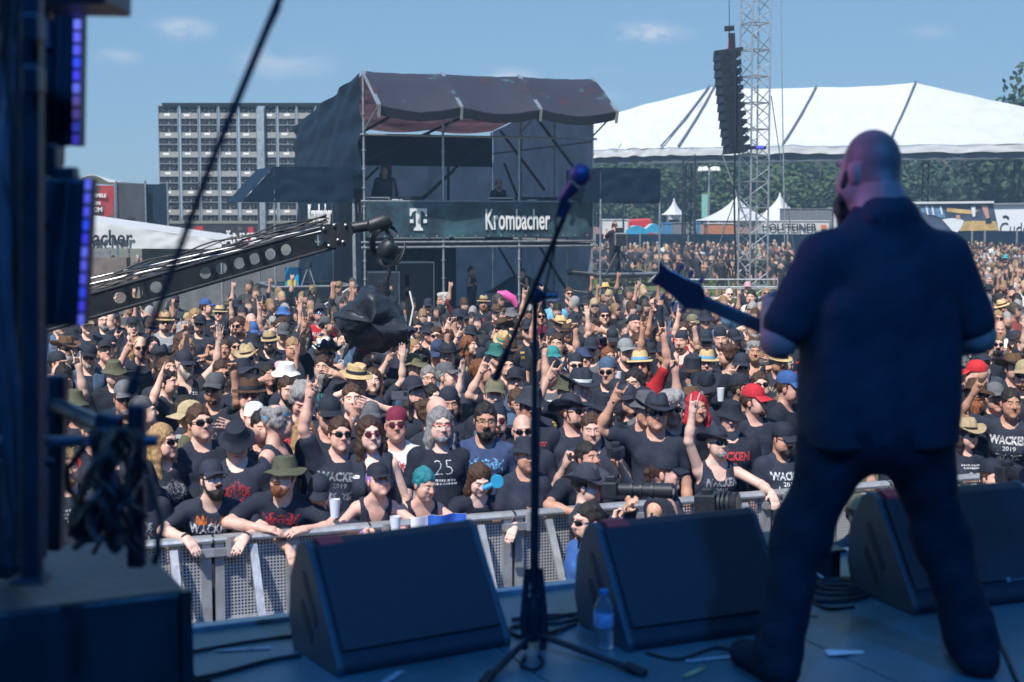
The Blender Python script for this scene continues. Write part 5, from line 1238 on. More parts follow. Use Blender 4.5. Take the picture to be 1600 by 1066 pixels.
# ---------------------------------------------------------------- the crowd, read person by person:
# x y (top of the head in the photograph's pixels) body yaw hat glasses beard hair top print colour extras
TAB = '''
88 551 D 55 capb.k 0 0 sk tee.k 0 w
110 522 Du 10 cap.k 0 0 sk tee.k S r
137 493 D 15 cap.t 0 0 sn tee.k 0 w
131 539 D 5 cap.k 1 Sg sk tee.k 0 w over=v
159 533 Du 15 cap.kr 0 0 sn tee.p 0 w over=k
184 524 D 10 bandana.k 1 0 sk tee.k 0 w
185 562 Db 5 bucket.o 0 Sk sk tee.k 0 w
131 568 H 10 0 0 Sk tk tee.k I r
187 600 D 5 cap.g 1 0 sn tee.k 0 w hs=1.05
242 560 Du 30 0 0 Fi sn tee.d W r
231 622 Dr 60 capb.g 0 0 sg tee.k 0 w
258 575 R2 70 0 0 0 sk tee.k 0 w wr=k0
310 566 fD 5 bucket.k 2 0 pk tee.k 0 w
283 518 Dr -5 0 0 0 ln long.k E w
225 524 D 5 0 1 0 0n tee.k 0 w
226 498 Db 5 fedora.nk 4 0 sn tee.k 0 w
203 496 R 5 cap.k 0 Sk sk tee.k 0 w
265 489 D 10 straw.sn 1 Sn sn tee.G 0 w
287 494 D -5 cap.k 1 Sk sk tee.k 0 w
297 504 D -5 cap.G 1 0 sn tee.k 0 w
229 467 D 0 cap.k 0 0 sk tee.k D w
278 461 X 8 cap.k 1 0 sk long.d 0 w
323 469 Dr 40 cap.b 0 0 sn tee.k Y y
336 479 N -8 straw.sk 1 0 sn tee.k E y
369 468 D 5 floppy.kk 0 0 sk tee.k 0 w
391 480 D 0 cap.G 1 0 sn tee.k D r
414 463 X 25 bucket.k 0 0 sk tee.k E t
349 506 K 5 cap.k 1 Fk sk tee.k 0 w
370 503 D 5 cap.b 1 0 sn tee.k I G
396 523 Db 20 bucket.k 0 0 sn tee.k 0 w
418 538 D 0 cowboy.t 1 0 sn tee.k 0 w
430 505 D 0 cap.g 2 0 sg tee.k W q
341 530 fB 0 0 0 0 pn tank.k 0 w wr=kk
360 562 Db 5 0 1 0 sn tee.k c r over=k
403 561 Dr 30 floppy.kk 1 0 sn tee.k 0 w
446 566 Dr 55 bucket.w 0 0 sn tee.d 0 w
388 600 D 5 fedora.nk 5 0 sn tee.k 0 w
432 603 H 5 0 0 0 cg tee.k W r
334 640 OL 25 0 1 0 sn tee.k 0 w hs=1.05
313 628 Dr 60 capb.t 0 0 sb tee.o 0 w
299 618 Dr 70 0 0 0 sk tee.G 0 w over=k
402 624 D 5 beanie.w 0 0 sk tee.k 0 w
420 644 D 12 0 0 0 sk tee.d I t
450 652 fR 10 0 0 0 lb tee.k 0 w
252 668 fD 40 0 1 0 lb tee.k E G
364 690 H 0 bucket.k 0 0 sk tee.k E r
333 702 Dr 70 headband.l 0 0 cg tank.k 0 w
315 727 F 0 cap.kr 2 Fk sk tee.k V w front=1 wr=kk fire=1
409 716 Fl 0 floppy.o 0 Fi sn tee.k S r front=1 bowl=1
125 700 Db 15 0 1 Sg sg tee.k W t
101 722 D 20 0 0 Sb sb tee.k I w
229 714 H 20 cap.k 0 0 sn tee.k E G front=1
494 752 Fd 0 cap.kr 0 0 sk tee.k 0 w front=1 wr=0k
577 729 fF 0 cap.k 0 0 su tank.k 0 w front=1 wr=u0
602 706 fD 0 0 5 0 ln tank.k 0 w over=k
657 737 fFd 0 0 0 0 sq tank.k 0 w front=1 wr=kk
752 744 Fd 0 0 0 0 ln tee.k 0 w front=1
694 671 D 15 0 3 Sg lg tee.k 2 w
752 656 D 5 0 2 Fk sk tee.B S l
667 655 R2 5 capb.m 5 0 0n tee.w E r wr=w0
592 630 R2 5 cap.g 1 Fn sk tee.k S G hs=1.05
482 667 R 10 0 1 0 sn tee.k W G wr=k0
490 625 D 10 cap.k 1 0 sn tee.k 0 w
691 632 D 40 0 0 0 0n tee.k 0 w
718 633 Dr 30 0 1 0 cn tee.k 0 w
788 638 D 5 capb.k 5 Sk sk tee.k 0 w
812 650 D 5 0 1 0 0n tee.k 0 w
812 684 fX 10 bucket.k 0 0 sb tee.k 0 w front=1
785 614 D 5 bucket.d 5 0 sn tee.k c r
818 613 D 15 0 2 0 sn tee.g 0 w
679 598 Du 25 cap.k 0 Sk lk tee.k 0 w hs=1.08
718 604 D 10 beanie.k 0 0 lk long.k 0 w
487 596 D 12 0 1 0 sn tee.k 0 w
563 601 OL 5 0 0 0 sn tee.k 0 w
457 479 P 15 bucket.b 2 Fk sk tee.k I r
500 479 Du 15 cap.kq 4 Sn sn long.r W w
511 495 Dr 60 capb.g 0 0 sk tee.k 0 w
471 525 Db 0 0 0 0 sb tee.p 0 w over=k
506 529 X 5 boater.wB 0 0 sn bare.w 0 w shirtless=1
570 541 Dr 15 bandana.m 0 Fn ln tee.k 0 w
566 570 Db 10 boater.sk 0 0 sn tee.k 0 w
634 520 R2 10 cap.k 1 Lg sg tee.k 0 w
636 554 R2 20 floppy.cc 0 0 sk tee.k I w over=v
667 505 fX 5 bucket.k 1 0 pn tank.k 0 w
687 518 D -5 cowboy.nk 1 Sn sn tee.k 0 w
675 534 H 0 cap.B 0 0 sn tank.k 0 w
709 536 Du -5 cowboy.k 0 Sn sn tee.k 0 w over=v
719 566 Dr 30 cap.gy 0 Sg sg tee.d 0 w
655 573 D 12 0 2 0 sg tee.k 0 w
730 483 D 5 cap.kr 1 0 sk tee.k c r
777 478 D 0 cowboy.nk 2 0 sn tee.k 0 w
760 463 D 0 straw.sn 0 Fi si tee.k I r
696 457 D -55 0 0 Fw cw tee.d W w
666 467 D 0 cap.k 1 0 sk vest.k c y
727 507 R2 0 cap.k 1 0 sk tee.k 0 w wr=w0
778 520 H 10 straw.sq 0 0 sn tee.k 0 w
770 540 D 15 bucket.e 1 0 sn tee.k 0 w
773 560 Dr 55 0 0 0 si tee.k W w
808 553 D 15 0 0 Sk sk tee.k E l
800 577 B 5 cap.kG 2 Sk sk tee.k 0 w over=v
826 496 R2 5 0 1 Fg 0n vest.k 0 w
811 482 D 5 bucket.g 0 0 sn tee.k 0 w
779 602 D 5 cap.c 0 0 sk tee.k 0 w over=v
871 459 Db 5 bucket.B 0 Fw sw tee.l 0 w
885 449 D 15 0 1 0 sn tee.k I p
917 464 Dr 30 bucket.k 0 0 sk tee.k c w
949 442 X 8 straw.sy 1 Lb sb tank.k O t
985 440 X 5 cap.k 1 Fw sw tee.k E t
875 495 fD 5 cowboy.sn 1 0 pn tank.k 0 w
943 480 D 10 bandana.d 1 0 ln bare.w 0 w over=k
854 511 D 5 cap.mw 0 0 sn tee.k 0 w
1003 478 Dl -45 cap.g 0 0 sn tee.k S l
1034 457 O 10 cap.ke 1 0 sn tee.k E w
1058 474 Db 5 cap.B 1 Fn sn tee.k 0 w over=v
990 495 Dr 175 capb.g 0 0 0n tee.k 0 w
1111 486 D 0 bucket.k 1 0 sn tee.k Y y over=v
1172 453 D -15 0 0 Sk sk tank.w 0 w
1138 450 O 5 0 1 0 0n tank.k 0 w
1195 450 fD -10 0 1 0 lb tank.d 0 w
1169 441 D 0 cap.p 0 0 sn tee.k 0 w
951 513 H 0 cap.k 0 Sn sk tank.k 0 w
964 531 D 25 cap.G 0 Sk sk tee.k 0 w
933 546 Du 12 bucket.B 0 0 sn tee.k D w
962 558 C -5 capb.v 1 0 sn tee.k 0 w
868 543 D 5 cap.q 1 0 sn tee.k E y over=k
1014 551 L -8 straw.sl 5 0 ln tee.r O k
1096 549 D 0 straw.sl 2 0 sn tee.k 0 w
1039 536 R 5 cap.kw 1 0 sk tee.k 0 w
1068 512 R 5 cap.k 0 0 sn tee.r 0 w
1088 515 D 10 cap.k 1 0 sk tee.k 0 w
1109 543 D 5 0 0 0 cn tee.k 0 w
1136 538 Dl -50 0 0 0 cn tee.k D w
1155 553 D 5 cap.k 1 0 sk tee.k 0 w
1190 577 L2 60 cap.b 0 0 sn tee.k 0 w
1195 604 Dr 30 cap.rw 0 Sn sn tee.k 0 w
1178 592 Dr 40 cap.k 0 0 sk tee.k 0 w
1085 611 fD 5 0 0 0 lr tee.k 0 w
1078 567 D 0 top.kn 1 Lg sg tee.k 0 w
1106 584 H -10 cowboy.k 1 0 sn tee.k 0 w
1145 630 D 0 bucket.k 0 0 sn tee.k W r
885 582 R2 25 cowboy.kw 0 0 sn tee.k 0 w over=v hs=1.08 big=1 wr=k0
912 585 D 15 0 0 0 sn tee.k 0 w
985 589 D -5 cap.k 1 Fn sn tee.k S r over=k
1015 609 L 5 cap.kw 1 0 sb tee.g 0 w wr=0r
1004 577 D -25 0 2 Sk lk tee.k 0 w
943 625 D -5 floppy.kk 5 0 sn tee.k 0 w
934 648 Dr 15 cowboy.k 1 Sk sn tee.k 0 w hs=1.05
1009 650 R2 5 cowboy.k 1 0 sn tee.k 0 w
1072 641 D 5 0 1 0 cg tee.k S w
1212 660 Db 15 cap.k 4 Fk sk tee.k W w front=1
1037 668 P 0 bucket.g 0 0 sn tee.k 0 w
1125 672 FR 0 cowboy.k 1 Sg 0n tank.k W G front=1 wr=k0
912 690 F 15 0 0 Sk sk tee.k 0 w front=1
953 681 K 0 0 0 0 sn tee.k 0 w
1500 536 D -15 0 2 0 0n tee.k D w
1531 522 D 5 capb.g 1 0 0n tee.k 0 w
1545 568 Dl -60 cap.r 0 0 0g tee.k 0 w
1565 562 D -10 cap.t 1 Sn sn tee.k 0 w
1590 519 D 0 0 1 0 ln tee.d I r
1507 603 Du 5 floppy.nn 1 Li si tee.k 0 w
1528 624 D -5 straw.tk 1 Sn ln tee.k c w
1492 657 fX -5 cowboy.t 1 0 lk tee.k O w front=1
1557 662 fR 5 0 1 0 sk tank.k 0 w
1594 627 fR 0 0 0 0 pk tee.k W w
1560 600 D 20 cap.g 0 0 sn tee.k 0 w
1577 468 D 0 straw.sn 0 0 sg tee.e I q pants=G
1545 445 C 0 cap.ky 1 Sn sn tee.k O r over=v
1540 428 D 5 0 0 Sg sg tee.k 0 w
1552 390 K 0 cap.w 0 0 sn tank.w X y
1568 398 C 0 cap.q 1 0 sn tee.k X p
1583 432 D 5 0 1 0 0n tank.k I y
1579 452 D 5 0 1 0 0g tee.k 0 w
1533 408 D -10 cap.n 0 0 sn tee.k 0 w
1533 386 X 8 cap.k 0 0 sn tee.k 0 w
1515 402 D 5 0 1 0 sn tee.k 0 w
1523 440 D 5 0 1 0 0n tee.k 0 w
'''
ANG = math.atan(.40)
def barrier_y(x): return 9.0+.385*(x+2.24)
people = []      # placed: x, y, dict
def foot_for(px, py, v, s, z=0.):
    b = body(v); top = (b['H'].translation.z+.135)*s+z
    d = ray(px, py); t = (top-HC)/d.z
    return d.x*t, d.y*t, b
LMK = {506: 'the shirtless man in the white hat', 1195: 'the man in the red cap', 657: 'the teal-haired fan', 885: 'the big man in the denim vest', 1078: 'the man in the top hat', 592: 'the bearded man in the grey cap', 577: 'the woman with purple-blond hair',
       409: 'the bearded man in the olive hat', 566: 'the man in the yellow boater', 1085: 'the red-haired woman', 871: 'the white-bearded man in light blue', 1136: 'the curly-haired man in profile', 310: 'the woman in the black bucket hat', 446: 'the man in the white bucket hat',
       185: 'the man in the olive bucket hat', 402: 'the fan in the white beanie', 500: 'the man in the red shirt', 636: 'the man in the camouflage hat', 1014: 'the fan in the striped straw hat', 1125: 'the goateed man in the cowboy hat', 667: 'the fan in the white tee', 694: 'the long-haired man in red glasses',
       242: 'the ginger-bearded man looking up', 1577: 'the man in the dark green tee', 1545: 'the man in the red profile cap', 334: 'the man shading his eyes', 696: 'the white-haired man', 943: 'the bare-chested fan in a vest', 1111: 'the fan in the yellow print tee', 252: 'the woman with blond braids', 1507: 'the ginger-bearded man in the brown hat'}
HATN = dict(cap='cap', capb='backwards cap', bucket='bucket hat', cowboy='cowboy hat', straw='straw hat', boater='flat straw hat', fedora='fedora', floppy='wide floppy hat', top='top hat', beanie='beanie', bandana='bandana', headband='headband', headphones='headphones')
POSE = {'R': 'right arm up in a horns sign', 'R2': 'right arm bent up in a horns sign', 'L': 'left arm high in a horns sign', 'L2': 'left hand raised open', 'B': 'both arms raised', 'O': 'hand shading eyes', 'OL': 'hand shading eyes', 'X': 'arms crossed', 'C': 'holding a cup up', 'K': 'both hands up at the face', 'P': 'right arm stretched forward', 'N': 'fist raised', 'H': 'head bowed',
        'F': 'leaning on the barrier', 'Fl': 'arms crossed on the barrier', 'Fd': 'bowed over the barrier', 'FR': 'one arm raised at the barrier', 'fB': 'both hands at the head', 'fR': 'arm bent up in a horns sign', 'fF': 'leaning on the barrier', 'fFd': 'leaning over the barrier', 'fX': 'arms crossed', 'fL': 'arm raised', 'Du': 'face tilted up', 'Dr': 'head turned aside', 'Dl': 'head turned aside'}
BEARDN = {'S': 'short beard', 'F': 'full beard', 'L': 'long beard'}
def look(a, lvl=0):
    w = 'woman' if a['v'][0] == 'f' else 'man'; hk, _, hc = a['hat'].partition('.')
    bits = []
    if hk and hk != '0': bits.append(('in %s %s' % (CN[hc[0]], HATN[hk])) if hk != 'headphones' else 'with headphones')
    elif a['hair'][0] == '0': bits.append('bald')
    else: bits.append('with %s %s hair' % ({'s': 'short', 'l': 'long', 'p': 'tied', 'c': 'curly', 't': 'knotted'}[a['hair'][0]], HAIRN[a['hair'][1]]))
    if a['gl'] != '0': bits.append({'1': 'sunglasses', '2': 'glasses', '3': 'red glasses', '4': 'blue mirror sunglasses', '5': 'round sunglasses'}[a['gl']])
    if a['beard'] != '0' and lvl < 1: bits.append('%s %s' % (HAIRN[a['beard'][1]], BEARDN[a['beard'][0]]))
    kind, _, c = a['top'].partition('.')
    t = {'tee': 'tee', 'tank': 'tank top', 'long': 'long sleeves', 'vest': 'vest'}.get(kind)
    if kind == 'bare': t = 'bare chest'
    else: t = CN[c]+' '+t
    if a.get('over'): t = ('denim' if a['over'] == 'v' else 'black')+' vest'
    bits.append(t)
    s = bits[0]
    if s == 'bald': s = 'bald '+w
    else: s = w+' '+s
    s += ', '+', '.join(bits[1:])
    if a['v'] in POSE and lvl < 2: s += ', '+POSE[a['v']]
    return s
def short(s, n=16):
    return ' '.join(s.split()[:n]).rstrip(',')
def wc(s): return len(s.split())
specs = []
for ln in TAB.strip().splitlines():
    p = ln.split(); a = dict(px=float(p[0]), py=float(p[1]), v=p[2], yaw=float(p[3]), hat=p[4], gl=p[5], beard=p[6], hair=p[7], top=p[8], pr=p[9], prc=p[10])
    for e in p[11:]:
        k, v = e.split('='); a[k] = v
    s = rnd.uniform(.955, 1.04)*(.95 if a['v'][0] == 'f' else 1.0)*(1.06 if a.get('big') else 1)
    x, y, b = foot_for(a['px'], a['py'], a['v'], s)
    hx, hy = b['H'].translation.x, b['H'].translation.y
    if a.get('front'):
        # stands against the rail: chest just behind it
        X = (a['px']-800)/F*10
        for _ in range(6):
            off = {'F': .40, 'Fl': .36, 'Fd': .42, 'FR': .32, 'fF': .38, 'fFd': .38}.get(a['v'], .30)
            Y = barrier_y(X)+off; hyy = Y+hy; q = at(a['px'], a['py'], hyy); X = q.x-hx
        s = min(max(q.z/(b['H'].translation.z+.135), .86), 1.08); x, y = X, Y
    else: x -= hx; y -= hy; y = max(y, barrier_y(x)+.5)
    a.update(x=x, y=y, s=s); specs.append(a)
# keep bodies from running into each other (small shifts, mostly in depth)
for it in range(14):
    for i in range(len(specs)):
        for j in range(i):
            A, B = specs[i], specs[j]; dx, dy = A['x']-B['x'], A['y']-B['y']; d = math.hypot(dx, dy)
            if d < .46:
                k = (.46-d)/2/max(d, .05); 
                for P_, sg in ((A, 1), (B, -1)):
                    if not P_.get('front'): P_['x'] += sg*dx*k*.35; P_['y'] += sg*(dy if abs(dy) > .02 else .1)*k*1.0; P_['y'] = max(P_['y'], barrier_y(P_['x'])+.5)
# fill the gaps between them with more of the same crowd
def rand_spec(i):
    v = rnd.choice(['D', 'D', 'Du', 'Dr', 'Dl', 'Db', 'R', 'L', 'R2', 'R2', 'R', 'X', 'C', 'O', 'K', 'OL', 'B', 'fD', 'fR', 'fX', 'fL', 'fB', 'N', 'L2', 'P'])
    fem = v[0] == 'f'
    hat = rnd.choices(['cap.k', 'cap.kw', 'capb.k', 'bucket.k', 'cowboy.k', 'straw.sk', 'floppy.kk', 'bandana.k', 'cap.g', 'bucket.o', '0', 'cap.B', 'fedora.nk', 'cap.ky', 'bandana.m', 'cowboy.nk', 'cap.c', 'beanie.k', 'boater.sk', 'cap.m'], [6, 4, 4, 3, 3, 3, 1, 2, 3, 2, 30, 2, 2, 2, 1, 2, 1, 1, 1, 1])[0]
    gl = rnd.choices('01245', [9, 11, 2, 1, 1])[0]; beard = '0' if fem else rnd.choice(['0', '0', 'Sk', 'Sn', 'Fn', 'Fg', 'Fk', 'Lg', 'Fi', 'Sg', 'Sb'])
    hair = rnd.choice(['lb', 'ln', 'lk', 'pn', 'pk', 'li'] if fem else ['sn', 'sk', 'sn', 'sb', 'sg', '0n', '0n', 'ln', 'lk', 'cg'])
    top = rnd.choices(['tee.k', 'tee.d', 'tank.k', 'long.k', 'tee.B', 'tee.g', 'tee.w', 'tee.r'], [20, 7, 6, 2, 3, 2.5, .8, .6])[0]
    pr = rnd.choice('WVDSEIOOSEWD00c'); prc = rnd.choice('wwGGwrqtyl')
    return dict(v=v, hat=hat, gl=gl, beard=beard, hair=hair, top=top, pr=pr, prc=prc, over=rnd.choices([None, 'v', 'k'], [9, 1, 2])[0], yaw=rnd.gauss(8, 16), s=rnd.uniform(.95, 1.03)*(.94 if fem else 1), fill=1)
cand = []
Y = 9.6
while Y < 34:
    hw = .38*Y; X = -hw+rnd.uniform(0, .3)
    while X < hw:
        cand.append((X+rnd.uniform(-.14, .14), Y+rnd.uniform(-.16, .16))); X += .55+.008*max(Y-12, 0)
    Y += .54+.012*max(Y-12, 0)
def keep(x, y):
    if y < barrier_y(x)+.55: return False
    px = 800+F*x/y
    if px < 62 or px > 1640: return False
    if 1225 < px < 1480 and y > 8: return False           # hidden behind the guitarist
    if y > 26.5 and px < 930: return False
    if px < 330 and y > 25: return False
    if y > 28.5 and 930 <= px < 1240: return False
    return True
cand = [c for c in cand if keep(*c)]
NL = len(specs); room = 300-NL; extra = []
for (x, y) in cand:
    if all((x-a['x'])**2+(y-a['y'])**2 > (.475+.004*max(y-14, 0))**2 for a in specs):
        if sum(1 for a in specs if a.get('fill')) < room-12: a = rand_spec(0); a.update(x=x, y=y); specs.append(a)
        else: extra.append((x, y))
# unique labels
used = set(); lm = []
for a in specs:
    for k, n in LMK.items():
        if a.get('px') == k and not any(n == q[0] for q in lm): lm.append((n, a['x'], a['y'])); a['lm'] = n
for a in specs:
    base = None
    if not a.get('fill'):
        for lvl in (0, 1, 2):
            c = look(a, lvl)
            if wc(c) <= 16 and c not in used: base = c; break
    if base is None:
        near = sorted(lm, key=lambda q: (q[1]-a['x'])**2+(q[2]-a['y'])**2)[:6]
        for lvl in (1, 2):
            for n, X, Y_ in near:
                if n == a.get('lm'): continue
                dx, dy = a['x']-X, a['y']-Y_
                rel = ('right of' if dx > 0 else 'left of') if abs(dx) > abs(dy) else ('behind' if dy > 0 else 'in front of')
                dist = math.hypot(dx, dy); rel = ('far ' if dist > 2.5 else 'just ')+rel if rel != 'in front of' else rel
                st = look(a, lvl+1).replace(', '+POSE.get(a['v'], '~'), '')
                c = st+', '+rel+' '+n
                if wc(c) > 16:
                    sp = st.split(', '); c = ', '.join([sp[0]]+sp[-1:])+', '+rel+' '+n
                if wc(c) > 16: c = sp[0]+', '+rel+' '+n
                if wc(c) <= 16 and c not in used: base = c; break
            if base: break
        if base is None:
            base = short(look(a, 2), 16)
    used.add(base); a['label'] = base
for a in specs:
    th = math.degrees(math.atan2(-a['x'], a['y']))
    rz = R_(a['yaw']+th*.8)+(R_(ANG) if 0 else 0)
    if a.get('front'): rz = R_(18)
    o = make_person((a['x'], a['y'], 0), rz, a['s'], a['v'], a['hat'], a['gl'], a['beard'], a['hair'], a['top'], a['pr'], a['prc'], over=a.get('over'), pants=a.get('pants', 'k'),
                    wrist=a.get('wr') or (rnd.choice(['k0', '0k', 'kw', None]) if a['v'] in ('R', 'R2', 'L', 'B', 'L2', 'fR') else None), hs=float(a.get('hs', rnd.uniform(1.0, 1.03))), shoes=a['y'] > 24, fire=bool(a.get('fire')))
    if a.get('front'):   # turning about the foot moved the head: put it back under its pixel
        h = body(a['v'])['H'].translation*a['s']; dx = (math.cos(rz)*h.x-math.sin(rz)*h.y)-h.x; o.location.x -= dx
    o.rotation_euler = (R_(rnd.gauss(0, 2.2)), R_(rnd.gauss(0, 2.6)), rz)
    tag(o, a['label'], 'person', 'festival crowd in front of the stage'); a['ob'] = o
print('people', len(specs), 'listed', NL, 'extra', len(extra))
# ---------------------------------------------------------------- camera crane with its draped camera head
def holed_plate(m, O, A, B, C, L, hgt, th, holes, r):
    """plate O + a*A + b*B (a 0..L, b 0..hgt) of thickness th along C, with round holes centred at a in holes"""
    cells = []; x = 0.
    for h in holes: cells += [(x, h-hgt/2, None), (h-hgt/2, h+hgt/2, h)]; x = h+hgt/2
    cells.append((x, L, None))
    def q(a, b, c): return O+A*a+B*b+C*c
    for a0, a1, h in cells:
        if a1-a0 < 1e-3: continue
        if h is None:
            for c in (0, th): m.add([q(a0, 0, c), q(a1, 0, c), q(a1, hgt, c), q(a0, hgt, c)], [(0, 1, 2, 3)])
            continue
        n = 24; ci = []; sq = []
        for k in range(n):
            t = 2*math.pi*(k+.5)/n; cx, cy = math.cos(t), math.sin(t); e = max(abs(cx), abs(cy)); ci.append((h+cx*r, hgt/2+cy*r)); sq.append((h+cx/e*hgt/2, hgt/2+cy/e*hgt/2))
        for c in (0, th):
            V = [q(*p, c) for p in ci]+[q(*p, c) for p in sq]; m.add(V, [(k, (k+1) % n, n+(k+1) % n, n+k) for k in range(n)])
        V = [q(*p, 0) for p in ci]+[q(*p, th) for p in ci]; m.add(V, [(k, (k+1) % n, n+(k+1) % n, n+k) for k in range(n)])
def crane():
    Y0, Y1 = 14.0, 14.9; a = at(20, 512, Y0); b = at(520, 368, Y1); ax = (b-a); L = ax.length; ax.normalize(); up = Vector((0, 0, 1)); up = (up-ax*up.dot(ax)).normalized(); sd = ax.cross(up)
    T = thing('camera_crane', 'long black camera crane beam with round lightening holes reaching in from the left', 'camera crane', (a.x, a.y, 0)); O = a-up*.122; hs = []
    for px in (60, 100, 140, 192, 217, 245, 318, 342, 369, 392, 416, 440, 492):
        p = at(px, 400, 14.45); hs.append((p.x-a.x)/ax.x)
    m = MB(); holed_plate(m, O, ax, up, sd, L, .22, .010, hs, .062); m.build('side_plate', M_dark, T)
    m = MB(); holed_plate(m, O-sd*.115, ax, up, sd, L, .22, .010, hs, .062); m.build('side_plate', M_dark, T)
    m = MB(); m.beam(a+up*.107-sd*.052, b+up*.107-sd*.052, .145, .034, up); m.build('top_chord', M_dark, T, bevel=.012); m = MB(); m.beam(a-up*.126-sd*.052, b-up*.126-sd*.052, .145, .038, up); m.build('bottom_chord', M_dark, T, bevel=.012)
    r = random.Random(4)
    for k in range(8):
        pts = []; hh = .135+.013*k; yy = r.uniform(-.11, .04)
        for i in range(26): t = i/25; pts.append(a.lerp(b, t)+up*(hh+.018*math.sin(t*30+k*2)+(.04 if k > 5 else 0)*math.sin(math.pi*t))+sd*(yy+.02*math.sin(t*17+k)))
        m = MB(); m.path(pts, r.choice([.006, .009, .012]), 5); m.build('cable', M_rubber, T, True)
    for k in (0, 1):
        m = MB(); m.tube(a+up*(.25+.06*k), at(525, 356-6*k, Y1), .008, 5); m.build('stay_wire', M_steel2, T)
    # end bracket with bolts
    m = MB(); m.prism([at(x, y, Y1-.10) for x, y in ((500, 352), (548, 347), (552, 366), (540, 385), (518, 388), (503, 372))], (0, .03, 0)); m.prism([at(x, y, Y1+.07) for x, y in ((500, 352), (548, 347), (552, 366), (540, 385), (518, 388), (503, 372))], (0, .03, 0)); m.build('end_bracket', M_dark, T)
    for x, y in ((506, 357), (514, 384), (528, 375), (540, 352), (536, 378), (522, 352)):
        m = MB(); m.lathe([(0, .02), (.015, .012), (.017, -.01)], at(x, y, Y1-.12), 8, M=Matrix.Rotation(math.pi/2, 3, 'X')); m.build('bolt', M_steel, T)
    m = MB(); m.tube(at(545, 357, Y1), at(590, 350, Y1), .062, 12); m.build('head_arm', M_dark, T, True)
    m = MB(); m.lathe([(0, .13), (.06, .13), (.095, .07), (.095, -.09), (.06, -.13), (0, -.13)], at(593, 349, Y1), 16, M=Matrix.Rotation(R_(70), 3, 'Y')); m.build('head_motor', M_dark, T, True)
    for k in range(3):
        c = at(606, 384, Y1); m = MB(); m.path([c+Vector((math.cos(t)*(.14+.02*k), .07*math.sin(t*2), math.sin(t)*(.19+.015*k))) for t in [2*math.pi*i/24*(.8) + .8+k*.3 for i in range(25)]], .012, 5); m.build('cable', M_rubber, T, True)
    m = MB(); m.path([at(598, 352, Y1), at(612, 372, Y1), at(616, 400, Y1), at(606, 432, Y1), at(600, 470, Y1)], .022, 8); m.build('hanger_arm', M_dark, T, True)
    c = at(607, 388, Y1); m = MB(); m.lathe([(0, .07), (.08, .07), (.10, .03), (.10, -.06), (.07, -.10), (0, -.10)], c, 14, M=Matrix.Rotation(R_(35), 3, 'Y')); m.build('pan_unit', M_dark, T, True)
    m = MB(); m.tube(at(600, 440, Y1), at(600, 470, Y1), .06, 10); m.build('tilt_unit', M_dark, T, True)
    p = at(636, 430, Y1+.25); m = MB(); m.path([p, at(638, 470, Y1+.2), at(641, 505, Y1+.2), at(632, 530, Y1+.07)], .035, 8); m.build('camera_fork', M_dark, T, True)
    m = MB(); m.path([at(640, 455, Y1), at(646, 480, Y1), at(640, 510, Y1), at(650, 530, Y1)], .012, 5); m.build('white_cable', M_label, T, True)
    # rain cover: crumpled black fabric round the hanging camera
    out = [(521, 489), (545, 469), (573, 447), (592, 449), (612, 460), (627, 478), (636, 500), (651, 515), (641, 527), (622, 538), (600, 548), (570, 543), (546, 531), (534, 512)]
    c0 = Vector((586, 500, 0)); n = len(out)
    def cov(u, v):
        t = (u*n) % n; i = int(t) % n; f = t-int(t); x = out[i][0]*(1-f)+out[(i+1) % n][0]*f; y = out[i][1]*(1-f)+out[(i+1) % n][1]*f
        ph = math.pi*v; k = math.sin(ph)**.55; yy = Y1-.02-.36*math.cos(ph)
        nn = Vector((x*.035+v*2, y*.045, v*3)); cr = (abs(noise.noise(nn*1.0))*1.6+abs(noise.noise(nn*2.3))*.8)*.075
        p = at(c0.x+(x-c0.x)*k, c0.y+(y-c0.y)*k, Y1); return Vector((p.x, yy+(cr-.045)*math.sin(ph)+.06*math.sin(u*17+v*6), p.z+(cr-.045)*.7*k))
    def cov2(u, v):
        p = cov(u, v); q = Vector((p.x*3.2, p.y*2.5, p.z*3.2)); w_ = Vector((noise.noise(q*.6), noise.noise(q*.6+Vector((9, 2, 4))), 0)); q = q+w_*1.5; r1 = (1-abs(noise.noise(Vector((q.x*.9, q.y*.8, q.z*.45)))))**2.5; r2 = (1-abs(noise.noise(Vector((q.x*2.6+q.z, q.y*2, q.z*.9)))))**3; k = (r1*.055+r2*.030-.05)*math.sin(math.pi*v)**.5
        c = Vector((at(586, 500, Y1).x, Y1, at(586, 500, Y1).z)); d = (p-c); return p+d.normalized()*k if d.length > .01 else p
    W = MB(); W.sheet(cov2, 80, 44); W.build('rain_cover', mat('crumpled_cover', (.022, .028, .040), .42, nscale=6, namp=.3, bump=.6, bscale=14), T, True)
crane()

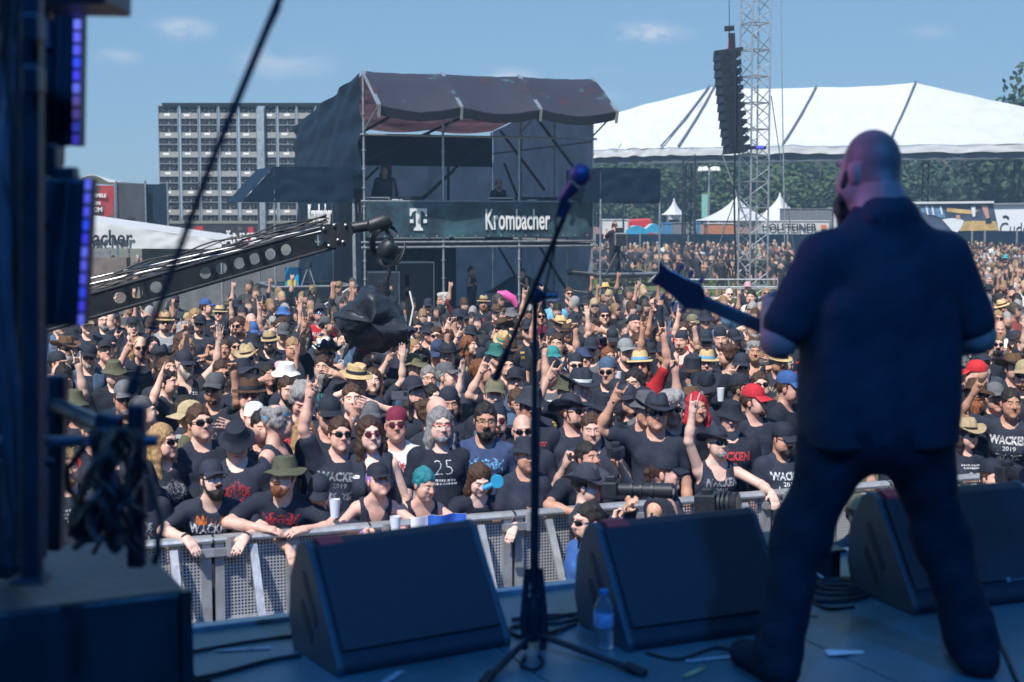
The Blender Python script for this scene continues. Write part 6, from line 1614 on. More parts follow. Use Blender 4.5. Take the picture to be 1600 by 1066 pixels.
# ---------------------------------------------------------------- the stage
ZS = HC-1.46
def PS(px, py, dz=0.):
    """point dz above the stage floor seen at pixel px, py"""
    d = ray(px, py); t = (ZS+dz-HC)/d.z; return Vector((d.x*t, d.y*t, ZS+dz))
SA = R_(24); SU = Vector((math.cos(SA), math.sin(SA), 0)); SV = Vector((-math.sin(SA), math.cos(SA), 0))
S0 = Vector((-1.2, 4.80, 0))
M_floor = mat('stage_floor_coating', (.042, .118, .150), .38, nscale=2.5, namp=.30, bump=.25, bscale=60, spec=.5, wear=((.11, .135, .16), 1.7, .55, .85))
def stage():
    T = bpy.data.objects.new('stage_floor', None); COL.objects.link(T); tag(T, kind='structure')
    for i in range(-4, 9):
        for j in range(0, 6):
            c = S0+SU*(i*1.0+.5)-SV*(j*2.0+1.0)+Vector((0, 0, ZS-.02)); m = MB(); m.box(c, (.994, 1.994, .04), zrot(SA)); o = m.build('deck_panel', M_floor, T, bevel=.003)
    m = MB(); m.box(S0+SU*2+SV*.03+Vector((0, 0, ZS-.01)), (13.2, .05, .05), zrot(SA)); m.build('edge_trim', mat('edge_trim_metal', (.30, .36, .42), .3, .4, 10, .2), T)
    m = MB(); m.box(S0+SU*2-SV*.05+Vector((0, 0, ZS/2-.04)), (13.2, .03, ZS-.08), zrot(SA)); m.build('front_skirt', M_blackf, T)
    # the roof, rear wall and side wall that shade the stage; all of it outside the picture
    R3 = zrot(SA); H = bpy.data.objects.new('stage_house', None); COL.objects.link(H); tag(H, kind='structure'); m_ = mat('stage_black', (.012, .014, .02), .8)
    c = S0+SU*2-SV*8.0; m = MB(); m.box(c+Vector((0, 0, 9.2)), (19, 11.8, .3), R3); m.build('roof', m_, H)
    m = MB(); m.box(c-SV*5.9+Vector((0, 0, 4.5)), (19, .3, 9), R3); m.build('rear_wall', m_, H)
    m = MB(); m.box(c+SU*9.6+Vector((0, 0, 4.5)), (.3, 11.6, 9), R3); m.build('side_wall', m_, H)
    m = MB(); m.box(c-SU*9.6+Vector((0, 0, 4.5)), (.3, 11.6, 9), R3); m.build('side_wall', m_, H)
stage()
def lamp(name, label, loc, tgt, col, e, size=R_(50), blend=.6, fix=True):
    T = thing(name, label, 'stage light', loc); d = (Vector(tgt)-Vector(loc)); q = d.to_track_quat('-Z', 'Y')
    L_ = bpy.data.lights.new('lamp', 'SPOT'); L_.energy = e; L_.color = col; L_.spot_size = size; L_.spot_blend = blend; L_.shadow_soft_size = .35
    o = bpy.data.objects.new('lamp', L_); COL.objects.link(o); o.parent = T; o.rotation_euler = q.to_euler()
    m = MB(); m.lathe([(.0, .34), (.12, .33), (.15, .2), (.18, .02), (.17, .02), (.14, .2)], (0, 0, 0), 16, M=q.to_matrix()); me = m.mesh('housing', True); me.materials.append(M_dark); link('housing', me, T)
for k, (x, y, e) in enumerate(((-1.2, -1.5, 1000), (3.2, -1.6, 1050))):  # unseen blue lamps, added to lift the dark foreground to navy
    lamp('stage_spot', 'added unseen blue wash light over the %s of the stage' % ('left side', 'right side')[k], (x, y, 8.4), (.9, 4.3, 2.2), (.04, .30, 1), e, R_(55))
lamp('stage_spot', 'magenta side light aimed at the guitarist from the left', (-3.4, 5.0, 5.2), (1.10, 4.4, 3.32), (.75, .20, 1), 270, R_(15))

# ---- floor monitors
M_mon = mat('monitor_grille', (.016, .024, .036), .55, nscale=60, namp=.25, bump=.4, bscale=220); M_mons = mat('monitor_side', (.040, .065, .085), .5, nscale=25, namp=.2, bump=.2, bscale=150)
M_tape = mat('red_tape', (.42, .04, .05), .6)
def monitor(B, ang, w, label, hgt=.385, dep=.37):
    T = thing('stage_monitor', label, 'stage monitor', (B.x, B.y, ZS), ang); prof = [(0, .0), (-.035, .10), (-.02, .24), (.045, .36), (.085, .385), (.105, .385), (.14, .37), (.32, .11), (.375, .03), (.37, 0)]
    prof = [(d*dep/.375, z*hgt/.385) for d, z in prof]
    def P(x, d, z): return Vector((x, -d, z))
    m = MB(); m.prism([P(.012, d, z) for d, z in prof], (w-.024, 0, 0)); m.build('cabinet', M_mon, T, off=Vector(), bevel=.012)
    for x in (0, w-.024):
        m = MB(); m.prism([P(x, d*1.01+.002, z*1.008) for d, z in prof], (.024, 0, 0)); S = m.build('side_panel', M_mons, T, off=Vector(), bevel=.006)
        if x == 0:
            for k in (0, 1):
                m = MB(); a0 = (.10+.062*k, .285-.055*k) if k == 0 else (.085, .185); a1 = (.215, .125) if k == 0 else (.175, .065); q = Vector((0, -(a1[0]-a0[0]), a1[1]-a0[1])).normalized(); nrm = Vector((0, q.z, -q.y))
                c0 = Vector((-.002, -a0[0], a0[1])); c1 = Vector((-.002, -a1[0], a1[1])); hw = .017
                m.prism([c0+nrm*hw*.6, c0+q*.02+nrm*hw, c1-q*.02+nrm*hw, c1, c1-nrm*hw*.8, c0+q*.03-nrm*hw, c0-nrm*hw*.5], (.006, 0, 0)); m.build('handle_slot', M_ink, S, off=Vector())
    m = MB(); m.box((w/2, -(.245*dep/.375)-.006, .225*hgt/.385), (w-.06, .008, .36), Matrix.Rotation(-R_(35), 3, 'X')); m.build('grille', M_mon, T, off=Vector())
    m = MB(); k_ = hgt/.385; j_ = dep/.375; m.prism([P(.045, d*j_, z*k_) for d, z in ((.082, .386), (.106, .387), (.143, .373), (.170, .338), (.173, .342), (.146, .378), (.107, .392), (.082, .391))], (.085, 0, 0)); m.build('red_tape', M_tape, T, off=Vector())
    lg = MB()
    for x0, x1 in ((0, .018), (.10, .125)): lg.box((w*.62+(x0+x1)/2, -.345*dep/.375-.004, .088), (x1-x0, .004, .018), Matrix.Rotation(-R_(35), 3, 'X'))
    lg.box((w*.62+.058, -.345*dep/.375-.004, .085), (.06, .004, .005), Matrix.Rotation(-R_(35), 3, 'X')); lg.build('badge', mat('badge_grey', (.16, .2, .24), .5), T, off=Vector())
monitor(PS(457, 1012), R_(31), .64, 'black wedge stage monitor at the left, with red tape on its top corner'); monitor(PS(903, 975), R_(24), .66, 'black wedge stage monitor behind the water bottle, in the middle'); monitor(PS(1330, 920), R_(20), .70, 'black wedge stage monitor seen between and beyond the guitarist\'s legs', .40, .40)
# ---- big case at lower left
def bigcase():
    a = R_(26); T = thing('stage_case', 'large black case filling the lower left corner of the stage', 'case', (-.87, 3.73, ZS), a); m = MB()
    m.box((-1.0, .36, .225), (2.0, .70, .445)); m.build('body', mat('case_black', (.018, .03, .042), .45, nscale=6, namp=.3, bump=.3), T, off=Vector(), bevel=.015)
    for x in (0, -.98):
        m = MB(); m.box((x-.01, .004, .225), (.03, .03, .45)); m.build('edge_trim', M_dark, T, off=Vector())
    for z in (.1, .36): m = MB(); m.box((.006, .12, z), (.02, .05, .07)); m.build('latch', M_dark, T, off=Vector(), bevel=.006)
bigcase()
# ---- left rig, close to the camera
def bl(px, py, Y): return at(px, py, Y)
M_rig = mat('rig_black', (.012, .024, .036), .42, .3, 6, .3); M_rig2 = mat('rig_steel', (.10, .13, .17), .32, .6, 8, .25)
def ledpanel(label, x0, x1, xs, y0, y1, Y, skew=0.):
    a = at(x0, y1, Y); T = thing('led_panel', label, 'LED panel', (a.x, a.y, a.z)); q = lambda x, y, d=0.: at(x+skew*(y-y0)/(y1-y0), y, Y+d)
    m = MB(); m.prism([q(x0, y0), q(x1, y0), q(x1, y1), q(x0, y1)], (0, .04, 0)); m.build('cabinet', M_rig, T, bevel=.01)
    m = MB(); m.prism([q(x1+1, y0), q(xs, y0+1), q(xs, y1), q(x1+1, y1)], (0, .04, 0)); fr = m.build('edge_frame', M_dark, T)
    n = 11
    for k in range(n):
        ya = y0+(y1-y0)*(k+.12)/n; yb = y0+(y1-y0)*(k+.88)/n; xx0 = x1+2.5; xx1 = xs-2
        m = MB(); m.prism([q(xx0, ya, -.004), q(xx1, ya, -.004), q(xx1, yb, -.004), q(xx0, yb, -.004)], (0, .006, 0)); c = [(.42, .35, .95), (.30, .22, .9), (.20, .12, .85), (.36, .25, .9), (.12, .16, .95)][(k*3+int(x0)) % 5]
        t = k/n; e = emis('led_%d_%d' % (x0, k), c, .17 if y0 > 100 else (.28-.14*t)); m.build('led_module', e, T)
    for yy in (.15, .5, .85):
        m = MB(); p = q(x0+8, y0+(y1-y0)*yy, -.02); m.box(p, (.03, .03, .10)); m.build('latch', M_rig2, T)
    for k, (xa, xb) in enumerate(((x0+.25*(x1-x0), x0+.30*(x1-x0)), (x0+.62*(x1-x0), x0+.66*(x1-x0)))):
        m = MB(); m.prism([q(xa, y0+4, -.012), q(xb, y0+4, -.012), q(xb-6*k, y1-6, -.012), q(xa-6*k, y1-6, -.012)], (0, .012, 0)); m.build('rib', M_rig2, T)
ledpanel('upper dark LED panel edge glowing violet-blue at top left', 62, 113, 128, 8, 228, 3.3, -3); ledpanel('lower dark LED panel edge glowing violet-blue, above the pipe railing', 60, 131, 144, 278, 510, 3.1, -12)
def rigthing(name, label, cat, parts):
    T = None
    for i, (nm, kind, pts, r, mt) in enumerate(parts):
        pts = [Vector(p) for p in pts]
        if T is None: T = thing(name, label, cat, pts[0])
        m = MB()
        if kind == 't': m.path(pts, r, 10)
        else: m.beam(pts[0], pts[1], r[0], r[1])
        m.build(nm, mt, T, kind == 't', bevel=0 if kind == 't' else .006)
rigthing('rig_post', 'thick black upright post rising through the whole left edge', 'post', [('post', 'b', [bl(50, -60, 2.6), bl(50, 905, 2.6)], (.036, .036), M_rig), ('clamp', 'b', [bl(38, 45, 2.55), bl(66, 45, 2.55)], (.05, .05), M_rig), ('clamp', 'b', [bl(40, 125, 2.55), bl(66, 125, 2.55)], (.05, .05), M_rig), ('base_plate', 'b', [bl(20, 905, 2.6), bl(76, 905, 2.6)], (.06, .012), M_rig)])
rigthing('top_bracket', 'dark bracket crossing the top left corner', 'bracket', [('bar', 'b', [bl(-40, -6, 3.0), bl(186, -2, 3.0)], (.2, .05), M_rig), ('gusset', 'b', [bl(60, -10, 3.0), bl(62, 30, 3.0)], (.05, .05), M_rig)])
rigthing('panel_hinge', 'dark bracket linking the upper and lower LED panels', 'bracket', [('bar', 'b', [bl(60, 240, 3.25), bl(92, 242, 3.25)], (.10, .05), M_rig), ('block', 'b', [bl(72, 228, 3.2), bl(74, 280, 3.2)], (.06, .06), M_rig), ('block', 'b', [bl(102, 262, 3.2), bl(104, 284, 3.2)], (.05, .05), M_rig)])
rigthing('pipe_railing', 'dark scaffold pipe railing with two uprights above the big case', 'railing', [('upright', 'b', [bl(90, 586, 3.6), bl(82, 858, 3.6)], (.050, .05), M_rig), ('upright', 'b', [bl(214, 632, 3.3), bl(214, 885, 3.3)], (.042, .04), M_rig), ('cross_pipe', 't', [bl(-30, 690, 3.3), bl(150, 689, 3.3), bl(246, 689, 3.3)], .014, M_rig2),
     ('slant_pipe', 't', [bl(90, 634, 3.55), bl(166, 668, 3.3)], .021, M_rig2), ('clamp', 'b', [bl(150, 668, 3.25), bl(188, 676, 3.25)], (.06, .08), M_rig), ('cross_pipe', 't', [bl(-30, 726, 3.3), bl(84, 722, 3.4)], .012, M_rig)])
r = random.Random(9)
T = thing('cable_bundle', 'tangle of black cables hanging from the pipe railing', 'cable bundle', bl(180, 690, 3.2))
for k in range(16):
    x0 = r.uniform(150, 215); x1 = r.uniform(100, 245); y1 = r.uniform(800, 880); sw = r.uniform(-45, 45); pts = [bl(x0+(x1-x0)*t+sw*math.sin(t*math.pi)+r.uniform(-4, 4), 672+(y1-672)*t, 3.15+.1*math.sin(t*6+k)) for t in [i/12 for i in range(13)]]
    m = MB(); m.path(pts, r.choice([.004, .006, .008]), 6); m.build('cable', M_rubber, T, True)
def plate_blob(cx, cy, w, h, Y, seed):
    W = MB(); W.sheet(lambda u, v: bl(cx+w*math.sin(math.pi*v)*math.cos(2*math.pi*u)*(1+.35*noise.noise(Vector((u*3, v*3, seed)))), cy-h*math.cos(math.pi*v)*(1+.2*noise.noise(Vector((u*4, v*2, seed)))), Y)+Vector((0, .06*math.sin(2*math.pi*u)*math.sin(math.pi*v), 0)), 20, 12); return W
for cx, cy, w, h, s in ((176, 700, 15, 34, 1), (170, 765, 18, 36, 2), (135, 815, 30, 32, 3), (182, 830, 15, 34, 4)):
    plate_blob(cx, cy, w, h, 3.2, s).build('taped_bundle', M_rubber, T, True)
for k in range(10):
    x0 = r.uniform(-10, 30); pts = [bl(x0+14*math.sin(t*5+k)+r.uniform(-3, 3), -20+t*900, 3.0+.2*math.sin(t*3+k)) for t in [i/16 for i in range(17)]]
    if k == 0: T2 = thing('cable_bundle', 'loose dark cables running down the far left edge behind the post', 'cable bundle', pts[0])
    m = MB(); m.path(pts, r.choice([.006, .009, .012]), 6); m.build('cable', M_rubber if k % 3 else M_rig2, T2, True)
rigthing('rig_scaffold', 'dark steel frame behind the black post at the left edge', 'frame', [('upright', 'b', [bl(6, -60, 3.7), bl(8, 900, 3.7)], (.07, .05), M_rig), ('upright', 'b', [bl(30, -60, 3.6), bl(30, 900, 3.6)], (.03, .05), M_rig), ('upright', 't', [bl(70, -60, 3.45), bl(66, 870, 3.45)], .012, M_rig2), ('cross_bar', 'b', [bl(-30, 62, 3.6), bl(40, 48, 3.6)], (.03, .06), M_rig2), ('cross_bar', 'b', [bl(-30, 230, 3.6), bl(26, 205, 3.6)], (.03, .04), M_rig2),
     ('backing', 'b', [bl(14, -60, 3.95), bl(14, 880, 3.95)], (.25, .02), M_rig), ('cross_bar', 'b', [bl(-30, 610, 3.6), bl(60, 600, 3.6)], (.03, .05), M_rig)])
# ---- slanting boom close to the camera
rigthing('microphone_boom', 'thin black slanting boom crossing the upper left of the picture', 'boom', [('boom', 't', [bl(446, -25, 2.5), bl(330, 255, 2.5), bl(262, 440, 2.5), bl(208, 600, 2.5)], [.0072, .0068, .0062, .0056], M_rig), ('counterweight', 't', [bl(212, 590, 2.5), bl(203, 618, 2.5)], .012, M_rig), ('cable', 't', [bl(438, 10, 2.49), bl(352, 190, 2.5), bl(295, 352, 2.48), bl(236, 520, 2.5), bl(200, 640, 2.5)], .003, M_rubber)])
# ---- microphone stand
def micstand():
    b = PS(834, 1016); Y = b.y; T = thing('microphone_stand', 'black tripod microphone stand with long raised boom in the centre', 'microphone stand', b)
    hub = b+Vector((0, 0, .10)); m = MB(); m.tube(b+Vector((0, 0, .03)), at(836, 458, Y), .0098, 12); m.build('pole', M_rig, T, True)
    m = MB(); m.tube(b+Vector((0, 0, .03)), at(835, 640, Y), .0128, 12); m.build('lower_tube', M_rig, T, True)
    m = MB(); m.lathe([(.02, -.05), (.030, -.02), (.030, .04), (.018, .08)], hub, 14); m.build('hub', M_rig, T, True)
    m = MB(); m.path([hub+Vector((.02, 0, .18)), hub+Vector((.035, -.02, .02)), hub+Vector((.03, -.02, -.09))], .012, 8); m.path([hub+Vector((-.02, 0, .18)), hub+Vector((-.035, -.02, .02)), hub+Vector((-.03, -.02, -.09))], .012, 8); m.build('leg_brace', M_rig, T, True)
    for q in (PS(757, 1066, .012), PS(1000, 1050, .012), PS(850, 985, .012)):
        m = MB(); m.tube(hub+Vector((0, 0, -.04)), q, .011, 8); Lg = m.build('leg', M_rig, T, True); d = (q-hub).normalized(); m = MB(); m.tube(q-d*.05, q+d*.02, .017, 8); m.build('rubber_foot', M_rubber, Lg, True)
    j = at(837, 462, Y-.02); m = MB(); m.lathe([(0, .04), (.028, .035), (.03, -.03), (0, -.04)], j, 12, M=Matrix.Rotation(math.pi/2, 3, 'X')); m.build('boom_clutch', M_rig, T, True)
    m = MB(); m.path([j, j+Vector((.075, -.01, 0))], .010, 8); m.build('clutch_knob', M_rig, T, True)
    e = at(890, 318, Y-.35); t = at(774, 592, Y+.12); m = MB(); m.tube(t, e, .0088, 10); m.build('boom_arm', M_rig, T, True); m = MB(); m.tube(t, t+(e-t)*.18, .013, 10); m.build('counterweight', M_rig, T, True)
    m = MB(); m.tube(at(876, 338, Y-.34), at(886, 312, Y-.35), .019, 10); m.build('mic_clip', M_mic, T, True)
    return e, Y, T
M_mic = mat('microphone_body', (.03, .03, .07), .3, .3, 8, .2)  # violet tint of the stage light is put into this colour
e_, Ym, Tms = micstand()
def mic():
    a = at(876, 316, Ym-.36); b = at(898, 288, Ym-.37); g0 = at(904, 276, Ym-.37); T = thing('microphone', 'vocal microphone with round grille clipped at the top of the boom', 'microphone', a)
    m = MB(); m.tube(a, b, .013, 12, .022); m.build('handle', M_mic, T, True); d = (b-a).normalized(); q = d.to_track_quat('Z', 'Y').to_matrix(); m = MB(); m.lathe([(.022, -.02), (.031, -.008), (.033, .008), (.030, .026), (.018, .038), (0, .041)], g0, 16, M=q); m.build('grille', mat('mic_grille', (.08, .07, .16), .45, .5, 200, .3), T, True)  # grille colour carries the purple-blue of the stage light too
    pts = [a, a+Vector((-.015, 0, -.05)), at(868, 380, Ym-.3), at(852, 450, Ym-.1), at(846, 520, Ym), at(842, 700, Ym-.02), at(840, 850, Ym-.02), at(843, 975, Ym-.03), PS(850, 1000, .01), PS(900, 972, .008), PS(960, 962, .008)]
    m = MB(); m.path(pts, .0038, 6); tag(m.build('microphone_cable', M_rubber, None, True), 'black microphone cable hanging along the central stand', 'cable')
mic()
# ---- things on the stage floor
def scable(label, pts, r=.006, dz=None): m = MB(); m.path([PS(x, y, r) for x, y in pts], r, 6); return tag(m.build('floor_cable', M_rubber, None, True), label, 'cable', 'cables lying on the stage floor')
def spl(p, n=8):
    out = []
    for i in range(len(p)-1):
        p0 = p[max(i-1, 0)]; p1 = p[i]; p2 = p[i+1]; p3 = p[min(i+2, len(p)-1)]
        for k in range(n):
            t = k/n; out.append(tuple(.5*(2*p1[j]+(p2[j]-p0[j])*t+(2*p0[j]-5*p1[j]+4*p2[j]-p3[j])*t*t+(3*p1[j]-p0[j]-3*p2[j]+p3[j])*t**3) for j in (0, 1)))
    return out+[tuple(p[-1])]
scable('black cable curving from the big case to the left stage monitor', spl([(285, 1064), (345, 1052), (420, 1032), (470, 1024)]), .008)
scable('thin cable at the foot of the big case', spl([(282, 1040), (300, 1052), (292, 1062), (330, 1064)]), .006)
scable('cable looping behind the microphone stand to the middle monitor', spl([(800, 968), (850, 962), (905, 962), (880, 972), (820, 975), (795, 985), (830, 996), (900, 975)]), .007)
scable('second cable loop between left and middle monitors', spl([(805, 980), (845, 970), (890, 960), (915, 958)]), .007)
scable('small cable curl at the foot of the microphone stand', spl([(820, 1028), (815, 1040), (835, 1046), (848, 1036), (842, 1024)]), .006)
scable('long thin cable crossing the stage at the lower right', spl([(1478, 690), (1490, 850), (1530, 960), (1565, 1010), (1590, 1066)][2:]), .007)
for k, (dx, dy, rx, ry) in enumerate(((0, 0, 58, 15), (6, -5, 50, 12), (-8, 4, 60, 13), (10, -9, 40, 9))):
    scable('%s turn of the grey cable coil between the guitarist\'s legs' % ['outer', 'upper', 'lower', 'inner'][k], [(1305+dx+rx*math.cos(t), 922+dy+ry*math.sin(t)) for t in [2*math.pi*i/28 for i in range(29)]], .010)
m = MB(); W = MB(); W.sheet(lambda u, v: PS(1294+58*u-6*v, 1024-9*v-6*u*(1-v)+2*u, .006+.004*math.sin(u*5)), 8, 2, .001); tag(W.build('paper_scrap', mat('white_paper', (.60, .62, .66), .7), None, True), 'torn white paper scrap on the stage between the guitarist\'s feet', 'paper')
for k, (x, y, a, l, c) in enumerate([(1120, 1030, .3, .22, 'w'), (610, 1062, 1.2, .16, 'w'), (1250, 958, 2.4, .14, 'y'), (1085, 1052, .9, .12, 'y'), (380, 1016, .2, .18, 'w')]):
    c0 = PS(x, y); d = Vector((math.cos(a), math.sin(a), 0)); m = MB()
    m.sheet(lambda u, v: c0+d*(u-.5)*l+Vector((-d.y, d.x, 0))*(v-.5)*.024+Vector((0, 0, .0045)), 3, 1, .0005); tag(m.build('floor_tape', mat('tape_%d' % k, (.22, .30, .38) if c == 'w' else (.24, .26, .14), .6, nscale=40, namp=.5), None), '%s strip of worn tape stuck on the stage floor' % ['pale, right of the centre stand,', 'pale, below the left monitor,', 'yellowish, between the guitarist\'s legs,', 'yellowish, beside the middle monitor,', 'pale, beside the big case,'][k], 'tape')
scable('grey cable running along the stage edge behind the left monitor', spl([(290, 1020), (380, 1004), (470, 992), (560, 985)]), .006); scable('cable crossing from the middle monitor toward the guitarist', spl([(1010, 1020), (1060, 1030), (1120, 1012), (1175, 1022), (1240, 1000)]), .006); scable('thin cable from the coil toward the right monitor', spl([(1255, 930), (1290, 950), (1335, 948)]), .006)
def lowbox():
    c = PS(1318, 905); T = thing('stage_box', 'low flat-topped black box at the stage edge between the guitarist\'s legs', 'box', (c.x, c.y, ZS), R_(20)); m = MB(); m.box((-.25, .20, .055), (.50, .36, .105)); m.build('body', M_mon, T, off=Vector(), bevel=.006)
    m = MB(); m.box((-.25, .20, .113), (.53, .39, .012)); m.build('lid', M_mons, T, off=Vector()); m = MB(); m.path([(-.18, .0, .08), (-.15, -.01, .05), (-.11, -.02, .02)], .006, 6); m.build('plug', M_label, T, off=Vector())
lowbox()
def bottle():
    c = PS(943, 1012); T = thing('water_bottle', 'clear plastic water bottle standing before the middle stage monitor', 'bottle', c); M_pet = bpy.data.materials.new('clear_plastic'); M_pet.use_nodes = True; b = M_pet.node_tree.nodes['Principled BSDF']; b.inputs['Transmission Weight'].default_value = .9; b.inputs['Roughness'].default_value = .08; b.inputs['IOR'].default_value = 1.33; b.inputs['Base Color'].default_value = (.7, .8, .9, 1)
    m = MB(); m.lathe([(0, .004), (.030, .002), (.034, .01), (.034, .05), (.032, .06), (.034, .07), (.034, .13), (.030, .15), (.018, .172), (.0135, .182), (.0135, .19), (0, .19)], c, 20); m.build('bottle_body', M_pet, T, True)
    m = MB(); m.lathe([(.0345, .075), (.0352, .077), (.0352, .122), (.0345, .124)], c, 20); m.build('paper_label', mat('bottle_label', (.30, .34, .50), .5, nscale=30, namp=.5), T, True); m = MB(); m.lathe([(.015, .184), (.0155, .186), (.0155, .200), (0, .202)], c, 14); m.build('cap', M_blue, T, True)
bottle()

# ---------------------------------------------------------------- guitarist, seen from behind
def guitarist():
    s_ = 1.0; rz = R_(188); O = PS(1362, 1052); O.z = ZS
    G = lambda x, y, z: Vector((x, y, z))
    H = Matrix.Translation((.035, -.03, 1.59)) @ Matrix.Rotation(R_(24), 4, 'Z') @ Matrix.Rotation(R_(6), 4, 'X')
    A, S, B, S2 = head_prims(H, fat=1.0)
    tors = [(ell((0, .02, 1.19), (.215, .14, .22)), .06), (ell((0, -.03, .98), (.220, .17, .2)), .06), (ell((0, 0, .82), (.200, .145, .16)), .06), (cone((-.165, .02, 1.325), (.165, .02, 1.325), .068), .06), (cone((-.10, .03, 1.37), (-.03, .01, 1.48), .06, .05), .05), (cone((.10, .03, 1.37), (.03, .01, 1.48), .06, .05), .05)]
    nk = [(cone((0, .02, 1.40), (.02, .0, 1.56), .078, .072), .04), (cone((0, .05, 1.47), (.015, .05, 1.55), .05, .04), .03)]
    LE = G(.325, -.01, 1.07); RE = G(-.315, .02, 1.08); LW = G(.255, -.30, 1.13); RW = G(-.17, -.26, .98); LS = G(.205, .02, 1.325); RS = G(-.205, .02, 1.325)
    arms = [(cone(LS, LE, .062, .052), .04), (cone(RS, RE, .062, .052), .04), (cone(LE, LW, .056, .034), .02), (cone(RE, RW, .056, .034), .02)]
    hp = hand_prims(LW, G(-.1, -1, .35), (-1, 0, 0), (0, 0, 1), 'grip', 1.05)+hand_prims(RW, G(.85, -.45, -.15), (0, 1, 0), (0, -.2, 1), 'grip', 1.05)
    hips = {1: G(.115, 0, .80), -1: G(-.115, 0, .80)}; kn = {1: G(.235, -.03, .44), -1: G(-.235, -.03, .44)}; an = {1: G(.325, .03, .09), -1: G(-.325, .03, .09)}
    legs = sum([[(cone(hips[k], kn[k], .105, .068), .04), (cone(kn[k], an[k], .068, .045), .02)] for k in (1, -1)], [])
    feet = sum([[(cone(an[k]+G(0, .03, -.045), an[k]+G(.05*k, -.16, -.05), .045, .04), .03)] for k in (1, -1)], [])
    base = tors+nk+arms+hp+legs; Fd = grid_for([p for p, _ in base+A], .0105, fine=((-.08, -.16, 1.47), (.14, .12, 1.76), .006))
    for p, k in base: Fd.apply(p, k)
    for p, k in A: Fd.apply(p, k)
    for p, k in S: Fd.apply(p, k, 's')
    for p, k in B: Fd.apply(p, k)
    V, Q = Fd.mesh(); Hi = np.array([list(r) for r in H.inverted()], np.float32); q = V@Hi[:3, :3].T+Hi[:3, 3]
    me = mesh_np('guitarist_body', V, Q); P_ = face_paint(q)
    st = (q[:, 2] > -.04) & (q[:, 2] < .155) & (q[:, 1] > -.03+.0*q[:, 2]) & (np.abs(q[:, 0]) < .1) & ~((np.abs(q[:, 0]) > .073) & (np.abs(q[:, 2]+.005) < .035)); top_ = np.clip((q[:, 2]-.09)/.05, 0, 1)
    P_[st, :3] *= (np.array([.50, .50, .52], np.float32)[None]*(1-top_[st, None]*.0)+top_[st, None]*.28)
    ca = me.color_attributes.new('paint', 'FLOAT_COLOR', 'POINT'); ca.data.foreach_set('color', P_.ravel()); me.materials.append(M_skin)
    o = bpy.data.objects.new('person', me); COL.objects.link(o); o.location = O; o.rotation_euler = (0, 0, rz); o.color = (.34, .19, .17, 1)
    tag(o, 'bald bearded guitarist seen from behind in dark vest, trousers and boots, legs apart', 'person')
    M_stagecloth = mat('dark_stage_cloth', (.008, .020, .036), .8, nscale=5, namp=.3, bump=.5, bscale=30, spec=.3); M_denimk = mat('dark_trousers', (.006, .013, .026), .85, nscale=7, namp=.35, bump=.5, bscale=60, spec=.25)
    def cl(name, prims, cuts, infl, amp, step, mt, k=.05, seed=2):
        F_ = grid_for([p for p, _ in prims], step, pad=.06)
        for p, kk in prims: F_.apply(p, k, inflate=infl)
        cloth_folds(F_, amp, seed); F_.D += (.0035*np.sin(F_.x[:, None, None]*46+3*np.sin(F_.z[None, None, :]*5)+seed)*np.clip(1.25-F_.z[None, None, :], 0, .5)*2).astype(np.float32)
        for p in cuts:
            if callable(p): F_.D = np.maximum(F_.D, p(*F_.P((slice(None),)*3)).astype(np.float32)+0*F_.D)
            else: F_.apply(p, .006, 's')
        V, Q = F_.mesh(); m_ = mesh_np(name, V, Q); m_.materials.append(mt); c = bpy.data.objects.new(name, m_); COL.objects.link(c); c.parent = o; return c
    sl = [(cone(LS, LS.lerp(LE, .78), .068, .068), .04), (cone(RS, RS.lerp(RE, .80), .070, .068), .04)]
    cl('shirt', tors+sl, [cone((.005, -.02, 1.50), (.01, -.03, 1.62), .072, .088), lambda x, y, z: .765+.01*np.sin(x*18)-z], .006, .003, .0105, M_stagecloth)
    cl('vest', [(cone((0, .03, 1.38), (0, .045, 1.455), .078, .062), .03), (ell((0, .0, .90), (.236, .155, .34)), .05), (rbox((0, .0, .93), (.150, .05, .22), .075, I4), .08), (ell((0, .01, 1.22), (.205, .135, .18)), .05), (cone((-.185, .02, 1.325), (.185, .02, 1.325), .056), .04), (cone((-.10, .03, 1.37), (-.03, .03, 1.45), .05, .05), .04), (cone((.10, .03, 1.37), (.03, .03, 1.45), .05, .05), .04)],
       [cone((.005, -.02, 1.50), (.01, -.03, 1.62), .074, .09), rbox((0, -.25, 1.1), (.05, .2, .6), .01, I4), lambda x, y, z: .745+.006*np.sin(x*22+1)-z], .012, .0035, .0095, M_stagecloth, seed=5)
    cl('vest_collar', [(cone((.055, .072, 1.448), (-.055, .072, 1.448), .026), .03), (cone((.05, .065, 1.445), (.095, .0, 1.43), .030, .024), .02), (cone((-.05, .065, 1.445), (-.095, .0, 1.43), .03, .024), .02)], [cone((.005, -.02, 1.44), (.01, -.04, 1.62), .062, .070)], .006, .002, .007, M_stagecloth, k=.02)
    cl('trousers', [(cone(hips[k], kn[k], .104, .074), .04) for k in (1, -1)]+[(cone(kn[k], an[k], .074, .072), .03) for k in (1, -1)]+[(ell((0, 0, .80), (.215, .16, .15)), .05)], [lambda x, y, z: np.maximum(z-.90, .035-z)], .010, .007, .0115, M_denimk, seed=8)
    for k in (1, -1): cl('boot', [(cone(an[k]+G(0, .02, .06), an[k]+G(0, .03, -.03), .052, .055), .03), (cone(an[k]+G(0, .035, -.045), an[k]+G(.05*k, -.17, -.052), .050, .044), .03)], [lambda x, y, z: .004-z], .008, .002, .010, M_denimk, k=.03)
    ho = bpy.data.objects.new('beard', HAIRM['L']); COL.objects.link(ho); ho.parent = o; ho.matrix_local = H @ Matrix.Diagonal((1.12, 1.1, 1.0, 1)); ho.color = (.02, .017, .02, 1)
    return o, O, rz
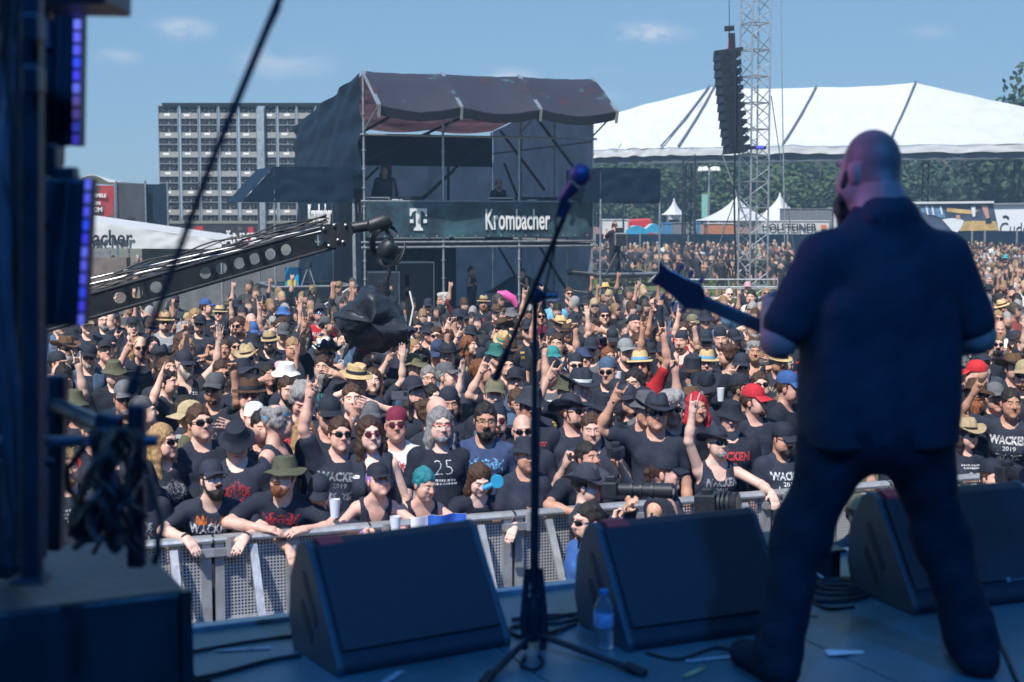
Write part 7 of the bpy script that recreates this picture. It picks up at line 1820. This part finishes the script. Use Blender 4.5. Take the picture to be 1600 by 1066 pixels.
gtr, GO, GRZ = guitarist()
def guitar():
    Rm = Matrix.Translation(GO) @ Matrix.Rotation(GRZ, 4, 'Z'); W3 = lambda x, y, z: Rm @ Vector((x, y, z))
    nut = at(1098, 472, 4.86); tip = at(1026, 426, 4.92); body_c = W3(-.10, -.33, .93); T = thing('electric_guitar', 'dark electric guitar whose neck and pointed headstock stick out left of the guitarist', 'guitar', body_c)
    d = (nut-body_c).normalized(); view = (body_c-Vector((0, 0, HC))).normalized(); up = (Vector((0, 0, 1))-d*d.z).normalized(); nr = d.cross(up)
    if nr.y > 0: nr = -nr
    up = nr.cross(d) if nr.cross(d).z > 0 else -nr.cross(d)
    m_g = mat('guitar_black', (.02, .02, .035), .25, nscale=4, namp=.2)
    q = lambda a, b, c: body_c+d*a+up*b+nr*c
    m = MB(); m.prism([q(x, y, -.02) for x, y in ((-.26, -.02), (-.24, .12), (-.14, .17), (-.02, .12), (.08, .15), (.18, .10), (.13, .03), (.16, -.05), (.08, -.13), (-.04, -.11), (-.16, -.17), (-.24, -.13))], nr*.045); m.build('body', m_g, T, bevel=.01)
    m = MB(); m.beam(body_c+d*.1+nr*-.03, nut, .048, .026, nr); m.build('neck', m_g, T, bevel=.008); Ln = (nut-body_c).length
    hd = (tip-nut).normalized(); hu = (up-hd*up.dot(hd)).normalized()
    h = lambda a, b: nut+hd*a+hu*b
    LH = (tip-nut).length; m = MB(); m.prism([h(-.02, -.022), h(.0, .024), h(.035, .050), h(LH*.5, .040), h(LH*.86, .034), h(LH*1.06, .040), h(LH*.97, .004), h(LH*1.0, -.040), h(LH*.80, -.034), h(LH*.5, -.040), h(.04, -.052)], nr*.016); HS = m.build('headstock', m_g, T, bevel=.004)
    mk = mat('chrome_peg', (.16, .14, .26), .3, .5)
    for k in range(3):
        for s in (-1, 1): a = h(.045+k*.042, s*.030); m = MB(); m.tube(a-nr*.008, a+hu*s*.030-nr*.008, .0045, 6); m.tube(a+hu*s*.024-nr*.008, a+hu*s*.044-nr*.008, .0085, 8, .008); m.build('tuning_peg', mk, HS, True)
        a = h(.045+k*.042, .0); m = MB(); m.tube(a-nr*.004-hu*.022, a-nr*.020+hu*.022, .0055, 8); m.build('peg_bushing', mk, HS, True)
    for k in range(6):
        m = MB(); m.tube(body_c+d*-.1+up*(.022-.009*k)+nr*.032, nut+up*(.018-.0072*k)+nr*.018, .0008, 4); m.build('string', M_steel2, T)
guitar()
# ---------------------------------------------------------------- people beyond the crowd: tower crew, camera operators, photographers in the pit
def extra_person(px, py, Y, z0, yaw, v, label, s=None, at_head=True, **kw):
    b = body(v); q = at(px, py, Y); top = b['H'].translation.z+.135
    if s is None: s = (q.z-z0)/top
    o = make_person((q.x, Y, z0), R_(yaw), s, v, **kw); h = b['H'].translation*s; a = R_(yaw); o.location.x -= math.cos(a)*h.x-math.sin(a)*h.y; o.location.y -= math.sin(a)*h.x+math.cos(a)*h.y
    tag(o, label, 'person'); return o
extra_person(779, 281, 40.3, 2.45, 25, 'C', 'sound engineer with red headphones behind the upper deck racks', hat='headphones.r', hair='sn', beard='Sn', top='tee.k', pr='0')
extra_person(601, 257, 39.6, 2.45, 0, 'D', 'person in black behind the left mixing desk under the upper deck awning', hair='lk', top='long.k', hat='0')
extra_person(603, 418, 40.6, .15, 10, 'D', 'dim person with dark hair in the lower left of the tower', hair='sk', top='tee.k', hat='0')
extra_person(737, 416, 41.0, .2, 60, 'fX', 'woman in black tank top bending on the lower tower level before the black curtain', hair='pn', top='tank.k', hat='0')
extra_person(816, 420, 41.3, .2, -40, 'C', 'person half hidden behind the blue sheet in the tower', hair='sn', top='tank.k', hat='0')
extra_person(706, 300, 41.5, 2.45, 120, 'H', 'crouching crew member beside the second post on the upper deck', s=.62, hair='sk', top='long.k', hat='0')
op = extra_person(960, 347, 39.0, 1.60, 200, 'K', 'camera operator in dark clothes standing on the right camera platform', hat='headphones.k', hair='sk', top='tee.k', shoes=True)
def broadcast_camera():
    c = at(968, 374, 38.7); T = thing('broadcast_camera', 'large broadcast camera on a tripod on the right camera platform', 'video camera', c); P = Vector(c)
    m = MB(); m.box(P+Vector((0, .25, 0)), (.26, .42, .30)); m.build('body', M_dark, T, bevel=.02); m = MB(); m.box(P+Vector((.02, -.12, .0)), (.34, .34, .36)); m.build('lens_hood', M_grey, T, bevel=.03)
    m = MB(); m.box(P+Vector((0.02, -.30, 0)), (.27, .02, .28)); m.build('lens_front', M_black, T)
    m = MB(); m.box(P+Vector((0, .3, .24)), (.2, .2, .14)); m.build('viewfinder', M_dark, T)
    for dx, dy in ((-.38, -.1), (.40, -.1), (.05, .6)):
        m = MB(); m.tube(P+Vector((0, .15, -.25)), Vector((P.x+dx, P.y+dy, 1.60)), .022, 8); m.build('tripod_leg', M_dark, T, True)
    m = MB(); m.tube(P+Vector((0, .2, -.12)), P+Vector((-.5, .55, -.35)), .015, 6); m.build('pan_handle', M_dark, T, True)
broadcast_camera()
def pit_camera(c, d, L, label, r0=.04, r1=.055, sz=(.15, .10, .11)):
    d = Vector(d).normalized(); q = d.to_track_quat('Y', 'Z').to_matrix(); c = Vector(c); T = thing('camera', label, 'camera', c)
    m = MB(); m.box(c, (sz[0], sz[1], sz[2]), q); m.box(c+q @ Vector((0, 0, sz[2]/2+.015)), (.06, .07, .04), q); m.build('body', M_black, T, bevel=.01)
    m = MB(); m.tube(c+d*.04, c+d*(.04+L*.55), r0, 16); m.tube(c+d*(.04+L*.5), c+d*(.04+L), r0*1.1, 16, r1); m.build('lens', M_black, T, True)
    for k in (.25, .42, .62): m = MB(); m.tube(c+d*(.04+L*k), c+d*(.055+L*k), max(r0, r1)*1.04, 16); m.build('focus_ring', M_dark, T, True)
    m = MB(); m.tube(c+d*(.04+L), c+d*(.043+L), r1*.85, 16); m.build('front_glass', mat('lens_glass', (.01, .015, .03), .05, spec=.9), T, True)
    return T
Yp = 9.0
extra_person(918, 732, 9.15, 0, 68, 'K', 'pit photographer in dark leather cowboy hat aiming a long lens', hat='cowboy.dk', hair='sn', top='long.d', hs=1.04, wrist='ke')
c = at(955, 764, 8.95); pit_camera(c, (1, -.28, .02), .36, 'camera with long telephoto lens held by the photographer in the leather hat', .040, .052)
extra_person(1040, 712, 9.25, 0, 60, 'fD', 'woman in the pit in black cap and sleeveless vest with tied hair', hat='cap.k', hair='pn', top='tank.k', over='k')
c = at(1106, 786, 9.0); pit_camera(c, (1, -.45, .08), .16, 'video camera with square hood held out by the woman in the pit', .045, .075, (.16, .14, .13))
extra_person(918, 797, 8.2, 0, -62, 'D', 'dark-haired man in sunglasses and blue shirt low in the pit', hair='sk', beard='Sk', gl='1', top='tee.b', hat='0', s=.865)
extra_person(1345, 792, 8.3, 0, 30, 'D', 'pit worker in camouflage cap and dark shirt beyond the guitarist\'s legs', hat='cap.c', hair='sn', top='tee.d', s=.87)
extra_person(1553, 722, 9.6, 0, 15, 'K', 'pit photographer in backwards black cap holding a camera at his eye, right edge', hat='capb.k', hair='sn', top='tee.B', pr='c', hs=1.05)
c = at(1575, 741, 9.3); pit_camera(c, (.35, -.9, .12), .12, 'black camera at the face of the photographer in the backwards cap', .045, .055)
c = at(962, 706, 10.35); pit_camera(c, (.1, -1, -.02), .09, 'compact black camera pointed at the stage from the second row', .032, .038, (.13, .07, .08))
def phone(px, py, Y, label, w=.15, h=.075, rot=0):
    c = at(px, py, Y); T = thing('phone', label, 'phone', c); m = MB(); m.box(c, (w, .012, h), Matrix.Rotation(rot, 3, 'Y')); m.build('case', M_black, T, bevel=.006)
    m = MB(); m.box(c+Vector((0, -.0075, 0)), (w*.92, .002, h*.88), Matrix.Rotation(rot, 3, 'Y')); m.build('back_glass', mat('phone_glass', (.10, .11, .14), .2), T); m = MB(); m.box(c+Vector((w*.3, -.010, h*.2)), (.03, .004, .03)); m.build('lens_island', M_dark, T)
phone(625, 618, 11.3, 'phone held up sideways in two hands behind the man in the grey cap')
phone(235, 812, 9.3, 'phone held above the barrier at the left equipment rack')
def cup(px, py, Y, label, col=(.75, .78, .80)):
    c = at(px, py, Y); T = thing('beer_cup', label, 'cup', c, group='plastic cups in the crowd'); m = MB(); m.lathe([(0, -.06), (.028, -.06), (.038, .065), (.036, .065), (.027, -.05)], c, 14); m.build('cup', M_cup, T, True); m = MB(); m.lathe([(0, -.055), (.027, -.055), (.033, .02), (0, .02)], c, 12); m.build('drink', mat('drink', (.55, .35, .12), .2), T, True)
M_cup = mat('clear_cup', (.70, .74, .80), .15, spec=.6)
cup(618, 822, 9.25, 'clear plastic cup in the hands of the woman with purple-blond hair'); cup(523, 795, 9.4, 'clear cup with red print beside the man bowed over the barrier'); cup(966, 590, 15.0, 'cup lifted to the mouth of the man in the denim-blue backwards cap'); cup(1126, 617, 13.2, 'cup held up before the curly-haired man in profile')
cup(1583, 575, 15.5, 'cup with beer held by the long-haired man in sunglasses, right edge')
def fan():
    c = at(770, 757, 9.35); T = thing('hand_fan', 'small bright blue hand fan by the face of the bowed long-haired fan', 'fan', c); m = MB(); m.tube(c+Vector((-.07, 0, -.03)), c, .017, 10, .02); m.build('handle', M_cyan, T, True); m = MB(); m.lathe([(0, -.018), (.042, -.018), (.047, 0), (.042, .018), (0, .018)], c+Vector((.03, 0, .02)), 16, M=Matrix.Rotation(math.pi/2, 3, 'X')); m.build('fan_ring', M_cyan, T, True)
fan()
def flag():
    o = Vector((-2.24, 9.0, 0)); x0 = at(641, 800, 9.45).x; x1 = at(728, 800, 9.6).x
    T = thing('flag', 'white and blue flag draped over the barrier below the teal-haired fan', 'flag', (x0, barrier_y(x0), 1.1))
    def f(u, v, a=0, b=1):
        x = x0+(x1-x0)*u; y = barrier_y(x)-.085-.02*math.sin(u*14+v*2); return (x, y, 1.185-.42*v*(1-.25*u)+.002*math.sin(u*20))
    for (ua, ub, va, vb, mt) in ((0, .56, 0, .62, 'w'), (.56, .78, 0, 1, 'b'), (.78, 1, 0, .62, 'w'), (.0, .56, .62, 1, 'w'), (.78, 1, .62, 1, 'w')):
        W = MB(); W.sheet(lambda u, v: f(ua+(ub-ua)*u, va+(vb-va)*v), 10, 8, .004); W.build('white_field' if mt == 'w' else 'blue_stripe', M_flagw if mt == 'w' else M_flagb, T, True)
    W = MB(); W.sheet(lambda u, v: Vector(f(.3+.7*u, .0+.36*v))+Vector((0, -.006, 0)), 12, 5, .003); W.build('blue_stripe', M_flagb, T, True)
M_flagw = mat('flag_white', (.74, .75, .78), .7); M_flagb = mat('flag_blue', (.02, .10, .46), .7)
flag()
def umbrella(px, py, Y, label):
    c = at(px, py, Y); T = thing('inflatable', label, 'inflatable', c); W = MB(); W.path([c+Vector((-.22, 0, .08)), c+Vector((-.05, 0, .06)), c+Vector((.12, 0, -.03)), c+Vector((.2, 0, -.2))], [.06, .10, .09, .05], 10); W.build('body', mat('pink_plastic', (.75, .10, .38), .45), T, True); W = MB(); W.path([c+Vector((-.1, 0, .06)), c+Vector((-.02, -.02, .15))], [.05, .02], 6); W.build('wing', mat('pink_plastic2', (.75, .16, .42), .45), T, True)
umbrella(793, 465, 30, 'bright pink inflatable held above the crowd before the mixing tower')
def portaloo(px, y0, y1, Y, w, label, mt):
    a = at(px, y0, Y); T = thing('supply_crate', label, 'crate', (a.x, Y, 0)); z0 = at(px, y1, Y).z; m = MB(); m.box((a.x, Y, (a.z+z0)/2), (w, .5, a.z-z0)); m.build('body', mt, T, bevel=.02); m = MB(); m.box((a.x, Y-.26, (a.z+z0)/2-.1), (w*.6, .02, .3)); m.build('yellow_sticker', mat('sticker_yellow', (.6, .5, .05), .6), T)
    m = MB(); m.box((a.x, Y, z0/2), (w*.9, .45, z0)); m.build('stand', M_dark, T)
portaloo(458, 418, 462, 38.5, .38, 'bright blue crate with yellow sticker on the left side platform', M_cyan)
def tripod(px, y0, y1, Y, label):
    a = at(px, y0, Y); z = at(px, y1, Y).z; T = thing('tripod', label, 'tripod', (a.x, Y, z))
    for dx, dy in ((-.3, 0), (.28, -.1), (.05, .4)): m = MB(); m.tube(a, (a.x+dx, Y+dy, z), .02, 6); m.build('leg', M_steel, T, True)
    m = MB(); m.lathe([(0, .1), (.08, .08), (.1, -.05), (0, -.08)], a, 10); m.build('head', M_dark, T, True)
tripod(482, 415, 465, 38.0, 'tripod with pale legs on the left side platform')

# ---------------------------------------------------------------- the far crowd, too many and too small to tell apart: one mass
def far_crowd():
    sets = {}
    for lod, st in ((0, .031), (1, .066)):
        vs = []
        for kw in (dict(arms=('down', 'down')), dict(arms=('cup', 'down'), hy=20), dict(arms=('cross', 'cross'), hy=-20), dict(arms=('down', 'cam')), dict(arms=('high', 'down'), hy=10), dict(arms=('pocket', 'down'), hy=30)):
            b = build_body(step=st, lowres=True, legs=lod == 1, **kw); V, Q = b['V'], b['Q']
            if lod == 0:
                Fd = grid_for([p for p, _ in b['lg']], .045)
                for p, k in b['lg']: Fd.apply(p, k)
                V2, Q2 = Fd.mesh(); Q = np.concatenate([Q, Q2+len(V)]); V = np.concatenate([V, V2])
            Hi = np.array([list(r) for r in b['H'].inverted()], np.float32); q = V@Hi[:3, :3].T+Hi[:3, 3]
            skin = (q[:, 2] > -.14)&(np.abs(q[:, 0]) < .13)&(np.abs(q[:, 1]) < .16)
            arm = np.zeros(len(V), bool)
            for w_, hd in b['hands']:
                w_ = np.array(w_); arm |= np.linalg.norm(V-w_, axis=1) < .19
            arm &= ~skin; V = V.copy(); body_ = ~(skin|arm); V[body_, 0] *= 1.06
            hair = skin&((q[:, 2] > .032)|((q[:, 1] > -.045)&(q[:, 2] > -.07))); V[hair&(q[:, 2] > .03)] += np.array((0, 0, .012), np.float32)
            vs.append((V, Q, skin, arm, hair, q))
        sets[lod] = vs
    r = np.random.RandomState(12); pts = list(extra)
    def region(n, px0, px1, y0, y1, dmin=.5):
        k = 0; t = 0
        while k < n and t < n*6:
            t += 1; px = r.uniform(px0, px1); Y = math.sqrt(r.uniform(y0*y0, y1*y1)); x = (px-800)/F*Y
            if all((x-a)**2+(Y-b)**2 > dmin**2 for a, b in pts[-220:]): pts.append((x, Y)); k += 1
    region(190, 930, 1240, 64, 79, .6); region(14, 1080, 1240, 50, 60, .8); region(290, 1475, 1640, 30, 77, .48); region(14, 380, 560, 27, 31, .7)
    region(10, 140, 225, 47.5, 54, .6)
    VV = []; QQ = []; CCo = []; off = 0
    for (x, y) in pts:
        lod = 0 if y < 33 else 1; V, Q, skin, arm, hair, q = sets[lod][r.randint(6 if lod == 0 else 4)]; s = r.uniform(.93, 1.05); a = r.normal(0, .5)+math.atan2(-x, y)
        if y > 60 and x > 3 and x < 20 and r.rand() < .5: a += r.uniform(-1.5, 1.5)
        c, sn = math.cos(a), math.sin(a); P = V*s; z0 = 0; 
        if y > 60 and x < 18 and r.rand() < .3: z0 = -.42
        W = np.stack([P[:, 0]*c-P[:, 1]*sn+x, P[:, 0]*sn+P[:, 1]*c+y, P[:, 2]+z0], 1)
        col = np.zeros((len(V), 4), np.float32); col[:, 3] = 1; k = r.rand()
        sh = (.02, .022, .03) if k < .8 else (.06, .06, .07) if k < .9 else (.5, .5, .5) if k < .93 else (.2, .04, .04) if k < .96 else (.04, .1, .2)
        col[:, :3] = np.array(sh)*r.uniform(.7, 1.4); sk = np.array(SKIN[r.randint(len(SKIN))])*.80; col[skin|arm, :3] = sk
        leg = V[:, 2] < .9; col[leg&~arm, :3] = (.03, .03, .04) if r.rand() < .8 else (.2, .18, .14); 
        if r.rand() < .4: col[(V[:, 2] < .45), :3] = sk
        hc = [(.02, .015, .012), (.07, .035, .02), (.25, .16, .08), (.02, .02, .025), (.02, .02, .025), (.02, .02, .025), (.3, .3, .3), (.06, .05, .04), (.42, .32, .18)][r.randint(9)]; col[hair, :3] = hc
        if r.rand() < .5: g_ = skin&(q[:, 1] < -.05)&(np.abs(q[:, 2]-.01) < .02); col[g_, :3] = .01
        VV.append(W); QQ.append(Q+off); CCo.append(col); off += len(V)
    me = mesh_np('far_crowd', np.concatenate(VV), np.concatenate(QQ)); ca = me.color_attributes.new('paint', 'FLOAT_COLOR', 'POINT'); ca.data.foreach_set('color', np.concatenate(CCo).ravel())
    me.materials.append(mat('far_crowd', (1, 1, 1), .7, paint=True)); tag(link('far_crowd', me), 'dense far crowd standing and sitting before the hoardings on the right', 'crowd', kind='stuff'); print('far', len(pts), off)
far_crowd()
# ---------------------------------------------------------------- air
def haze(d):
    m = MB(); m.box((0, 68, 8.2), (230, 150, 22.4)); hm = bpy.data.materials.new('haze'); hm.use_nodes = True; nt = hm.node_tree; nt.nodes.clear(); v = nt.nodes.new('ShaderNodeVolumePrincipled'); v.inputs['Density'].default_value = d; v.inputs['Color'].default_value = (.45, .72, 1, 1); o = nt.nodes.new('ShaderNodeOutputMaterial'); nt.links.new(v.outputs[0], o.inputs['Volume']); tag(m.build('haze', hm), kind='stuff')
haze(.0017)
